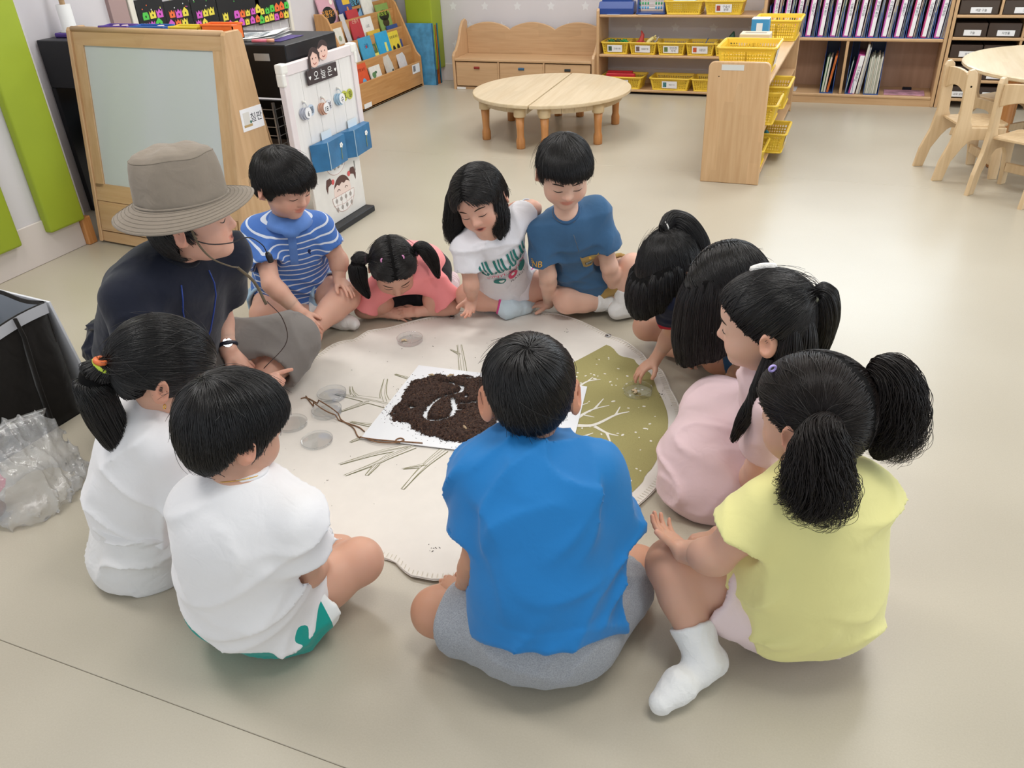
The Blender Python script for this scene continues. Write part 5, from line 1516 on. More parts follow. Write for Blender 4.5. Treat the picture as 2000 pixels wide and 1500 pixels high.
for k, (y, lb) in enumerate(((6.515, 'front'), (6.555, 'rear'))):
    o = MB().box((-1.862, y-.016, .112+.0*k), (-1.66+.03*(1-k), y+.016, .142+.012*k), .004).build('red_bar', mat('bar_red', 'C8313A', .4)); tag(o, 'long red plastic bar across the bottom basket, %s one' % lb, 'toy', 'red bars')
o = MB().box((-1.36, 6.47, .655), (-1.20, 6.60, .661), .0, 1).build('paper_sheet', mat('paper_blue', 'C9DCE6', .6)); tag(o, 'pale blue paper lying in the top basket', 'paper')
# abacus toys on top
t = thing('bead_rack', 'blue plastic bead rack with rainbow beads on the toy shelf', 'toy', (-1.80, 6.52, .571))
MB().prism([(-.05, 0), (.06, 0), (.06, .05), (.035, .085), (-.03, .085), (-.055, .04)], .27, 'X', -.12, .006).build('base', mat('toy_blue', '23458F', .35), t)
MB().box((-.10, -.02, .085), (.13, .03, .10)).build('ledge', mat('toy_blue', '23458F', .35), t)
for k, c in enumerate(('D23A2E', 'E89A2E', 'E6D23C', '4FA84A', '3C7AC4', '7A4AA8', 'C23A2E', 'E8C23C', '4FA84A')):
    MB().lathe([(.004, -.010), (.012, -.006), (.012, .006), (.004, .010)], 12, Matrix.Translation((-.085+.024*k, 0, .112))).build('bead', mat('bead_'+c, c, .35), t, True)
t = thing('counting_frame', 'blue counting frame with red and green beads on the toy shelf', 'toy', (-1.52, 6.52, .571))
for x in (-.10, .10): MB().prism([(-.05, 0), (.05, 0), (.012, .16), (-.012, .16)], .012, 'X', x-.006, .003).build('side_frame', mat('toy_blue2', '1F3F80', .35), t)
MB().box((-.11, -.055, 0), (.11, .055, .012), .003).build('base', mat('toy_blue2', '1F3F80', .35), t)
for r, c in enumerate(('4FA8D8', '3FA86A', 'E8705A', 'E9886A')):
    MB().tube([(-.10, 0, .04+.03*r), (.10, 0, .04+.03*r)], .002, 6).build('rod', M_white, t)
    for k in range(10):
        if k in (4, 5): continue
        MB().lathe([(.003, -.006), (.010, -.004), (.010, .004), (.003, .006)], 8, Matrix.Translation((-.09+.02*k, 0, .04+.03*r)) @ Matrix.Rotation(math.pi/2, 4, 'Y')).build('bead', mat('bead_'+c, c, .35), t, True)
for x, lb in ((-1.80, 'bead rack'), (-1.56, 'counting frame')):
    o = MB().box((x-.05, 6.452, .5705), (x+.05, 6.468, .5715)).build('shelf_tag', M_white); tag(o, 'white paper tag on the shelf edge below the '+lb, 'tag')

# ---- free-standing shelf seen end-on
t = thing('divider_shelf', 'free-standing beech shelf with rounded end panel and yellow baskets', 'shelf', (-.72, 4.39, 0))
def round_panel(w, h, r=.03):
    pts = [(0, 0), (w, 0)]
    pts += [(w-r+r*math.cos(a), h-r+r*math.sin(a)) for a in np.linspace(0, math.pi/2, 6)]
    pts += [(r+r*math.cos(a), h-r+r*math.sin(a)) for a in np.linspace(math.pi/2, math.pi, 6)]
    return pts
MB().prism(round_panel(.305, .615), .022, 'Y', 0, .004).build('end_panel', M_woodZ, t)
MB().prism(round_panel(.305, .52), .022, 'Y', 1.715, .004).build('end_panel', M_woodZ, t)
for z in (.03, .265, .49): MB().box((.006, .022, z), (.300, 1.715, z+.018), .004).build('shelf_board', M_woodY, t)
MB().box((.0, .022, .03), (.012, 1.715, .53), .002).build('back_board', M_woodY, t); MB().box((.02, .022, 0), (.28, 1.715, .03)).build('plinth', M_woodY, t)
MB().box((.065, -.0015, .575), (.175, 0, .602)).build('spec_label', mat('label_grey', 'CFD0CC', .5), t)
MB().lathe([(.0001, 0), (.003, 0), (.0001, .001)], 8, frame((.055, -.001, .545), (1, 0, 0), (0, 0, 1))).build('screw', M_dark, t)
R90 = math.pi/2
basket((-.575, 4.80, .509), R90, (.30, .29, .130), 'large yellow basket on the near end of the free-standing shelf', '', None)
basket((-.54, 5.88, .509), R90, (.30, .27, .120), 'yellow basket at the far end on top of the free-standing shelf')
basket((-.49, 5.02, .284), R90, (.30, .26, .12), 'yellow basket in the upper bay of the free-standing shelf')
basket((-.50, 4.65, .284), R90, (.30, .24, .10), 'yellow basket pulled out in the bay nearest the end panel')
basket((-.47, 4.98, .049), R90, (.30, .26, .11), 'yellow basket with toys in the lower bay of the free-standing shelf', '', None)
basket((-.53, 4.60, .049), R90, (.28, .22, .11), 'yellow basket low behind the rounded end panel')
o = MB().lathe([(.0001, -.018), (.018, 0), (.0001, .018)], 10, Matrix.Translation((-.46, 5.02, .12))).build('toy_ball', mat('toy_teal', '3A93A8', .4), None, True); tag(o, 'small teal ball in the lower basket', 'toy')
t = thing('tissue_box', 'cream carton box with a round bee picture on the free-standing shelf', 'box', (-.60, 5.22, .508))
MB().box((-.085, -.06, 0), (.085, .06, .125), .003).build('carton', mat('carton_cream', 'DCC9A8', .6), t); MB().box((-.06, -.02, .1251), (.06, .02, .126)).build('slot', mat('carton_slot', '9B8F80', .7), t)
MB().lathe([(.0001, 0), (.045, 0), (.0001, .0008)], 20, frame((0, -.061, .05), (1, 0, 0), (0, 0, 1))).build('picture', mat('bee_yellow', 'D9B23A', .5, noise=.5, nscale=120), t); MB().lathe([(.0001, 0), (.018, 0), (.0001, .0008)], 14, frame((.02, -.0622, .045), (1, 0, 0), (0, 0, 1))).build('picture_dot', mat('bee_purple', '7A5A94', .5), t)
t = thing('carton', 'small blue and white carton behind the cream box', 'box', (-.60, 5.42, .508))
MB().box((-.05, -.045, 0), (.05, .045, .175), .002).build('carton_body', mat('carton_blue', '3E93C4', .5), t); MB().box((-.05, -.045, .175), (.05, .045, .178)).build('carton_top', mat('carton_top_white', 'E2EBF2', .5), t); MB().box((-.02, -.0465, .11), (.015, -.045, .155)).build('printed_house', M_white, t)

# ---- bookcase with binders
t = thing('bookcase', 'wide beech bookcase with rows of pink binders on the back wall', 'bookcase', (-.70, 6.40, 0))
CW = 1.195
for x in (0, CW-.022): MB().box((x, 0, 0), (x+.022, .32, 1.05), .003).build('side_panel', M_woodZ, t)
for z in (.045, .415, .86): MB().box((.022, .0, z), (CW-.022, .31, z+.020), .005).build('shelf_board', M_wood, t)
MB().box((.022, .004, 0), (CW-.022, .02, .045)).build('plinth', M_wood, t)
MB().box((.575, .004, .065), (.593, .31, .415), .002).build('divider', M_woodZ, t)
MB().box((.022, .312, .03), (CW-.022, .32, 1.05)).build('back_board', wood_mat('bookcase_back', 'A9846A', 'B8937A', 'Z', 3), t)
M_bind = [mat('binder_pink', 'C25CA8', .4), mat('binder_magenta', 'A83E84', .4), mat('binder_rose', 'C2477E', .4)]
M_file = mat('file_blue', '3A5FA8', .45); M_edge = [mat('book_edge_a', 'D8D4CA', .7), mat('book_edge_b', '8E93A0', .6), mat('book_edge_c', '5C6A74', .6), mat('book_edge_d', 'B9B0A0', .7)]
PL = ['그림 찾기 놀이', '동물 모형 놀이', '자연물 관찰', '곤충 찾기', '색깔 놀이', '미로 찾기', '공룡 모형', '그림 관찰', '애벌레 놀이', '자연물 분류', '동물 찾기', '구슬 놀이', '곤충 모형', '색깔 분류']
ORD = ['first', 'second', 'third', 'fourth', 'fifth', 'sixth', 'seventh', 'eighth', 'ninth', 'tenth', 'eleventh', 'twelfth', 'thirteenth', 'fourteenth']
rng = np.random.default_rng(12)
def binder(x, y, z, h, w, m, txt, label, lean=.06):
    t = thing('binder', label, 'binder', (x, y, z), 0, 'pink binders in the bookcase')
    mx = Matrix.Rotation(lean, 4, 'Y')
    MB().box((0, 0, 0), (w, .22, h), .003, 1, mx).build('binder_case', m, t)
    l = MB().box((w*.30, -.0008, h*.03), (w*.98, 0, h*.98), 0, 1, mx).build('spine_label', M_white_gloss, t)
    text_obj('\n'.join(txt.replace(' ', '')), .021, mx @ frame((w*.64, -.0014, h*.52), (1, 0, 0), (0, 0, 1)), mat('spine_ink', '3A4A62', .6), l)
    return t
for k in range(14):
    x = -.655+.0815*k
    t = thing('magazine_file', 'blue magazine file holding the %s binder from the left' % ORD[k], 'file', (x-.004, 6.415, .4355), 0, 'blue magazine files')
    MB().box((0, 0, 0), (.074, .24, .004)).build('base', M_file, t); MB().box((0, 0, .004), (.003, .24, .20)).build('side', M_file, t); MB().box((.071, 0, .004), (.074, .24, .16)).build('side', M_file, t)
    binder(x+.006, 6.418, .440, .335, .034, M_bind[k % 3 if k in (3, 11) else (2 if k == 12 else 0)], PL[k], '%s pink binder from the left in the upper bookcase row' % ORD[k])
    for q in range(3):
        hh = .24+.1*rng.uniform(); bx = x+.046+.0075*q
        t = thing('thin_book', 'thin picture book, %s beside the %s binder' % (('nearest', 'middle one', 'farthest')[q], ORD[k]), 'book', (bx, 6.420+.012*rng.uniform(), .440), 0, 'thin books between the binders')
        m = M_edge[int(rng.integers(4))]; mx = Matrix.Rotation(.06+.03*rng.uniform(), 4, 'Y')
        MB().box((0, 0, 0), (.0055, .2, hh), 0, 1, mx).build('pages', m, t); MB().box((.0055, -.001, 0), (.0065, .2, hh+.003), 0, 1, mx).build('cover', (mat('cv_dark', '2A3040', .4), mat('cv_green', '3E7A5A', .4), mat('cv_red', 'A8463E', .4), mat('cv_brown', '6A5648', .4))[int(rng.integers(4))], t)
# lower bays
def lean_book(x, z, w, d, h, lean, m, mc, label, cat='book'):
    t = thing('picture_book', label, cat, (x, 6.42, z), 0, 'books in the lower bookcase bays'); mx = Matrix.Rotation(lean, 4, 'Y')
    MB().box((0, .002, .002), (w-.002, d, h-.003), 0, 1, mx).build('pages', m, t); MB().box((w-.002, 0, 0), (w, d, h), 0, 1, mx).build('cover', mc, t); MB().box((-.002, 0, 0), (0, d, h), 0, 1, mx).build('back_cover', mc, t); MB().box((0, d-.002, 0), (w, d, h), 0, 1, mx).build('spine', mc, t)
def mag_file(x, w, label, lean=.08):
    t = thing('magazine_file', label, 'file', (x, 6.415, .0655), 0, 'blue magazine files')
    b = MB(); b.prism([(0, 0), (.25, 0), (.25, .33), (.20, .33), (0, .10)], .003, 'X', 0); b.build('side', M_file, t)
    b = MB(); b.prism([(0, 0), (.25, 0), (.25, .33), (.20, .33), (0, .10)], .003, 'X', w); b.build('side', M_file, t)
    MB().box((0, 0, 0), (w, .25, .004)).build('base', M_file, t); MB().box((0, .247, 0), (w, .25, .33)).build('back', mat('file_navy', '1E3358', .5), t)
    return t
mag_file(-.255, .085, 'blue magazine file left of the divider')
lean_book(-.245, .0705, .012, .2, .235, .06, M_edge[0], mat('cv_green2', '3E8A4A', .4), 'cream-edged book in the file left of the divider')
lean_book(-.228, .0705, .010, .2, .235, .07, M_edge[0], mat('cv_white', 'D8D4C8', .5), 'white-edged book beside the orange one')
lean_book(-.210, .0705, .012, .2, .25, .12, mat('pg_orange', 'C56A2A', .5, noise=.3, nscale=25), mat('cv_orange', 'CF6F2E', .4, noise=.25, nscale=25), 'orange animal picture book left of the divider')
mag_file(-.085, .045, 'narrow dark magazine file right of the divider')
lean_book(-.085, .0705, .006, .2, .215, .10, M_edge[0], mat('cv_teal', '2A6A6E', .4), 'thin book with teal cover leaning right of the divider')
binder(-.065, 6.418, .0660, .265, .042, M_bind[1], '자연물 놀이', 'pink binder standing alone in the lower bay', .12)
for q in range(2): lean_book(-.012+.013*q, .0665, .010, .2, .33-.02*q, .10, M_edge[1 if q else 0], mat('cv_white', 'D8D4C8', .5), 'tall thin white book right of the lone binder, %s' % ('left one' if q == 0 else 'right one'))
mag_file(.035, .095, 'blue magazine file packed with white readers')
for q in range(8): lean_book(.041+.0105*q, .0705, .0075, .2, .235+.01*(q % 3), .02, M_edge[0 if q % 3 else 3], mat('cv_white', 'D8D4C8', .5) if q % 2 else mat('cv_sage', '8FA08C', .5), '%s white reader from the left in the packed file' % ORD[q])
o = MB().box((-.60, 6.45, .0655), (-.42, 6.60, .069), 0, 1).build('paper_sheet', mat('paper_greyish', 'C9C6C8', .5)); tag(o, 'greyish paper lying in the left bottom bay', 'paper')
o = MB().box((.17, 6.43, .0655), (.43, 6.58, .073), .001).build('magazine', mat('magazine_cover', 'B98AA0', .3, noise=.5, nscale=14)); tag(o, 'glossy pink and blue magazine lying in the right bottom bay', 'magazine')
o = MB().box((.29, 6.60, .0655), (.35, 6.63, .085), .003).build('eraser', M_ink); tag(o, 'small black block behind the glossy magazine', 'eraser')

# ---- drawer cabinet
t = thing('drawer_cabinet', 'beech cabinet of dark see-through drawers in the right corner', 'cabinet', (.50, 6.40, 0))
DW = 1.3
for x in (0, DW-.02): MB().box((x, 0, 0), (x+.02, .32, 1.0), .002).build('side_panel', M_woodZ, t)
rows = [.045, .165, .30, .43, .565, .70, .84]
for z in rows: MB().box((.02, .0, z), (DW-.02, .31, z+.018), .004).build('shelf_board', M_wood, t)
MB().box((0, .312, 0), (DW, .32, 1.0)).build('back_board', mat('cabinet_back', '5C4B40', .7), t)
M_smoke = mat('smoked_plastic', '453A35', .18, .5)
NMS = ['나무 모형', '구슬', '자연물', '동물', '곤충', '색깔 구슬', '그림', '나무', '모형', '미로', '공룡']
q = 0
for r, (z0, z1) in enumerate(zip(rows[:-1], rows[1:])):
    off = .25 if r >= 4 else .405
    for k in range(int(round(1.26/off))):
        x0 = .02+off*k
        if k: MB().box((x0-.008, .002, z0+.018), (x0+.006, .30, z1)).build('divider', M_woodZ, t)
        n = 1 if r >= 4 else 2
        for s in range(n):
            w = (off-.018)/n; xx = x0+.008+w*s
            d = MB().box((xx, .012, z0+.02), (xx+w-.006, .28, z0+.02+(z1-z0)*.62), .004).build('drawer', M_smoke, t)
            if xx < .75:
                l = MB().box((xx+w*.28, .0095, z0+.028), (xx+w*.80, .0118, z0+.062), .0005).build('drawer_label', M_white_gloss, d)
                text_obj(NMS[q % len(NMS)], .017, frame((xx+w*.54, .0088, z0+.045), (1, 0, 0), (0, 0, 1)), M_ink, l); q += 1

# ---- round table and chairs on the right
t = thing('round_table', 'round pale beech table at the right picture edge', 'table', (1.08, 5.25, 0))
MB().lathe([(.0001, .478), (.57, .478), (.58, .484), (.58, .496), (.573, .502), (.0001, .502)], 48).build('table_top', M_wood_pale, t, False, 40)
for a in (35, 125, 215, 305):
    x, y = .42*math.cos(math.radians(a)), .42*math.sin(math.radians(a))
    MB().lathe([(.024, 0), (.028, .006), (.034, .12), (.036, .42), (.042, .478)], 16, Matrix.Translation((x, y, 0))).build('leg', M_wood_red, t, True)
MB().lathe([(.40, .43), (.40, .478)], 36).build('apron', M_wood_pale, t, True)
def chair(loc, rz, label):
    """stacking child chair of bent ply: local +Y is forward"""
    t = thing('child_chair', label, 'chair', loc, rz, 'plywood child chairs')
    W = .29
    # side frame: rear post sweeping into the rear leg, front leg, arch between
    side = [(-.05, 0), (.00, 0), (.022, .10), (.06, .165), (.085, .195), (.10, .205), (.16, .205), (.185, .195), (.205, .165), (.225, .08), (.235, 0), (.275, 0), (.275, .06), (.265, .16), (.26, .262), (.09, .268), (.075, .30), (.060, .50), (.052, .535), (.035, .55), (.015, .545), (.006, .525), (.012, .42), (.016, .30), (.0, .20), (-.035, .10)]
    for x in (-W/2, W/2-.022): MB().prism(side, .022, 'X', x, .004, 2).build('side_frame', M_ply, t)
    b = MB(); b.grid(2, 2, lambda u, v: (0, 0, 0)) if False else None
    b.prism([(-W/2+.022, .05), (W/2-.022, .05), (W/2-.022, .255), (W/2-.05, .285), (-W/2+.05, .285), (-W/2+.022, .255)], .014, 'Z', .262, .003); b.build('seat', M_ply, t)
    b = MB(); n = 12
    top = [(-W/2+.02+(W-.04)*u, .52-.0+.012*math.sin(u*math.pi)) for u in np.linspace(0, 1, n)]; bot = [(-W/2+.02+(W-.04)*u, .415+.035*math.sin(u*math.pi)) for u in np.linspace(1, 0, n)]
    b.prism(top+bot, .014, 'Y', .026, .003); b.build('backrest', M_ply, t)
    MB().box((-W/2+.022, .225, .07), (W/2-.022, .245, .115), .003).build('stretcher', M_ply, t)
    for x in (-W/2-.001, W/2+.001): MB().lathe([(.0001, -.002), (.005, 0), (.0001, .002)], 8, Matrix.Translation((x, .035, .47)) @ Matrix.Rotation(math.pi/2, 4, 'Y')).build('screw', M_dark, t)
    return t
chair((.435, 4.83, 0), math.atan2(.092, .273)-math.pi/2, 'plywood child chair turned to the round table, fully in view')
chair((.715, 4.43, 0), math.radians(-36), 'plywood child chair at the right picture edge, back to the camera')
c3 = chair((.70, 5.74, 0), math.radians(-137), 'plywood child chair on the far side of the round table'); c3.scale = (1, 1, .90)
# ------------------------------------------------------------------ the round cloth mat and what lies on it
MC = (-.95, 1.90)
MAT_R = [(-180, .69), (-165, .70), (-150, .715), (-135, .70), (-120, .71), (-105, .69), (-96, .70), (-88, .668), (-82.8, .676), (-78.4, .719), (-73.3, .730), (-67.6, .722), (-58, .70), (-47, .69), (-34.9, .670), (-24.7, .654), (-13.4, .644), (.3, .636), (12.3, .638), (30.9, .634), (40, .650), (48.2, .646), (57, .668), (66.1, .664), (80.6, .705), (92.9, .723), (99, .715), (105, .729), (111, .712), (117.5, .733), (126.6, .699), (136.7, .694), (147.9, .714), (153.8, .700), (161.6, .725), (172.2, .690), (180, .69)]
_ma = np.radians([a for a, _ in MAT_R]); _mr = np.array([r for _, r in MAT_R])
def mat_r(a): return float(np.interp((a+math.pi) % (2*math.pi)-math.pi, _ma, _mr))
def mat_z(x, y):
    dx, dy = x-MC[0], y-MC[1]; r = math.hypot(dx, dy)/max(.3, mat_r(math.atan2(dy, dx)))
    a = math.atan2(dy, dx)
    w = max(0, r-.62)/.38
    return .0016 + .0018*(1+math.sin(7*x+3*y+1.2*math.sin(9*y)))*.5*min(1, r*1.5) + .0075*w*w*(1+math.sin(23*a+2*math.sin(7*a)))*.5 + .0022*max(0, 1-abs(dx*.9+dy*.25+.02)/.012)*.6
M_canvas = mat('canvas_cream', 'E3DDD5', .9, .15, noise=.02, nscale=18, bump=.25, bscale=9)
M_olive = mat('print_olive', 'A29A68', .9, .1, noise=.10, nscale=500)
M_olive_line = mat('print_olive_line', '86835E', .9, .1)
M_print_white = mat('print_white', 'E6E2D8', .9, .1)
mat_t = thing('round_mat', 'round cream cloth mat printed with a tree and one olive sector', 'mat', (MC[0], MC[1], 0))
def rel(p, dz=0.0): return (p[0]-MC[0], p[1]-MC[1], mat_z(p[0], p[1])+dz)
b = MB()
NA, NR = 240, 60
b.grid(NA, NR, lambda u, v: rel((MC[0]+mat_r(u*2*math.pi-math.pi)*(v**.8)*math.cos(u*2*math.pi-math.pi), MC[1]+mat_r(u*2*math.pi-math.pi)*(v**.8)*math.sin(u*2*math.pi-math.pi))), closed_u=True)
bmesh.ops.remove_doubles(b.bm, verts=b.bm.verts[:], dist=1e-5)
b.build('cloth', M_canvas, mat_t, True)
b = MB()
hem = [rel((MC[0]+(mat_r(a)-.004)*math.cos(a), MC[1]+(mat_r(a)-.004)*math.sin(a)), .0012) for a in np.linspace(-math.pi, math.pi, 181)[:-1]]
b.tube(hem, .0022, 6, closed=True); b.build('hem', M_canvas, mat_t, True)
b = MB()
for k in range(0, 360):
    a = math.radians(k); r0, r1 = mat_r(a)-.022, mat_r(a)-.006
    b.tube([rel((MC[0]+r0*math.cos(a), MC[1]+r0*math.sin(a)), .0016), rel((MC[0]+r1*math.cos(a), MC[1]+r1*math.sin(a)), .0018)], .0007, 4)
o = b.build('hem_stitches', mat('stitch', 'D9D1BE', .9), mat_t); o['kind'] = 'stuff'
# olive sector of a circle, slightly frayed at the rim
a0, a1 = math.radians(-49), math.radians(63.5)
b = MB()
def sect(u, v):
    a = a0+(a1-a0)*u; rr = .605+.012*math.sin(11*a)+.006*math.sin(31*a)
    rr = min(rr, mat_r(a)-.045)
    return rel((MC[0]+(.10+(rr-.10)*v)*math.cos(a), MC[1]+(.10+(rr-.10)*v)*math.sin(a)), .0009)
b.grid(60, 24, sect); b.build('olive_sector', M_olive, mat_t, True)
def ribbon(pts, w0, w1, dz, m, name, parent=mat_t, ext=0):
    C = bez([(x, y, 0) for x, y in pts], max(6, 5*len(pts)))
    T = np.gradient(C, axis=0); T /= np.linalg.norm(T, axis=1)[:, None]
    N = np.stack([-T[:, 1], T[:, 0]], 1); n = len(C)
    b = MB(); rows = []
    for i in range(n):
        w = (w0+(w1-w0)*(i/(n-1)))/2
        rows.append([b.bm.verts.new(rel((C[i, 0]+N[i, 0]*s*w, C[i, 1]+N[i, 1]*s*w), dz)) for s in (-1, 0, 1)])
    for i in range(n-1):
        for k in range(2): b.bm.faces.new((rows[i][k], rows[i][k+1], rows[i+1][k+1], rows[i+1][k]))
    return b.build(name, m, parent, True)
BR = [([(-1.087, 2.112), (-1.138, 2.206), (-1.185, 2.290)], .020, .013), ([(-1.150, 2.226), (-1.200, 2.249)], .010, .004), ([(-1.223, 1.859), (-1.337, 1.861), (-1.432, 1.857)], .038, .006), ([(-1.360, 1.865), (-1.385, 1.885), (-1.407, 1.915)], .016, .006), ([(-1.250, 1.867), (-1.285, 1.915), (-1.320, 1.995)], .022, .010), ([(-1.305, 1.853), (-1.334, 1.807), (-1.363, 1.763)], .016, .005), ([(-1.22, 1.735), (-1.296, 1.731)], .014, .006), ([(-1.06, 1.674), (-1.136, 1.612), (-1.209, 1.532)], .022, .006), ([(-1.049, 1.681), (-1.093, 1.61), (-1.112, 1.57), (-1.166, 1.491)], .022, .006), ([(-1.108, 1.568), (-1.109, 1.511)], .014, .008), ([(-.954, 1.691), (-.975, 1.593), (-.982, 1.489)], .022, .006), ([(-.971, 1.607), (-1.025, 1.571)], .016, .004), ([(-1.248, 2.104), (-1.23, 2.024)], .008, .012), ([(-1.305, 2.032), (-1.251, 2.024)], .006, .010), ([(-1.025, 2.197), (-1.014, 2.117)], .010, .016), ([(-1.22, 1.668), (-1.239, 1.637)], .012, .006)]
for pts, w0, w1 in BR:
    w0, w1 = w0*1.4, w1*1.4
    o = ribbon(pts, w0, w1, .0010, M_olive_line, 'printed_branch'); ribbon(pts, max(.002, w0-.0045), max(.0016, w1-.004), .0014, M_canvas, 'branch_fill', o)
    for s in (-.22, .2): ribbon([(x+s*w0*.8, y+s*w0*.25) for x, y in pts], .0016, .001, .0018, M_olive_line, 'bark_line', o)
for pts, w0, w1 in [([(-.683, 1.914), (-.627, 1.929), (-.577, 1.949), (-.531, 2.019), (-.496, 2.049)], .020, .004), ([(-.531, 2.019), (-.530, 2.068)], .007, .003), ([(-.574, 1.941), (-.53, 1.919), (-.493, 1.914)], .012, .003), ([(-.53, 1.919), (-.503, 1.87)], .009, .003), ([(-.641, 1.954), (-.624, 1.998), (-.602, 2.032), (-.564, 2.066)], .013, .003), ([(-.602, 2.032), (-.592, 2.098)], .008, .003), ([(-.622, 1.99), (-.589, 1.988)], .006, .003), ([(-.646, 1.861), (-.603, 1.87), (-.568, 1.906)], .016, .003), ([(-.603, 1.87), (-.566, 1.836)], .012, .005), ([(-.693, 2.134), (-.671, 2.185), (-.635, 2.21)], .010, .003), ([(-.671, 2.185), (-.663, 2.218)], .006, .002), ([(-.658, 2.026), (-.631, 2.06)], .006, .003), ([(-.496, 1.776), (-.46, 1.796)], .004, .002)]:
    ribbon(pts, w0, w1, .0016, M_print_white, 'printed_white_branch')
rng = np.random.default_rng(77)
fl = MB().lathe([(.0001, 0), (1, 0), (.0001, .02)], 7).mesh('printed_flake'); fl.materials.append(M_print_white)
for k in range(110):
    a = a0+(a1-a0)*rng.uniform(.04, .97); r = .16+.42*math.sqrt(rng.uniform(0, 1))
    if r > mat_r(a)-.06: continue
    o = bpy.data.objects.new('printed_flake', fl); link(o, mat_t)
    p = rel((MC[0]+r*math.cos(a), MC[1]+r*math.sin(a)), .0014); s = rng.uniform(.0018, .0042)
    o.location = p; o.scale = (s, s*rng.uniform(1, 1.9), s*.3); o.rotation_euler = (0, 0, rng.uniform(0, 3))
M_chrome = mat('eyelet_metal', 'B9BABC', .22, .5, metal=1.0)
for x, y in ((-1.304, 2.480), (-.694, 2.507), (-.337, 1.928)):
    e = MB().tube(torus_pts(rel((x, y), .0022), (0, 0, 1), .0085, 16), .0032, 8, closed=True).build('eyelet', M_chrome, mat_t, True)
    MB().lathe([(.0001, 0), (.0062, 0), (.0062, .0004), (.0001, .0004)], 12, Matrix.Translation(Vector(rel((x, y), .0012)))).build('eyelet_hole', M_dark, e)

# paper sheets under the soil
def sheet(q, z, label):
    cx = sum(p[0] for p in q)/4; cy = sum(p[1] for p in q)/4
    b = MB(); b.prism([(p[0]-cx, p[1]-cy) for p in q], .0016, 'Z', 0)
    o = b.build('paper_sheet', mat('laminated_white', 'EEF0F4', .3, .5)); o.location = (cx, cy, z); return tag(o, label, 'paper', 'laminated sheets under the soil')
ZS = .0065
sheet([(-1.253, 2.106), (-.944, 2.129), (-.897, 1.699), (-1.216, 1.659)], ZS, 'white laminated sheet on the left under the soil')
sheet([(-.952, 2.134), (-.662, 2.150), (-.592, 1.746), (-.908, 1.690)], ZS-.0018, 'white laminated sheet on the right under the soil')

# heap of dark soil with finger-drawn lines
SOIL = [(-1.222, 2.016), (-1.135, 2.072), (-1.015, 2.099), (-.907, 2.106), (-.831, 2.073), (-.786, 1.976), (-.766, 1.835), (-.826, 1.741), (-.935, 1.729), (-1.057, 1.734), (-1.108, 1.766), (-1.178, 1.769), (-1.211, 1.838), (-1.201, 1.888), (-1.224, 1.947)]
GROOVE = [[(-1.041, 1.934), (-1.013, 1.887), (-1.003, 1.847), (-1.018, 1.819), (-1.048, 1.803), (-1.076, 1.809), (-1.09, 1.837), (-1.094, 1.876), (-1.092, 1.911), (-1.074, 1.936), (-1.037, 1.98), (-1.039, 2.003)], [(-1.126, 2.019), (-1.077, 2.021), (-1.043, 2.012)], [(-1.055, 2.072), (-1.015, 2.082), (-.982, 2.078)], [(-1.015, 1.911), (-.984, 1.927), (-.955, 1.946), (-.942, 1.985)], [(-1.016, 1.892), (-.987, 1.883)], [(-.93, 1.99), (-.89, 1.95), (-.86, 1.90), (-.85, 1.84)], [(-.90, 2.05), (-.86, 2.0)], [(-1.15, 1.852), (-1.14, 1.848)], [(-1.009, 1.966), (-1.007, 1.958)]]
def soil_material():
    m, nt, N, L, b = new_mat('soil_dark')
    at = N.new('ShaderNodeTexCoord'); n = N.new('ShaderNodeTexNoise'); n.inputs['Scale'].default_value = 190; n.inputs['Detail'].default_value = 6
    L.new(at.outputs['Object'], n.inputs['Vector'])
    r = N.new('ShaderNodeValToRGB'); e = r.color_ramp.elements
    e[0].position = .35; e[0].color = (*hexc('231815'), 1); e[1].position = .62; e[1].color = (*hexc('4A342A'), 1)
    q = r.color_ramp.elements.new(.74); q.color = (*hexc('7A5638'), 1)
    L.new(n.outputs['Fac'], r.inputs['Fac']); L.new(r.outputs['Color'], b.inputs['Base Color']); b.inputs['Roughness'].default_value = .95
    bp = N.new('ShaderNodeBump'); bp.inputs['Strength'].default_value = .8; bp.inputs['Distance'].default_value = .004
    L.new(n.outputs['Fac'], bp.inputs['Height']); L.new(bp.outputs['Normal'], b.inputs['Normal'])
    return m
M_soil = soil_material()
S = np.array(SOIL); hs = .0038
xs = np.arange(S[:, 0].min()-.03, S[:, 0].max()+.03, hs); ys = np.arange(S[:, 1].min()-.03, S[:, 1].max()+.03, hs)
X, Y = np.meshgrid(xs, ys, indexing='ij')
def seg_d(X, Y, a, b):
    ax, ay = a; dx, dy = b[0]-ax, b[1]-ay; t = np.clip(((X-ax)*dx+(Y-ay)*dy)/(dx*dx+dy*dy+1e-9), 0, 1)
    return np.hypot(X-ax-dx*t, Y-ay-dy*t)
ins = np.zeros(X.shape, bool); dist = np.full(X.shape, 9.0)
for i in range(len(S)):
    a, c = S[i], S[(i+1) % len(S)]
    dist = np.minimum(dist, seg_d(X, Y, a, c))
    cond = ((a[1] > Y) != (c[1] > Y)) & (X < (c[0]-a[0])*(Y-a[1])/(c[1]-a[1]+1e-12)+a[0]); ins ^= cond
sd = np.where(ins, dist, -dist)
def noise2(X, Y, f, seed):
    r = np.random.default_rng(seed); v = 0
    for k in range(9):
        an = r.uniform(0, 6.28); q = f*r.uniform(.6, 1.6); v = v+np.sin(X*q*np.cos(an)+Y*q*np.sin(an)+r.uniform(0, 6.28))
    return v/4
sd = sd+.006*noise2(X, Y, 90, 3)+.003*noise2(X, Y, 260, 4)
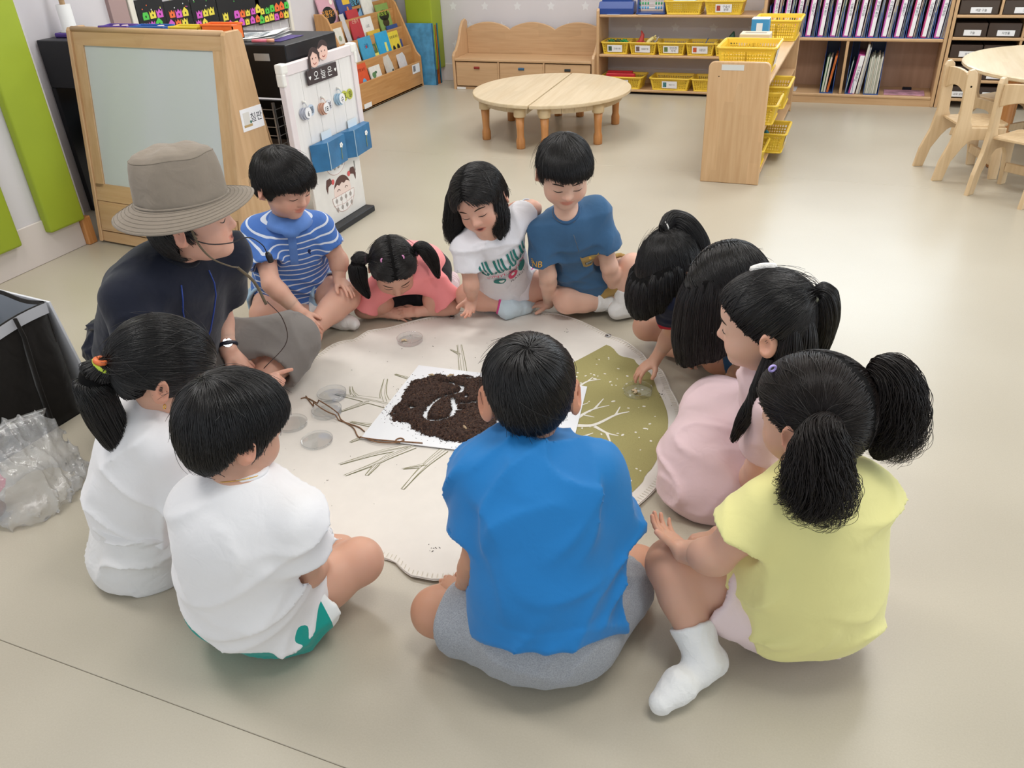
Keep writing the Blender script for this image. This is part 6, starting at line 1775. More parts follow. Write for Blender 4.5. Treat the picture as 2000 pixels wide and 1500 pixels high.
hgt = .015*np.clip(sd/.03, -1, 1)+.002*noise2(X, Y, 60, 5)+.0022*noise2(X, Y, 420, 6)+.0018*np.random.default_rng(1).normal(size=X.shape)*.7
for g in GROOVE:
    gd = np.full(X.shape, 9.0)
    for a, c in zip(g[:-1], g[1:]): gd = np.minimum(gd, seg_d(X, Y, a, c))
    gd = gd+.0022*noise2(X, Y, 200, 9)
    hgt = np.where(gd < .016, np.minimum(hgt, -.010+gd*1.9), hgt)
ok = hgt > -.0012
idn = -np.ones(X.shape, int); V = []
cellok = ok[:-1, :-1] & ok[1:, :-1] & ok[1:, 1:] & ok[:-1, 1:]
used = np.zeros(X.shape, bool)
used[:-1, :-1] |= cellok; used[1:, :-1] |= cellok; used[1:, 1:] |= cellok; used[:-1, 1:] |= cellok
idn[used] = np.arange(used.sum())
V = np.stack([X[used]+1.0, Y[used]-1.9, ZS+.0018+np.maximum(hgt[used], -.0008)], 1)
ci = np.nonzero(cellok)
Q = np.stack([idn[ci[0], ci[1]], idn[ci[0]+1, ci[1]], idn[ci[0]+1, ci[1]+1], idn[ci[0], ci[1]+1]], 1)
o = mesh_obj('soil_heap', np_mesh('soil_heap', V, Q), M_soil); o.location = (-1.0, 1.9, 0); tag(o, 'heap of dark crumbly soil with finger lines on white sheets', 'soil', kind='stuff')
# loose crumbs and bark chips
rng = np.random.default_rng(5)
CR = [np.array([(-1, -.6, 0), (1, -.5, 0), (.8, .6, 0), (-.8, .5, 0), (0, 0, 1)], float)]
Fc = np.array([(0, 1, 4), (1, 2, 4), (2, 3, 4), (3, 0, 4), (0, 3, 2), (0, 2, 1)])
Vs, Fs = [], []; nn = 0
m_in = np.nonzero(ok & (hgt > .002)); edge = np.nonzero((sd > -.028) & (sd < .008))
def crumb(x, y, z, s):
    global nn
    a = rng.uniform(0, 6.28); c, sn = math.cos(a), math.sin(a); v = CR[0]*np.array([s*rng.uniform(.7, 2.2), s*.7, s*rng.uniform(.5, 1.1)])
    v = np.stack([v[:, 0]*c-v[:, 1]*sn+x, v[:, 0]*sn+v[:, 1]*c+y, v[:, 2]+z], 1); Vs.append(v); Fs.append(Fc+nn); nn += 5
for k in rng.integers(0, len(m_in[0]), 5200):
    i, q = m_in[0][k], m_in[1][k]; crumb(X[i, q]+1.0+rng.uniform(-1, 1)*hs, Y[i, q]-1.9+rng.uniform(-1, 1)*hs, ZS+.001+hgt[i, q], rng.uniform(.0008, .0024))
for k in rng.integers(0, len(edge[0]), 1100):
    i, q = edge[0][k], edge[1][k]
    if sd[i, q] < -.004 and rng.uniform() < .75: continue
    crumb(X[i, q]+1.0, Y[i, q]-1.9, ZS+.0016, rng.uniform(.0007, .0022))
o = mesh_obj('soil_crumbs', np_mesh('soil_crumbs', np.concatenate(Vs), np.concatenate(Fs), False), mat('soil_chip', '3A271F', .95, .1, noise=.75, nscale=110)); o.location = (-1.0, 1.9, 0); tag(o, 'loose bark crumbs scattered over the soil heap', 'soil crumbs', kind='stuff')
Vs, Fs = [], []; nn = 0
for k in range(46):
    a = rng.uniform(0, 6.28); r = .68*math.sqrt(rng.uniform(0, 1)); x, y = MC[0]+r*math.cos(a), MC[1]+r*math.sin(a)
    crumb(x+1.0, y-1.9, mat_z(x, y)+.0008, rng.uniform(.0008, .0018))
for cx, cy, n in ((-1.02, 2.42, 7), (-.98, 2.45, 5), (-.42, 2.18, 8), (-.85, 2.50, 6), (-.80, 1.30, 7), (-1.20, 1.45, 4)):
    for k in range(n): x, y = cx+rng.normal()*.008, cy+rng.normal()*.010; crumb(x+1.0, y-1.9, mat_z(x, y)+.0008, rng.uniform(.0008, .002))
o = mesh_obj('mat_crumbs', np_mesh('mat_crumbs', np.concatenate(Vs), np.concatenate(Fs), False), mat('crumb_dark', '2A211C', .95, .1)); o.location = (-1.0, 1.9, 0); tag(o, 'stray dark soil crumbs on the cream cloth', 'soil crumbs', kind='stuff')
# pale wood bits in the soil
for k, (x, y) in enumerate(((-1.165, 2.035), (-1.105, 2.052), (-.86, 1.79), (-.93, 1.79))):
    o = MB().tube([(-.012, 0, 0), (0, .002, .002), (.013, .001, 0)], [.002, .0042, .0015], 6).build('wood_bit', mat('wood_bit', 'B9A283', .9)); o.location = (x, y, ZS+.016); o.rotation_euler = (0, 0, k*.8)
    tag(o, ('pale wood bit at the far left of the soil', 'pale wood bit at the top edge of the soil', 'pale wood bit at the near right of the soil', 'pale wood bit at the near middle of the soil')[k], 'wood bit', 'pale bits in the soil')

# petri dishes of clear plastic
def clear_mat():
    m, nt, N, L, b = new_mat('clear_plastic')
    N.remove(b); out = N['Material Output']
    tr = N.new('ShaderNodeBsdfTransparent'); tr.inputs['Color'].default_value = (.965, .97, .972, 1)
    gl = N.new('ShaderNodeBsdfGlossy'); gl.inputs['Roughness'].default_value = .06; gl.inputs['Color'].default_value = (.95, .97, 1, 1)
    lw = N.new('ShaderNodeLayerWeight'); lw.inputs['Blend'].default_value = .5; fr = N.new('ShaderNodeMath'); fr.operation = 'POWER'; fr.inputs[1].default_value = 3.5; L.new(lw.outputs['Facing'], fr.inputs[0])
    ml = N.new('ShaderNodeMath'); ml.operation = 'MULTIPLY_ADD'; ml.inputs[1].default_value = .45; ml.inputs[2].default_value = .09; L.new(fr.outputs[0], ml.inputs[0])
    mx = N.new('ShaderNodeMixShader'); L.new(ml.outputs[0], mx.inputs['Fac']); L.new(tr.outputs[0], mx.inputs[1]); L.new(gl.outputs[0], mx.inputs[2]); L.new(mx.outputs[0], out.inputs['Surface'])
    return m
M_clear = clear_mat()
def dish(x, y, z, r, h, label, tilt=None):
    t = thing('petri_dish', label, 'dish', (x, y, z), 0, 'clear petri dishes')
    if tilt: t.rotation_euler = tilt
    MB().lathe([(.0001, 0), (r-.0015, 0), (r-.0015, .0014), (.0001, .0014)], 40).build('base', M_clear, t, False, 40)
    MB().lathe([(r-.0014, 0), (r, .0006), (r, h), (r-.0016, h), (r-.0016, .0014)], 40, None, False).build('wall', M_clear, t, False, 40)
    MB().tube([(r*math.cos(a), r*math.sin(a), h) for a in np.linspace(0, 2*math.pi, 41)[:-1]], .0010, 6, closed=True).build('rim', M_clear, t, True)
    return t
def mz(x, y): return mat_z(x, y)+.0012
dish(-1.370, 2.262, mz(-1.370, 2.262), .047, .016, 'clear petri dish with a small larva near the far edge of the mat')
dish(-1.432, 1.840, mz(-1.432, 1.840)+.002, .047, .015, 'clear petri dish farther of the two beside the printed branch')
dish(-1.395, 1.752, mz(-1.395, 1.752), .047, .015, 'clear petri dish crossed by the brown twine')
dish(-1.460, 1.657, mz(-1.460, 1.657), .047, .010, 'clear petri lid at the left edge of the mat')
dish(-1.336, 1.607, mz(-1.336, 1.607), .047, .008, 'clear petri lid nearest to the white T-shirt child')
dish(-.500, 2.170, mz(-.500, 2.170), .046, .016, 'clear petri dish with a larva held on the olive sector')
M_larva = mat('larva_cream', 'D9C3A0', .5, .4, sss=.2)
def larva(x, y, z, rz, s, label):
    t = thing('larva', label, 'larva', (x, y, z), rz, 'larvae')
    pts = [(.0075*s*math.cos(a), .0075*s*math.sin(a), .0035*s) for a in np.linspace(-1.9, 1.9, 11)]
    MB().tube(pts, [.0018*s, .0032*s, .0038*s, .004*s, .004*s, .004*s, .004*s, .0038*s, .0034*s, .003*s, .002*s], 8).build('body', M_larva, t, True)
    MB().lathe([(.0001, -.002*s), (.0022*s, 0), (.0001, .002*s)], 8, Matrix.Translation(pts[-1])).build('head', mat('larva_head', '8A5A34', .4), t, True)
larva(-.512, 2.162, mz(-.500, 2.170)+.0016, .6, 1.1, 'curled cream larva in the dish on the olive sector')
larva(-1.388, 2.250, mz(-1.370, 2.262)+.0016, 2.0, 1.0, 'small larva in the dish near the far edge of the mat')
# brown twine
M_twine = mat('twine_brown', '8A6A52', .9, .1, noise=.25, nscale=300)
ST1 = [(-1.525, 1.797), (-1.507, 1.806), (-1.444, 1.784), (-1.377, 1.756), (-1.316, 1.724), (-1.27, 1.704), (-1.231, 1.668), (-1.2, 1.661), (-1.127, 1.671), (-1.081, 1.681), (-1.025, 1.692)]
ST2 = [(-1.518, 1.816), (-1.476, 1.783), (-1.443, 1.762), (-1.38, 1.735), (-1.314, 1.722), (-1.258, 1.713), (-1.227, 1.698)]
ST3 = [(-1.19, 1.658), (-1.15, 1.655), (-1.105, 1.668), (-1.085, 1.688), (-1.10, 1.694), (-1.108, 1.680), (-1.09, 1.672)]
t = thing('twine', 'knotted brown twine lying across the mat and the sheet edge', 'twine', (-1.3, 1.73, 0))
def tz(x, y):
    z = mat_z(x, y)+.0022
    for cx, cy, hh in ((-1.395, 1.752, .0155),):
        if math.hypot(x-cx, y-cy) < .062: z = max(z, mat_z(x, y)+hh+.003)
    if x > -1.222 and y > 1.645: z = max(z, ZS+.0035)
    return z
for k, s in enumerate((ST1, ST2, ST3)):
    C = bez([(x, y, 0) for x, y in s], 12*len(s)//2)
    MB().tube([(p[0]+1.3, p[1]-1.73, tz(p[0], p[1])) for p in C], .0021, 6).build('strand', M_twine, t, True)
# ------------------------------------------------------------------ bags at the left edge
M_bagblack = cloth('bag_black_fabric', '17130F', .8, .35, 14)
t = thing('tote_bag', 'large black fabric tote bag standing open at the left picture edge', 'bag', (-2.34, 1.34, 0))
lo = [(.165, .165), (.145, -.24), (-.17, -.22), (-.14, .20)]; hi = [(.100, .225), (.125, -.20), (-.19, -.20), (-.19, .25)]
HZ = .36
def quadsurf(a, c, h0, h1, nm, m, inset=0.0, bul=.015):
    b = MB()
    def f(u, v):
        p = Vector((lo[a][0]*(1-u)+lo[c][0]*u, lo[a][1]*(1-u)+lo[c][1]*u)); q = Vector((hi[a][0]*(1-u)+hi[c][0]*u, hi[a][1]*(1-u)+hi[c][1]*u))
        w = h0+(h1-h0)*v; s = w/HZ; r = p*(1-s)+q*s
        r = r*(1+bul*math.sin(u*9+s*5)*math.sin(s*3.1)) ; r = r*(1-inset)
        return (r.x, r.y, w+.006*math.sin(u*7)*s)
    b.grid(14, 10, f); return b
for a, c, nm in ((0, 1, 'front_panel'), (3, 0, 'end_panel'), (1, 2, 'end_panel'), (2, 3, 'back_panel')):
    o = quadsurf(a, c, 0, HZ, nm, None).build(nm, M_bagblack, t, True); s = o.modifiers.new('s', 'SOLIDIFY'); s.thickness = .003
    o = quadsurf(a, c, HZ-.035, HZ-.003, 'binding', None, -.022, .015).build('binding', mat('binding_grey', 'B9BABF', .7), t, True)
    quadsurf(a, c, .05, HZ-.01, 'lining', None, .03).build('lining', mat('lining_silver', '8F949C', .45), t, True)
b = MB(); b.prism(lo, .004, 'Z', .001); b.build('bottom', M_bagblack, t)
for u in (.28, .72):
    P0 = [(.100+.012, .225*(1-u)-.20*u, HZ+.002), (.100+.022, .225*(1-u)-.20*u, HZ-.06), (.16, .18*(1-u)-.22*u, .16), (.178, .165*(1-u)-.24*u, .03)]
    MB().tube(P0, .014, 6, flat=.25).build('strap', M_bagblack, t, True)
o = MB().prism([(-.17, 0), (.20, 0), (.125, .355), (-.17, .355)], .008, 'Y', -.004, .001).build('foam_board', mat('foam_white', 'D9DADF', .6)); o.location = (-2.36, 1.59, .0); o.rotation_euler = (0, 0, math.radians(-5)); tag(o, 'white foam board standing behind the black tote bag', 'board')
# navy backpack behind the hat wearer
S = Sdf()
S.add(ell((0, 0, .10), (.13, .085, .11))); S.add(ell((.02, -.05, .07), (.10, .06, .07)), .03); S.add(ell((-.03, .02, .16), (.09, .06, .06)), .03)
S.cut(half((0, 0, .003), (0, 0, -1)), .01); S.disp(folds(44, .006, 70, (0, 0, 1), .5))
V, Q = S.mesh(.006)
t = thing('backpack', 'dark navy backpack slumped on the floor behind the hat wearer', 'bag', (-2.18, 1.74, 0), .3)
mesh_obj('pack_body', np_mesh('pack_body', V, Q), cloth('navy_nylon', '12182A', .45, .3, 20), t)
MB().tube([(.02, -.10, .13), (.06, -.115, .10), (.08, -.115, .05), (.06, -.11, .02)], .008, 6, flat=.4).build('strap', cloth('navy_nylon', '12182A'), t, True)
MB().tube([(-.08, -.03, .20), (-.02, -.05, .215), (.05, -.05, .205)], .003, 6).build('zip', mat('zip_dark', '33363E', .35, metal=.6), t, True)
MB().tube([(.07, -.115, .03), (.085, -.118, .045), (.09, -.116, .065)], .003, 6).build('blue_loop', mat('loop_blue', '27508F', .4), t, True)
# clear zip bag with things in it
def bag_film():
    m, nt, N, L, b = new_mat('bag_film'); N.remove(b); out = N['Material Output']
    tr = N.new('ShaderNodeBsdfTransparent'); tr.inputs['Color'].default_value = (.93, .935, .94, 1)
    df = N.new('ShaderNodeBsdfDiffuse'); df.inputs['Color'].default_value = (.86, .86, .86, 1)
    gl = N.new('ShaderNodeBsdfGlossy'); gl.inputs['Roughness'].default_value = .12
    fr = N.new('ShaderNodeLayerWeight'); fr.inputs['Blend'].default_value = .35
    tc = N.new('ShaderNodeTexCoord'); n = N.new('ShaderNodeTexNoise'); n.inputs['Scale'].default_value = 26; n.inputs['Detail'].default_value = 5; L.new(tc.outputs['Object'], n.inputs['Vector'])
    bp = N.new('ShaderNodeBump'); bp.inputs['Strength'].default_value = .9; bp.inputs['Distance'].default_value = .015; L.new(n.outputs['Fac'], bp.inputs['Height'])
    for q in (gl, fr, df): L.new(bp.outputs['Normal'], q.inputs['Normal'])
    m1 = N.new('ShaderNodeMixShader'); m1.inputs['Fac'].default_value = .26; L.new(tr.outputs[0], m1.inputs[1]); L.new(df.outputs[0], m1.inputs[2])
    m2 = N.new('ShaderNodeMixShader'); L.new(fr.outputs['Facing'], m2.inputs['Fac']); L.new(m1.outputs[0], m2.inputs[1]); L.new(gl.outputs[0], m2.inputs[2])
    sc = N.new('ShaderNodeMath'); sc.operation = 'MULTIPLY'; sc.inputs[1].default_value = .55; L.new(fr.outputs['Facing'], sc.inputs[0]); L.new(sc.outputs[0], m2.inputs['Fac'])
    L.new(m2.outputs[0], out.inputs['Surface']); return m
t = thing('zip_bag', 'clear crumpled zip bag with a pink item standing at the left edge', 'bag', (-1.985, 1.12, 0))
M_film = bag_film()
S = Sdf()
S.add(ell((.0, 0, .065), (.10, .16, .085))); S.add(ell((-.02, .06, .13), (.05, .11, .07)), .04); S.add(ell((.06, .02, .02), (.09, .15, .03)), .03)
S.cut(half((0, 0, .002), (0, 0, -1)), .01); S.disp(folds(91, .010, 95, (.3, .2, 1), .6)); S.disp(folds(92, .005, 210, (.5, .2, .4), .8))
V, Q = S.mesh(.0055); V = relax(V, Q, 2, .5); mesh_obj('film', np_mesh('film', V, Q), M_film, t)
b = MB(); b.grid(18, 6, lambda u, v: (-.035+.025*v+.012*math.sin(u*7), -.14+.30*u, .165+.035*v+.012*math.sin(u*3.1)-.02*(u-.5)**2)); b.build('mouth_film', M_film, t, True)
for dz in (0, .014): MB().tube([(-.035+.012*math.sin(u*7)+.4*dz, -.14+.30*u, .172+dz+.012*math.sin(u*3.1)-.02*(u-.5)**2) for u in np.linspace(0, 1, 18)], .0018, 5).build('zip_strip', mat('zip_clear', 'D6DADD', .3), t, True)
S = Sdf(); S.add(ell((-.02, -.07, .085), (.03, .045, .035))); S.disp(folds(5, .005, 120)); V, Q = S.mesh(.005); mesh_obj('pink_item', np_mesh('pink_item', V, Q), mat('item_pink', 'E0708A', .5), t)
S = Sdf(); S.add(ell((.0, -.10, .03), (.05, .04, .02))); V, Q = S.mesh(.006); mesh_obj('brown_item', np_mesh('brown_item', V, Q), mat('item_brown', '7A5C50', .7), t)
# joints of the people, metres in the room (x along the back wall, y into the room, z up)
POSE = {}
POSE['L'] = dict(pel=(-0.418, 1.074, 0.105), neck=(-0.471, 1.182, 0.470), head=(-0.490, 1.219, 0.565), shl=(-0.555, 1.117, 0.425), shr=(-0.357, 1.192, 0.425), ell=(-0.557, 1.067, 0.250), elr=(-0.322, 1.195, 0.250), wrl=(-0.601, 1.083, 0.140), wrr=(-0.346, 1.247, 0.140), knl=(-0.655, 1.054, 0.085), knr=(-0.286, 1.317, 0.085), anl=(-0.545, 1.304, 0.050), anr=(-0.506, 1.373, 0.050), hil=(-0.481, 1.050, 0.097), hir=(-0.354, 1.099, 0.097))
POSE['C'] = dict(pel=(-1.030, 0.940, 0.105), neck=(-0.950, 0.912, 0.460), head=(-0.975, 0.948, 0.555), shl=(-1.044, 0.887, 0.405), shr=(-0.840, 0.910, 0.405), ell=(-1.066, 0.888, 0.300), wrl=(-1.029, 1.019, 0.360), elr=(-0.878, 0.947, 0.223), wrr=(-0.927, 1.050, 0.150), knl=(-1.220, 1.090, 0.090), knr=(-0.864, 1.098, 0.125), anl=(-0.980, 1.190, 0.050), anr=(-0.986, 1.112, 0.055), tor=(-1.057, 1.072, 0.050), tol=(-1.055, 1.194, 0.040), hil=(-1.098, 0.931, 0.097), hir=(-0.963, 0.949, 0.097))
POSE['B'] = dict(pel=(-1.443, 1.059, 0.120), neck=(-1.285, 1.079, 0.465), head=(-1.262, 1.086, 0.555), shr=(-1.244, 1.014, 0.415), shl=(-1.400, 1.165, 0.415), elr=(-1.236, 1.066, 0.243), wrr=(-1.174, 1.104, 0.200), ell=(-1.371, 1.234, 0.250), wrl=(-1.326, 1.300, 0.200), knr=(-1.351, 1.099, 0.100), knl=(-1.409, 1.205, 0.100), anr=(-1.467, 0.994, 0.040), anl=(-1.563, 1.058, 0.040), hil=(-1.488, 1.111, 0.112), hir=(-1.399, 1.008, 0.112))
POSE['A'] = dict(pel=(-1.900, 1.600, 0.130), neck=(-1.661, 1.569, 0.568), head=(-1.588, 1.590, 0.680), shr=(-1.695, 1.405, 0.515), shl=(-1.625, 1.735, 0.515), ell=(-1.762, 1.781, 0.287), wrl=(-1.702, 1.719, 0.200), elr=(-1.645, 1.372, 0.300), wrr=(-1.566, 1.657, 0.130), knl=(-1.598, 1.921, 0.150), knr=(-1.544, 1.404, 0.150), anl=(-1.625, 1.716, 0.070), anr=(-1.711, 1.772, 0.060), tol=(-1.714, 1.641, 0.040), tor=(-1.628, 1.879, 0.050), hil=(-1.882, 1.693, 0.122), hir=(-1.918, 1.507, 0.122))
POSE['D'] = dict(pel=(-1.907, 2.342, 0.105), neck=(-1.776, 2.222, 0.435), head=(-1.750, 2.200, 0.575), shr=(-1.809, 2.102, 0.375), shl=(-1.664, 2.221, 0.375), elr=(-1.796, 2.089, 0.250), wrr=(-1.709, 2.108, 0.140), ell=(-1.667, 2.326, 0.260), wrl=(-1.657, 2.293, 0.200), knr=(-1.911, 2.155, 0.085), knl=(-1.643, 2.292, 0.130), anr=(-1.728, 2.284, 0.050), tor=(-1.616, 2.279, 0.030), anl=(-1.699, 2.107, 0.060), tol=(-1.790, 2.046, 0.050), hil=(-1.856, 2.387, 0.097), hir=(-1.958, 2.297, 0.097))
POSE['E'] = dict(pel=(-1.505, 2.596, 0.140), neck=(-1.455, 2.398, 0.180), head=(-1.464, 2.364, 0.240), shr=(-1.567, 2.382, 0.125), shl=(-1.368, 2.489, 0.125), elr=(-1.630, 2.371, 0.040), wrr=(-1.534, 2.398, 0.030), ell=(-1.306, 2.496, 0.040), wrl=(-1.422, 2.430, 0.035), knr=(-1.560, 2.402, 0.070), knl=(-1.370, 2.482, 0.070), anr=(-1.738, 2.543, 0.050), tor=(-1.814, 2.607, 0.040), anl=(-1.385, 2.646, 0.050), tol=(-1.430, 2.762, 0.040), hil=(-1.440, 2.613, 0.132), hir=(-1.571, 2.578, 0.132))
POSE['F'] = dict(pel=(-1.144, 2.630, 0.105), neck=(-1.080, 2.376, 0.410), head=(-1.104, 2.375, 0.515), shr=(-1.138, 2.329, 0.345), shl=(-1.045, 2.442, 0.345), elr=(-1.148, 2.348, 0.220), wrr=(-1.191, 2.434, 0.120), ell=(-0.988, 2.562, 0.434), wrl=(-1.069, 2.690, 0.400), knr=(-1.242, 2.509, 0.090), knl=(-1.005, 2.666, 0.090), anr=(-1.084, 2.552, 0.045), tor=(-1.029, 2.624, 0.030), anl=(-1.140, 2.578, 0.060), tol=(-1.218, 2.549, 0.045), hil=(-1.090, 2.671, 0.097), hir=(-1.198, 2.589, 0.097))
POSE['G'] = dict(pel=(-0.836, 2.729, 0.105), neck=(-0.849, 2.517, 0.440), head=(-0.848, 2.486, 0.595), shr=(-0.900, 2.418, 0.380), shl=(-0.744, 2.520, 0.380), elr=(-0.923, 2.515, 0.210), wrr=(-0.969, 2.645, 0.035), ell=(-0.724, 2.609, 0.230), wrl=(-0.724, 2.720, 0.060), knr=(-0.877, 2.591, 0.085), knl=(-0.658, 2.692, 0.200), anr=(-0.718, 2.706, 0.050), tor=(-0.632, 2.720, 0.030), anl=(-0.686, 2.661, 0.050), tol=(-0.608, 2.718, 0.030), hil=(-0.775, 2.758, 0.097), hir=(-0.898, 2.701, 0.097))
POSE['H'] = dict(pel=(-0.330, 2.620, 0.110), neck=(-0.381, 2.315, 0.314), head=(-0.427, 2.256, 0.401), shr=(-0.421, 2.193, 0.329), shl=(-0.304, 2.223, 0.306), elr=(-0.425, 2.282, 0.173), wrr=(-0.466, 2.252, 0.085), ell=(-0.295, 2.347, 0.160), wrl=(-0.331, 2.421, 0.040), knr=(-0.544, 2.458, 0.090), knl=(-0.288, 2.341, 0.090), anr=(-0.376, 2.522, 0.050), anl=(-0.468, 2.416, 0.040), hil=(-0.263, 2.611, 0.102), hir=(-0.397, 2.629, 0.102))
POSE['I'] = dict(pel=(-0.130, 2.330, 0.110), neck=(-0.196, 2.077, 0.358), head=(-0.234, 2.035, 0.463), shr=(-0.249, 1.970, 0.371), shl=(-0.141, 1.971, 0.349), ell=(-0.176, 2.062, 0.210), wrl=(-0.245, 2.211, 0.035), knl=(-0.196, 2.173, 0.070), knr=(-0.284, 2.325, 0.080), anl=(-0.073, 2.172, 0.040), anr=(-0.184, 2.327, 0.040), hil=(-0.064, 2.314, 0.102), hir=(-0.196, 2.346, 0.102))
POSE['J'] = dict(pel=(-0.030, 1.860, 0.130), neck=(-0.078, 1.648, 0.460), head=(-0.108, 1.660, 0.555), shr=(-0.100, 1.790, 0.415), shl=(-0.060, 1.565, 0.400), ell=(-0.079, 1.621, 0.200), wrl=(-0.114, 1.690, 0.045), knl=(-0.224, 1.735, 0.120), knr=(-0.224, 1.948, 0.130), anl=(-0.079, 1.757, 0.040), anr=(-0.150, 1.978, 0.040), hil=(-0.010, 1.795, 0.122), hir=(-0.050, 1.925, 0.122))
POSE['K'] = dict(pel=(0.056, 1.320, 0.115), neck=(0.036, 1.285, 0.465), head=(0.019, 1.311, 0.560), shl=(-0.034, 1.217, 0.410), shr=(0.110, 1.320, 0.410), ell=(-0.109, 1.177, 0.300), wrl=(-0.171, 1.210, 0.265), elr=(-0.012, 1.388, 0.240), wrr=(-0.123, 1.350, 0.200), knl=(-0.199, 1.236, 0.200), anl=(-0.104, 1.140, 0.055), tol=(-0.168, 1.036, 0.030), knr=(-0.069, 1.524, 0.120), anr=(0.010, 1.395, 0.050), hil=(0.001, 1.281, 0.107), hir=(0.112, 1.359, 0.107))
# ------------------------------------------------------------------ the people round the mat
PPL = {}
def lk(p, r, **k): return dict(p=p, r=r, **k)
def curtain(pr, roots, r, length, out=0.0, n=200, **k):
    k.setdefault('k', .022); k.setdefault('core', .72); k.setdefault('puff', .0085)
    return drop(pr, [(x*.90, y*.90, z+.026) for x, y, z in roots], r, length+.026, out, n=n, **k)
def hd(pr, *pts):
    """head-frame points -> world"""
    return [pr['toW'](A3(p)) for p in pts]
white_tee = cloth('white_cotton', 'F1EFF0', .85, .12, 26)

# -- boy in the blue T-shirt, seen from behind
J = POSE['L']
pr = make_person('person', 'child in a bright blue T-shirt and grey shorts sitting with back to the camera', J,
    dict(fwd=(-.40, .82, -.30), skin='deep', w=1.06, hs=1.0, seed=11, face=False, ear=1.22, hand_l=dict(d=(-1, .25, -.2), n=(0, -.3, 1), curls=[.5]*4), leg=1.0, arm=.92))
make_hair(pr, Cap(BOY_BACK, .013, .003), flow=('whorl', (-.02, -.55, .83), .25), n=6500, step=.13, lift=.003, over=.004)
shirt(pr, cloth('blue_jersey', '2079BE', .6, .10, 18), g=.019, sleeve=(.66, .050, .060), hem=.012, hem_tilt=-.15, neck_r=.041, amp=.0085, freq=40, seed=5, collar=cloth('blue_rib', '1C78C4', .6, .1),
      rows=[(-.04, .125, .112, .085), (.22, .116, .100, .11), (.48, .112, .088, .11), (.74, .112, .078, .10)])
shorts(pr, cloth('grey_melange', '9B9EA4', .9, .15, 30, noise=.16, nscale=420), frac=(.80, .80), r=(.084, .070), pel=(.132, .119, .098), amp=.003, seed=21)
PPL['L'] = pr

# -- boy in white T-shirt and teal shorts
J = POSE['C']
pr = make_person('person', 'child in a white T-shirt and teal shorts and white trim', J,
    dict(fwd=(.38, .88, -.28), skin='tan', w=1.05, hs=.97, seed=12, face=False, leg=1.0, arm=.95,
         hand_r=dict(d=(-.2, .5, -.6), n=(.8, -.3, .4), curls=[.5]*4), hand_l=dict(d=(.15, .5, .75), n=(-.2, .8, -.3), curls=[.6, .7, .7, .7])))
make_hair(pr, Cap(BOY, .015, .007), flow=('whorl', (-.10, -.45, .88), -.25), n=7000, step=.13, lift=.005, over=.006)
shirt(pr, white_tee, g=.014, sleeve=(.42, .044, .050), hem=.012, hem_tilt=.05, neck_r=.044, amp=.0075, freq=36, seed=6, collar=white_tee,
      rows=[(0, .122, .108, .09), (.24, .116, .100, .11), (.50, .112, .088, .11), (.74, .112, .078, .10)])
shorts(pr, band_cloth('teal_shorts_cloth', '1F9E92', 'EEF0EE', 'v', [(-.012, .013)]), frac=(.35, .42), r=(.090, .078), pel=(.124, .110, .090), amp=.004, seed=22, attr='v')
PPL['C'] = pr

# -- girl with a low ponytail in white
J = POSE['B']
pr = make_person('person', 'child with a low black ponytail in white top and skirt beside the hat wearer', J,
    dict(fwd=(.62, .70, -.30), up=(0, 0, 1), skin='tan', w=1.0, hs=1.02, seed=13, arm=.95))
tie = hd(pr, (0.005, -.108, .012))[0]
hang = unit((-.12, -.18, -1))
p = [tie, tie+A3((-.026, -.022, -.030)), tie+A3((-.026, -.026, -.10)), tie+A3((-.016, -.018, -.18)), tie+A3((.0, -.004, -.245))]
make_hair(pr, Cap(GIRL_BANGS, .011, .006), locks=[lk(p, [.020, .031, .034, .028, .008], n=900, ragged=.3, wav=.005)], flow=('tie', [(0.05, -1, .05)]), n=5500, step=.13, lift=.002, over=.012,
          ties=[(tie+A3((-.006, -.004, -.003)), p[1]-p[0], .019, .006, 'B9CC3A'), (tie+A3((-.002, -.008, .012)), (.3, .2, 1), .010, .006, 'E0703A')])
shirt(pr, band_cloth('white_navy_band', 'F1EFF0', '1F2238', 'v', [(.016, .034)]), g=.018, sleeve=(.72, .054, .064), hem=-.03, hem_tilt=.15, neck_r=.052, amp=.0075, freq=34, seed=7, attr='sleeve', collar=white_tee,
      rows=[(.02, .112, .104, .09), (.25, .108, .098, .11), (.50, .104, .088, .11), (.74, .104, .076, .10)])
def skirt_B(S):
    pel = A3(POSE['B']['pel'])
    S.add(rc(pel+A3((0, 0, -.01)), pel+A3((-.01, -.02, -.085)), .11, .135), .05)
    S.add(rc(pel+A3((.05, .02, -.03)), pel+A3((.12, .10, -.07)), .10, .085), .05)
shorts(pr, cloth('white_skirt', 'E9E7E6', .8, .25, 22), 'skirt', frac=(.9, .9), r=(.095, .085), amp=.010, freq=75, seed=23, extra=skirt_B, hollow=False)
# ear stud
e = hd(pr, (.0815, -.006, -.040))[0]-pr['shift']
MB().tube([q-pr['shift'] for q in torus_pts(hd(pr, (.082, -.006, -.043))[0], (1, .3, 0), .0045, 12)], .0011, 6, closed=True).build('earring', mat('gold_metal', 'E3B75B', .25, .5, metal=1.0), pr['root'], True)
PPL['B'] = pr

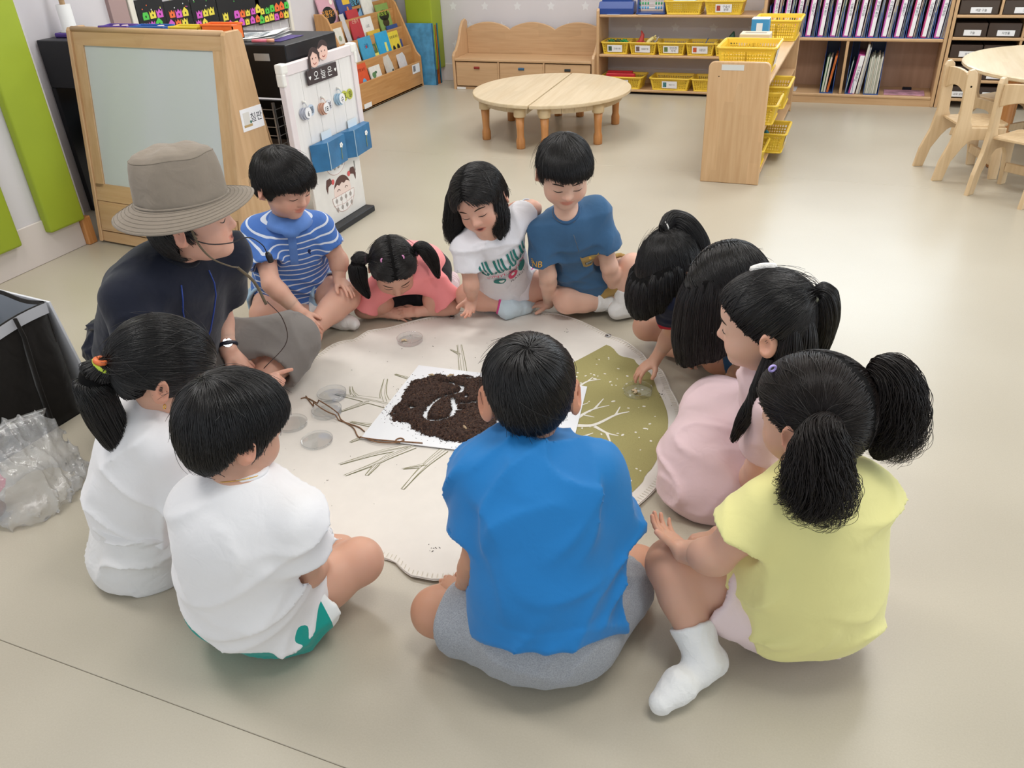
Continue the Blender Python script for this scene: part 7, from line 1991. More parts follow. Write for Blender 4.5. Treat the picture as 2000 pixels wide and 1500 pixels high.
# -- boy in the striped polo shirt
J = POSE['D']
pr = make_person('person', 'child in a blue and white striped polo shirt and pale denim shorts', J,
    dict(fwd=(.90, -.20, -.36), up=(0, 0, 1), skin='rosy', w=1.08, hs=1.05, seed=14, fixsh=True, smile=1.0, leg=1.05,
         hand_r=dict(d=(.62, -.10, -.5), n=(.1, -.5, .8), curls=[.30, .3, .3, .3], spread=.06), hand_l=dict(d=(.75, -.35, -.25), n=(.2, .1, 1), curls=[.22]*4)))
make_hair(pr, Cap(BOY, .015, .008), flow=('whorl', (-.05, -.35, .93), .3), n=6000, step=.12, lift=.005, over=.008)
shirt(pr, band_cloth('striped_polo', '4F78C2', 'DDE4F0', 'v', ('rep', .0225, .22)), g=.010, sleeve=(.64, .048, .055), hem=-.075, neck_r=.044, amp=.0055, freq=48, seed=9, attr='stripe',
      rows=[(0, .122, .112, .09), (.25, .116, .106, .11), (.50, .110, .092, .11), (.74, .108, .078, .10)])
shorts(pr, cloth('pale_denim', '9DB9CF', .9, .2, 40, noise=.06), frac=(.62, .62), r=(.082, .078), pel=(.126, .116, .09), amp=.004, seed=24)
sock(pr, 'r', cloth('white_sock', 'E9E8E6', .95, .2, 60), .30)
# collar, placket and buttons
rt, fw, up = pr['tf']; nk = pr['j']['neck']; hdv = unit(pr['j']['head']-nk)
b = MB(); ring = []
pc = nk+hdv*.040
fx = unit(fw-hdv*(fw@hdv)); rx = np.cross(fx, hdv)
b.grid(40, 4, lambda a, v: tuple(pc + (rx*math.sin((a-.5)*6.10)+fx*math.cos((a-.5)*6.10)*-1*-1)*(.047+.026*v)*(1+.14*v) - hdv*(.010+.030*v+(.014*v if abs(a-.5) < .06 else 0)) + hdv*.012*(1-v) - pr['shift']))
co = b.build('collar', cloth('polo_collar', '6189CE', .8, .1), pr['root'], True)
sm = co.modifiers.new('s', 'SOLIDIFY'); sm.thickness = .003
bv = bvh_of(pr['shirt'])
for k, dz in enumerate((.055, .085)):
    me = MB().lathe([(.0001, 0), (.0050, 0), (.0050, .0018), (.0001, .0022)], 12).mesh('button')
    me = drape(me, Vector(nk+fw*.08-up*dz-pr['shift']), rt, up, bv, .001)
    mesh_obj('button', me, mat('button_pearl', 'D9DCE2', .3), pr['root'], True)
PPL['D'] = pr

# -- crouching girl in neon pink
J = POSE['E']
pr = make_person('person', 'child in a neon pink T-shirt with two pigtails crouching forward on the floor', J,
    dict(fwd=(.42, -.58, -.70), up=(.3, -.5, .8), skin='rosy', w=.94, hs=1.02, seed=15, bulge=A3((0, 0, .06)),
         hand_r=dict(d=(.6, .1, -.05), n=(.1, -.6, .7), curls=[.25]*4, spread=.12), hand_l=dict(d=(-.6, -.25, -.02), n=(.1, -.6, .7), curls=[.2]*4, spread=.12)))
tr, tl = hd(pr, (.080, -.030, .040))[0], hd(pr, (-.080, -.030, .040))[0]
camr = unit((.918, .396, 0))
pR = [tr, tr-camr*.035+A3((0, 0, -.005)), tr-camr*.048+A3((.01, -.01, -.07)), tr-camr*.020+A3((.02, -.03, -.135))]
pL = [tl, tl+camr*.030+A3((0, 0, .012)), tl+camr*.060+A3((0, 0, -.03)), tl+camr*.075+A3((.01, -.01, -.10))]
make_hair(pr, Cap(GIRL_OPEN, .009, .006), locks=[lk(pR, [.014, .026, .030, .008], n=420, ragged=.2), lk(pL, [.014, .022, .024, .007], n=420, ragged=.2)],
          flow=('tie', [(.95, -.1, .35), (-.95, -.1, .35)], lambda D: (D[:, 0] < 0).astype(int)), n=4500, step=.12, lift=.001, over=.003,
          keep=lambda p: np.abs(p[:, 0]) > .0035, ties=[(tr-camr*.01, camr, .014, .005, '5A3A48'), (tl+camr*.01, camr, .014, .005, '3A2A38')] + [(hd(pr, (s*.035, .012, .100))[0], hd(pr, (s*.06, 0, .08))[0]-hd(pr, (s*.03, .02, .105))[0], .006, .003, 'D88FC0') for s in (-1, 1)])
shirt(pr, cloth('neon_pink', 'FF9C9E', .8, .12, 26), g=.012, sleeve=(.70, .052, .062), hem=-.05, neck_r=.046, amp=.004, freq=44, seed=10, rows=[(.02, .110, .085, .085), (.25, .104, .074, .10), (.50, .102, .064, .10), (.74, .102, .056, .09)], collar=cloth('neon_pink', 'FF8E92'))
shorts(pr, cloth('black_leggings', '15161C', .85, .1, 30), frac=(.95, .95), r=(.078, .062), pel=(.11, .10, .085), amp=.003, seed=25, hollow=False, extra=lambda S: S.add(rc((-1.571, 2.448, .065), (-1.390, 2.521, .065), .040, .040), .03))
sk = band_cloth('striped_sock', 'D9B7BE', 'EADADB', 'v', ('rep', .012, .45))
for s in 'lr': sock(pr, s, sk, .30)
PPL['E'] = pr

# -- girl with shoulder-length hair and printed T-shirt
J = POSE['F']
pr = make_person('person', 'child with shoulder-length loose hair in a white printed T-shirt holding a palm up', J,
    dict(fwd=(.10, -.90, -.32), up=(-.28, -.05, 1), skin='rosy', w=.95, hs=1.03, seed=16, fixsh=True, open=.8, eye=.2, arm=.95,
         hand_r=dict(d=(.12, -.50, -.28), n=(.05, .35, -.9), curls=[.28, .25, .25, .3], spread=.14, thumb=(.8, .2)), hand_l=dict(d=(-.75, .3, -.1), n=(.2, .3, .9), curls=[.4]*4)))
def drop(pr, roots, r, length, out=.0, ends=None, n=220, **k):
    res = []
    for q in roots:
        a = pr['toW'](A3(q)); c = pr['j']['head']; o = a-c; o = unit(A3((o[0], o[1], 0)))
        res.append(lk([a, a+o*.006+A3((0, 0, -length*.35)), a+o*(.008+out*.5)+A3((0, 0, -length*.7)), a+o*(.004+out)+A3((0, 0, -length))], r, n=n, **k))
    return res
locksF = curtain(pr, [(.080, -.010, .040), (.078, -.030, .035), (.070, -.055, .035), (.050, -.075, .035), (.025, -.088, .035), (0, -.092, .035), (-.025, -.088, .035), (-.050, -.075, .035), (-.070, -.055, .035), (-.078, -.030, .035), (-.080, -.008, .040)], [.012, .019, .020, .009], .175, .016, n=300, curl=.004, freq=2, ragged=.2, wav=.004)
make_hair(pr, Cap(GIRL_OPEN, .014, .010), locks=locksF, flow=('part', .028, -.25), n=4500, step=.12, lift=.003, over=.01)
shirt(pr, cloth('white_print_tee', 'EBE9EE', .85, .12, 26), g=.010, sleeve=(.62, .048, .053), hem=-.06, neck_r=.041, amp=.0045, freq=46, seed=11, collar=cloth('white_print_tee', 'EBE9EE'))
shorts(pr, band_cloth('pink_white_shorts', 'EFE9EE', 'D55C9A', 'v', [(.004, .009)]), frac=(.6, .6), r=(.074, .066), amp=.003, seed=26, attr='v')
sock(pr, 'l', band_cloth('pale_blue_sock', 'C9D9E2', 'D24C8C', 'v', [(-.006, .02)]), .42)
sock(pr, 'r', MATS['pale_blue_sock'], .3)
PPL['F'] = pr

# -- boy in steel blue with the mustard pocket
J = POSE['G']
pr = make_person('person', 'child in a steel blue T-shirt with a mustard pocket leaning on both hands', J,
    dict(fwd=(.42, -.80, -.42), up=(.0, 0, 1), skin='fair', w=1.02, hs=1.05, seed=17, fixsh=True, smile=.7, eye=.1,
         hand_r=dict(d=(-.55, -.28, -.02), n=(0, 0, 1), curls=[.10, .1, .1, .1], spread=.18), hand_l=dict(d=(.35, -.45, -.1), n=(.2, -.2, 1), curls=[.35]*4)))
make_hair(pr, Cap([(a, z+.010 if a < 60 else z) for a, z in BOY], .013, .004), flow=('whorl', (0, -.35, .93), .12), n=6000, step=.12, lift=.004, over=.007)
shirt(pr, cloth('steel_blue_cotton', '3F6489', .85, .12, 26), g=.010, sleeve=(.64, .049, .057), hem=-.07, neck_r=.043, vneck=0, amp=.0045, freq=44, seed=12, collar=cloth('steel_blue_rib', '365A80', .85))
shorts(pr, cloth('khaki_cotton', 'A88A52', .9, .15, 30), frac=(.72, .6), r=(.076, .070), amp=.004, seed=27)
for s in 'lr': sock(pr, s, MATS['white_sock'], .45)
PPL['G'] = pr

# -- girl reaching for the dish
J = POSE['H']
pr = make_person('person', 'child with a half-up ponytail and red-trimmed sleeve reaching to the glass dish', J,
    dict(fwd=(-.42, -.42, -.68), up=(-.4, -.2, .8), skin='tan', w=.95, hs=1.03, seed=18, bulge=A3((.02, .05, .05)), arm=.95, face=False,
         hand_r=dict(d=(-.40, -.35, -.28), n=(-.1, -.1, 1), curls=[.35, .3, .3, .35], spread=.14, thumb=(1.0, .35)), hand_l=dict(d=(-.5, -.5, -.2), n=(0, 0, 1), curls=[.7]*4)))
tie = hd(pr, (.0, -.070, .108))[0]
pl = [tie, tie+A3((.022, .03, .018)), tie+A3((.065, .035, .004)), tie+A3((.11, .025, -.05)), tie+A3((.13, .01, -.12))]
locksH = [lk(pl, [.014, .024, .026, .024, .012], n=420)] + curtain(pr, [(-.076, .030, .035), (-.078, .010, .035), (-.076, -.020, .025), (-.070, -.05, .02), (.076, .03, .035), (.078, .005, .03), (.076, -.02, .02), (.068, -.045, .02), (.066, .052, .045), (-.066, .050, .045), (-.048, .074, .045), (-.025, .086, .045), (.048, .074, .045), (.025, .086, .045), (0, .090, .045)], [.010, .015, .016, .007], .10, .0, n=260, core=.68, puff=.0095, ragged=.3)
make_hair(pr, Cap(GIRL_BANGS, .013, .010), locks=locksH, flow=('tie', [(.0, -.55, .83)]), n=4500, step=.12, lift=.002, over=.01, ties=[(tie+A3((.006, .008, .006)), (1, 1, .4), .015, .003, 'E6E2DC')])
shirt(pr, band_cloth('navy_red_tee', '1D2137', 'B3202E', 'v', [(-.014, .016)]), g=.010, sleeve=(.55, .046, .050), hem=-.05, neck_r=.046, amp=.003, seed=13, attr='sleeve')
shorts(pr, cloth('navy_shorts', '1C2340', .9, .1, 30), frac=(.72, .72), r=(.074, .066), amp=.003, seed=28)
PPL['H'] = pr

# -- girl with long straight hair bending forward
J = POSE['I']
pr = make_person('person', 'child whose long straight black hair hides the face, between ponytail and headband girls', J,
    dict(fwd=(-.70, -.15, -.62), up=(-.5, -.1, .85), skin='deep', w=.97, hs=1.03, seed=19, bulge=A3((.03, .03, .05)), arm=.95, face=False,
         hand_l=dict(d=(-.55, -.05, -.05), n=(.1, -.1, 1), curls=[.25, .2, .2, .25], spread=.08)))
locksI = curtain(pr, [(-.078, .010, .040), (-.079, -.010, .03), (-.078, -.03, .03), (-.070, -.055, .02), (-.072, .030, .045), (-.060, .055, .045), (.066, .045, .045), (.078, .02, .03), (.079, -.01, .03), (.074, -.04, .02), (-.040, .075, .045), (-.02, .085, .045), (.04, .075, .045), (.02, .085, .045), (0, .088, .045)], [.012, .017, .019, .009], .21, -.004, n=230, ragged=.2)
locksI += curtain(pr, [(-.045, -.088, .02), (0, -.098, .02), (.045, -.088, .02)], [.022, .03, .03, .012], .20, .05, n=260, ragged=.2)
make_hair(pr, Cap(GIRL_BANGS, .014, .012), locks=locksI, flow=('part', 0.0, .1), n=4500, step=.12, lift=.003, over=.01)
shirt(pr, cloth('white_tee_thin', 'E6E6EA', .85, .12, 26), g=.010, sleeve=(.50, .046, .050), hem=-.05, neck_r=.046, amp=.003, seed=14)
shorts(pr, cloth('dark_denim', '2F4F70', .9, .1, 30), frac=(.8, .8), r=(.074, .068), amp=.003, seed=29)
PPL['I'] = pr

# -- girl with the white headband in pale pink
J = POSE['J']
pr = make_person('person', 'child in profile with a white headband and pale pink dress', J,
    dict(fwd=(-.97, .02, -.16), up=(.0, 0, 1), skin='fair', w=1.0, hs=1.05, seed=20, iris=True, eye=.6,
         hand_l=dict(d=(-.9, -.25, -.1), n=(0, 0, 1), curls=[.15]*4, spread=.14)))
tie = hd(pr, (0.0, -.100, .062))[0]
pl = [tie, tie+A3((.018, .0, .008)), tie+A3((.030, 0, -.04)), tie+A3((.024, 0, -.11)), tie+A3((.020, .005, -.17))]
locksJ = [lk(pl, [.012, .019, .022, .020, .008], n=420)]
locksJ += curtain(pr, [(0, -.095, .0), (.035, -.09, .0), (-.035, -.09, .0), (-.06, -.065, -.01), (.06, -.065, -.01)], [.018, .024, .026, .012], .20, .035, n=240, ragged=.25)
a = hd(pr, (-.070, -.015, -.045))[0]
locksJ += [lk([a, a+A3((-.01, -.02, -.07)), a+A3((-.035, -.035, -.15)), a+A3((-.05, -.04, -.20))], [.012, .016, .013, .004], n=160, ragged=.3)]
make_hair(pr, Cap(GIRL_OPEN, .011, .008), locks=locksJ, flow=('tie', [(0, -.85, .5)]), n=6000, step=.13, lift=.0015, over=.012, ties=[(tie+A3((.006, 0, 0)), (1, 0, 0), .014, .004, 'DCE0C8')])
hb = MB()
pts = [hd(pr, (.018-.006*x, .026*x, .1195-.006*x*x))[0]-pr['shift'] for x in np.linspace(-1, 1, 13)]
hb.tube(pts, [.003]+[.0085]*11+[.003], 8, flat=.6); hb.build('headband', cloth('white_terry', 'F3EFEA', .95, .3, 120), pr['root'], True)
def dress_J(S, part='torso'):
    pel = A3(POSE['J']['pel']); kl, kr = A3(POSE['J']['knl']), A3(POSE['J']['knr'])
    S.add(rc(pel, kl, .13, .095), .05); S.add(rc(pel, kr, .13, .09), .05)
    S.add(rc(kl, kl+A3((-.005, -.05, -.055)), .09, .085), .05); S.add(rc(kl, kr, .085, .08), .05)
    S.add(rc(pel+A3((0, -.04, -.02)), kl+A3((.06, -.06, -.06)), .11, .08), .05)
    S.cut(half((0, 0, .004), (0, 0, -1)), .006)
shirt(pr, cloth('pale_pink_cotton', 'EBCFD3', .85, .14, 20), 'dress', g=.012, sleeve=(.62, .050, .058), hem=None, neck_r=.048, amp=.0055, freq=38, seed=15, extra=dress_J)
MB().tube([p-pr['shift'] for p in torus_pts(pr['j']['wrl']+A3((.004, .004, .002)), pr['j']['ell']-pr['j']['wrl'], .0245)], .0042, 8, closed=True).build('bracelet', mat('bead_white', 'EFEBE6', .35), pr['root'], True)
PPL['J'] = pr

# -- girl in yellow with curly pigtails
J = POSE['K']
pr = make_person('person', 'child in a yellow T-shirt with two curly pigtails and one knee raised', J,
    dict(fwd=(-.80, .50, -.26), up=(0, 0, 1), skin='tan', w=1.04, hs=1.05, seed=31, leg=1.02, arm=1.08, heel=(0, .004, -.02),
         hand_l=dict(d=(-.55, .40, .10), n=(-.1, -.35, -.8), curls=[.25]*4, spread=.12, thumb=(.9, .1)), hand_r=dict(d=(-.6, -.15, -.1), n=(.1, .4, .8), curls=[.75]*4)))
tl, tr = hd(pr, (-.058, -.075, .036))[0], hd(pr, (.078, -.058, .056))[0]
pL = [tl, tl+A3((-.006, -.028, -.022)), tl+A3((-.004, -.045, -.075)), tl+A3((.0, -.045, -.130)), tl+A3((-.002, -.04, -.170))]
pR = [tr, tr+A3((.026, -.014, .016)), tr+A3((.046, -.02, -.030)), tr+A3((.050, -.02, -.095)), tr+A3((.040, -.02, -.140))]
make_hair(pr, Cap(GIRL_OPEN, .010, .006), locks=[lk(pL, [.016, .034, .048, .054, .030], n=700, curl=.016, freq=2.6, ragged=.2, core=.72, wav=.004), lk(pR, [.014, .030, .044, .046, .026], n=700, curl=.016, freq=2.6, ragged=.2, core=.72, wav=.004)],
          flow=('tie', [(-.80, -.55, .12), (.78, -.5, .30)], lambda D: (D[:, 0] > .12).astype(int)), n=5500, step=.12, lift=.0012, over=.012, m=M_hair_brown,
          keep=lambda p: np.abs(p[:, 0]-.012) > .003, ties=[(tl+A3((-.001, -.008, -.006)), pL[1]-pL[0], .017, .0035, 'E58FC0'), (tr+A3((.012, -.004, .006)), pR[1]-pR[0], .016, .0035, '4FA8D8'), (hd(pr, (-.05, .035, .098))[0], hd(pr, (-.065, .0, .08))[0]-hd(pr, (-.04, .05, .1))[0], .006, .0022, 'B9A8E8')])
shirt(pr, cloth('yellow_cotton', 'EAE39C', .85, .12, 24), g=.016, sleeve=(.52, .052, .062), hem=-.012, hem_tilt=.05, neck_r=.050, amp=.0085, freq=36, seed=16, collar=cloth('yellow_cotton', 'EAE39C'),
      rows=[(-.02, .124, .122, .10), (.22, .120, .114, .11), (.48, .112, .096, .11), (.74, .108, .078, .10)])
shorts(pr, cloth('pale_pink_shorts', 'E8D3D3', .85, .15, 24), frac=(.55, .5), r=(.090, .080), pel=(.128, .122, .100), amp=.0045, seed=30)
sock(pr, 'l', MATS['white_sock'], .38, g=.005)
PPL['K'] = pr
# -- the grown-up with the bucket hat
J = POSE['A']
pr = make_person('person', 'adult in a khaki bucket hat, navy shirt and headset pointing at the mat', J,
    dict(fwd=(.84, .52, .02), up=(-.05, -.03, 1), skin='rosy', w=1.30, hs=1.12, zs=1.06, seed=41, smile=.9, open=.3, arm=.98, leg=1.05,
         hand_r=dict(d=(.62, .70, .06), n=(.0, -.25, 1), curls=[.05, 1.05, 1.15, 1.15], spread=.05, thumb=(.5, .8), s=.98), hand_l=dict(d=(.55, .10, -.62), n=(.75, -.10, .55), curls=[.12, .12, .14, .18], spread=.12, s=.98)))
make_hair(pr, Cap([(0, .05), (60, .02), (80, -.02), (92, -.005), (110, -.02), (130, -.075), (180, -.085)], .004, .012), flow=('whorl', (0, -.3, .95), .1), n=2600, step=.12, lift=.003, over=.014, keep=lambda p: p[:, 2] < .0)
navy = cloth('navy_shirt', '161A29', .75, .2, 16)
shirt(pr, navy, g=.014, sleeve=(.62, .050, .056), hem=-.06, neck_r=.044, amp=.006, freq=34, seed=17, h=.0062, collar=cloth('navy_rib', '12151F'), rows=[(.0, .125, .105, .09), (.22, .118, .100, .12), (.48, .116, .092, .12), (.74, .122, .082, .11)])
def trouser_shins(S):
    j = {k: A3(v) for k, v in POSE['A'].items()}
    e = j['knl']+(j['anl']-j['knl'])*.62; S.add(cut_rc(j['knl'], e, .080, .085, .02), .04)
    e2 = j['knr']+(j['anr']-j['knr'])*.6; S.add(cut_rc(j['knr'], e2, .080, .080, .02), .04)
    d = unit(j['anl']-j['knl']); S.sub(rc(e-d*.006, e+d*.10, .072, .076), .003)
shorts(pr, cloth('grey_trousers', '7C7672', .8, .2, 16), 'trousers', frac=(1.0, 1.0), r=(.088, .070), pel=(.125, .115, .085), amp=.006, freq=44, seed=33, hollow=False, extra=trouser_shins, h=.0075)
# bucket hat with stitched brim
rtm = lambda p: pr['toW'](A3(p))-pr['shift']
M_hat = cloth('hat_khaki', '8B8073', .9, .25, 22)
hat = bpy.data.objects.new('hat', None); link(hat, pr['root'])
Z0 = .048
def hat_pt(a, r, z):   # local head frame, oval
    return rtm((r*.93*math.sin(a), -.006+r*1.06*math.cos(a), z))
b = MB(); rows = [(.0965, Z0), (.0975, Z0+.012), (.0955, Z0+.030), (.0925, Z0+.060), (.0885, Z0+.082), (.084, Z0+.097), (.076, Z0+.106), (.058, Z0+.1125), (.03, Z0+.1145), (.0006, Z0+.1148)]
def crown(u, v):
    k = v*(len(rows)-1); i = min(int(k), len(rows)-2); f = k-i; a = u*2*math.pi
    r = rows[i][0]*(1-f)+rows[i+1][0]*f; z = rows[i][1]*(1-f)+rows[i+1][1]*f
    dent = .004*math.sin(3*a+1.0)*math.sin(v*3.0)+.003*math.sin(7*a+4*v)
    dent *= min(1, r/.08)
    return hat_pt(a, r+dent, z+.006*math.sin(a*1+.6)*max(0, v-.4)+.003*math.sin(5*a)*v*min(1, r/.05))
b.grid(56, 28, crown, closed_u=True); b.build('crown', M_hat, hat, True)
b = MB()
def brim(u, v):
    a = u*2*math.pi
    r = .0965+.058*v
    z = Z0+.002-.022*v**1.15+.006*v*math.cos(2*a)-.006*v*max(0, math.sin(a))+.010*v*math.cos(a)
    return hat_pt(a, r, z)
b.grid(72, 12, brim, closed_u=True); o = b.build('brim', M_hat, hat, True); sm = o.modifiers.new('s', 'SOLIDIFY'); sm.thickness = .0025
for v in (.15, .3, .45, .6, .75, .9):
    MB().tube([Vector(brim(k/72, v))+Vector((0, 0, .0012)) for k in range(72)], .0004, 4, closed=True).build('brim_stitch', mat('stitch_khaki', '7C7265', .9), hat, True)
MB().tube([hat_pt(k/56*2*math.pi, .0985, Z0+.003) for k in range(56)], .0035, 6, closed=True).build('band', M_hat, hat, True)
MB().tube([crown(k/56, .56) for k in range(56)], .0012, 5, closed=True).build('crown_seam', mat('stitch_khaki', '7C7265', .9), hat, True)
# chin cord
M_cord = cloth('cord_olive', '6A5E4C', .9, .2)
ch = [rtm((.082, .012, Z0-.02)), rtm((.080, .020, -.03)), rtm((.064, .038, -.075)), rtm((.030, .066, -.110)), rtm((.004, .078, -.125))]
MB().tube(bez(ch, 18), .0036, 6, flat=.6).build('chin_cord', M_cord, hat, True)
e0 = pr['toW'](A3((.004, .078, -.125)))-pr['shift']
MB().tube(bez([e0, e0+A3((.03, .02, -.05)), e0+A3((.045, .03, -.12))], 10), .0045, 6, flat=.6).build('cord_tail', M_cord, hat, True)
# headset microphone
M_mic = mat('mic_black', '15151A', .4)
mp = [rtm((.080, -.005, -.012)), rtm((.078, .040, -.036)), rtm((.055, .085, -.048)), rtm((.030, .125, -.048)), rtm((.012, .150, -.075)), rtm((.006, .156, -.100))]
hsx = bpy.data.objects.new('headset', None); link(hsx, pr['root'])
MB().tube(bez(mp, 20), .0016, 6).build('boom', M_mic, hsx, True)
MB().tube([rtm((.006, .156, -.098)), rtm((.004, .158, -.106)), rtm((.002, .160, -.122))], [.006, .009, .008], 8).build('mic_foam', M_mic, hsx, True)
ne = pr['j']['neck']; rt, fw, up = pr['tf']
bv = bvh_of(pr['shirt'])
wp = [A3(e0)+A3((.05, .03, -.11)), A3(e0)+A3((.075, .05, -.17)), A3(e0)+A3((.07, .05, -.25)), A3(e0)+A3((.01, .0, -.32))]
MB().tube(bez(wp, 18), .0014, 5).build('mic_cable', mat('cable_brown', '3A2A24', .4), hsx, True)
# lanyard and badge
def on_shirt(a, dwn, lift=.007):
    o = Vector(ne+rt*a-up*dwn+fw*.30-pr['shift']); h = bv.ray_cast(o, Vector(-fw), .5)
    return (h[0]+Vector(fw)*lift) if h[0] is not None else Vector(ne+rt*a-up*dwn+fw*.10-pr['shift'])
M_lan = mat('lanyard_blue', '25408F', .5)
lan = bpy.data.objects.new('lanyard', None); link(lan, pr['root'])
for s in (-1, 1):
    MB().tube([on_shirt(s*x, d) for x, d in ((.050, .0), (.058, .035), (.058, .07), (.050, .12), (.036, .18), (.018, .24), (.004, .29))], .0026, 6, flat=.5).build('cord', M_lan, lan, True)
c = on_shirt(0, .31, .012); fr_ = frame(c, Vector(rt)*-1, Vector(up), None)
MB().box((-.03, -.10, -.001), (.03, -.012, .001), .0, 1, fr_).build('badge', mat('badge_blue', 'B4CBDD', .35), lan)
MB().box((-.03, -.012, -.002), (.03, .008, .002), .001, 1, fr_).build('badge_clip', mat('clip_grey', '8A8F94', .35), lan)
text_obj('자연물 관찰', .012, fr_ @ Matrix.Translation((0, -.035, .0014)), M_ink, lan); text_obj('나무 관찰', .008, fr_ @ Matrix.Translation((0, -.055, .0014)), M_ink, lan)
# wrist watch
wr, el = pr['j']['wrl'], pr['j']['ell']; d = unit(el-wr); cw = wr+d*.012-pr['shift']
wt = bpy.data.objects.new('wrist_watch', None); link(wt, pr['root'])
MB().tube(torus_pts(cw, d, .0285, 24), .0065, 8, closed=True).build('strap', mat('watch_strap', '16182A', .4), wt, True)
n = unit(A3((.62, -.45, .55))-d*(A3((.62, -.45, .55))@d))
MB().lathe([(.0001, 0), (.015, 0), (.016, .003), (.015, .006), (.012, .0065), (.0001, .0065)], 20, frame(cw+n*.0285, np.cross(n, d), d)).build('watch_case', mat('watch_metal', 'C5C8CC', .2, metal=.9), wt, False, 40)
MB().lathe([(.0001, .0068), (.0115, .0068), (.0115, .0072), (.0001, .0072)], 20, frame(cw+n*.0285, np.cross(n, d), d)).build('dial', mat('watch_dial', 'E8EAE6', .3), wt)
# pack strap over the shoulder
if False: MB().tube([on_shirt(.075, .0)-Vector(fw)*.10+Vector(up)*.012, Vector(ne+rt*.10-fw*.10-up*.0-pr['shift']), Vector(ne+rt*.11-fw*.125-up*.06-pr['shift'])], .010, 6, flat=.35).build('pack_strap', mat('strap_black', '111318', .6), pr['root'], True)
PPL['A'] = pr
# ------------------------------------------------------------------ prints and small things on the clothes
def print_on(pr, target, name, items, origin, ax, ay, lift=.0018):
    """items: list of (flat mesh, material); draped on a garment"""
    bv = bvh_of(target)
    for k, (me, m) in enumerate(items):
        me = drape(me, Vector(origin)-Vector(pr['shift']), ax, ay, bv, lift+.0003*k)
        mesh_obj(name, me, m, target)
def shift_mesh(me, dx, dy, sx=1.0, sy=1.0, shear=0.0, rot=0.0):
    me.transform(Matrix(((math.cos(rot), -math.sin(rot), 0, dx), (math.sin(rot), math.cos(rot), 0, dy), (0, 0, 1, 0), (0, 0, 0, 1))) @ Matrix(((sx, shear, 0, 0), (0, sy, 0, 0), (0, 0, 1, 0), (0, 0, 0, 1)))); return me
def flat_poly(pts):
    b = MB(); b.bm.faces.new([b.bm.verts.new((x, y, 0)) for x, y in pts]); return b.mesh('print')
def flat_ell(cx, cy, a, c, n=16): return flat_poly([(cx+a*math.cos(2*math.pi*k/n), cy+c*math.sin(2*math.pi*k/n)) for k in range(n)])
def flat_line(pts, w):
    pts = [Vector(p) for p in pts]; L_, R_ = [], []
    for i, p in enumerate(pts):
        t = (pts[min(i+1, len(pts)-1)]-pts[max(i-1, 0)]).normalized(); nrm = Vector((-t.y, t.x))*w/2
        L_.append(p+nrm); R_.append(p-nrm)
    b = MB(); n = len(pts)
    vl = [b.bm.verts.new((q.x, q.y, 0)) for q in L_]; vr = [b.bm.verts.new((q.x, q.y, 0)) for q in R_]
    for i in range(n-1): b.bm.faces.new((vl[i], vr[i], vr[i+1], vl[i+1]))
    return b.mesh('print')
# printed T-shirt: teal brush lettering, red lines, figures
pr = PPL['F']; rt, fw, up = pr['tf']; j = pr['j']
M_teal = mat('print_teal', '1F7A74', .7); M_prred = mat('print_red', 'D2476A', .7)
ax = -rt; ay = up; c = j['pel']*.36+j['neck']*.64+fw*.11+ax*.010
items = []
for k in range(7):
    x = -.072+.021*k
    items.append((flat_line([(x, .058), (x+.001, .030), (x+.006, .008), (x+.015, .004), (x+.018, .016)], .0065), M_teal))
    if k % 2 == 0: items.append((flat_line([(x+.012, .060), (x+.011, .034), (x+.014, .018)], .0045), M_teal))
items.append((shift_mesh(text_mesh('VINYL & TOYS', .021), .004, -.012), M_prred))
items.append((flat_line([(-.07, -.022), (.075, -.024)], .0016), M_teal))
items.append((flat_ell(-.030, -.042, .018, .012), M_teal)); items.append((flat_ell(.012, -.040, .016, .018), M_prred)); items.append((flat_ell(.045, -.034, .014, .020), M_teal))
items.append((flat_ell(-.026, -.041, .008, .006), M_white)); items.append((flat_ell(.012, -.037, .006, .007), M_white))
items.append((shift_mesh(text_mesh('PLAYLIST', .013), .026, -.064), M_ink))
for me_, _ in items: me_.transform(Matrix.Diagonal((1.25, 1.35, 1, 1)))
print_on(pr, pr['shirt'], 'shirt_print', items, c, ax, ay)
# sleeve logo and mustard pocket
pr = PPL['G']; rt, fw, up = pr['tf']; j = pr['j']
d = unit(j['elr']-j['shr']); side = unit(fw*.75+rt*.5); side = unit(side-d*(side@d)); axx = np.cross(-d, side)
lg = j['shr']+d*.085+side*.02
M_logo = mat('logo_yellow', 'E0A93A', .6)
items = [(shift_mesh(text_mesh('NB', .030), .004, -.010, 1.05, 1.0, .18), M_logo)]
for k in range(3): items.append((flat_line([(-.022, -.006+.006*k), (-.008-.002*k, -.006+.006*k)], .0022), M_logo))
print_on(pr, pr['shirt'], 'sleeve_logo', items, lg, axx, -d)
ax, ay = -rt, up; pc = j['pel']*.40+j['neck']*.60+fw*.11+ax*.030
pk = flat_poly([(-.033, .030), (-.026, .022), (0, .020), (.026, .022), (.033, .030), (.031, -.026), (.022, -.034), (-.022, -.034), (-.031, -.026)])
items = [(pk, mat('pocket_mustard', 'A58A55', .9)), (flat_poly([(-.022, -.006), (.022, -.006), (.022, -.024), (-.022, -.024)]), M_ink), (flat_poly([(-.0205, -.0075), (.0205, -.0075), (.0205, -.0225), (-.0205, -.0225)]), mat('patch_grey', '8F9490', .7)), (flat_ell(0, .012, .0045, .0045), M_logo)]
items.append((shift_mesh(text_mesh('NEW', .012), 0, -.0195), M_ink))
print_on(pr, pr['shirt'], 'chest_pocket', items, pc, ax, ay, .003)
nk = j['neck']; hdv = unit(j['head']-nk); f0 = unit(fw-hdv*(fw@hdv)); r0 = np.cross(f0, hdv)
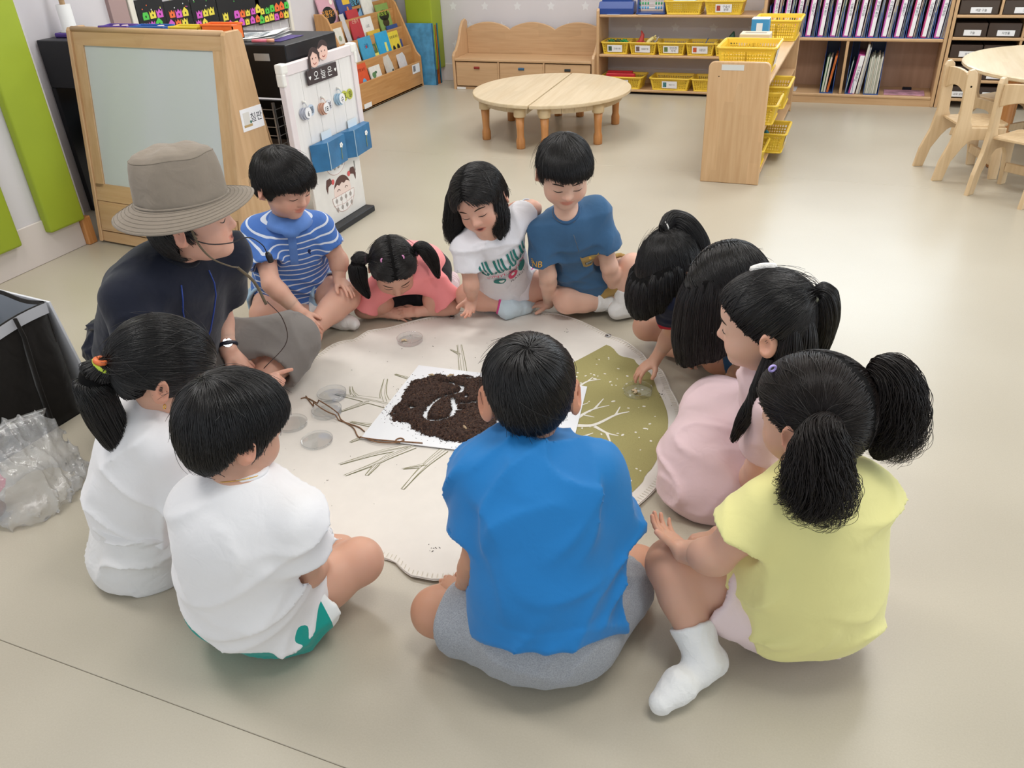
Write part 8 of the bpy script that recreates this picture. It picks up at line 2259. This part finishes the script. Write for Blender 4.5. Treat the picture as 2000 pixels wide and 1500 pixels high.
MB().tube([nk+hdv*(.012-.030*math.cos(a)*.5)+(r0*math.sin(a)+f0*math.cos(a))*.050-pr['shift'] for a in np.linspace(0, 2*math.pi, 29)[:-1]], .0011, 5, closed=True).build('necklace', mat('cord_grey', '5A5F68', .5), pr['root'], True)
cpt = nk+fw*.075-up*.02-pr['shift']
MB().tube([cpt, cpt-up*.03+fw*.012, cpt-up*.07+fw*.018], .0011, 5).build('necklace_tail', mat('cord_grey', '5A5F68', .5), pr['root'], True)
# polo placket and chest motif
pr = PPL['D']; rt, fw, up = pr['tf']; j = pr['j']
print_on(pr, pr['shirt'], 'placket', [(flat_poly([(-.014, .03), (.014, .03), (.014, -.085), (-.014, -.085)]), MATS['polo_collar'])], j['neck']-up*.035+fw*.09, -rt, up, .0012)
print_on(pr, pr['shirt'], 'chest_motif', [(flat_ell(0, 0, .006, .008, 8), mat('motif_navy', '1E2A55', .7)), (flat_line([(.0, -.006), (.004, -.014)], .004), mat('motif_navy', '1E2A55', .7))], j['neck']-up*.075+fw*.09-rt*.055, -rt, up, .0014)
# gold chain, braid-stitched hems
pr = PPL['C']; nk = pr['j']['neck']; hdv = unit(pr['j']['head']-nk); rt, fw, up = pr['tf']; f0 = unit(fw-hdv*(fw@hdv)); r0 = np.cross(f0, hdv)
MB().tube([nk+hdv*.016+(r0*math.sin(a)+f0*math.cos(a))*.046-pr['shift'] for a in np.linspace(0, 2*math.pi, 29)[:-1]], .0010, 5, closed=True).build('necklace', MATS['gold_metal'], pr['root'], True)
# bracelet with a blue stone on the raised wrist
pr = PPL['F']; wr, el = pr['j']['wrl'], pr['j']['ell']; d = unit(el-wr)
MB().tube([p-pr['shift'] for p in torus_pts(wr+d*.02, d, .0225)], .0025, 6, closed=True).build('bracelet', mat('bracelet_pale', 'C9D6E6', .3), pr['root'], True)
MB().box((-.008, -.006, 0), (.008, .006, .006), .001, 1, frame(wr+d*.02+A3((.01, -.018, .010))-pr['shift'], (1, .2, 0), (0, .3, 1))).build('blue_stone', mat('stone_blue', '5A8FD8', .15), pr['root'])
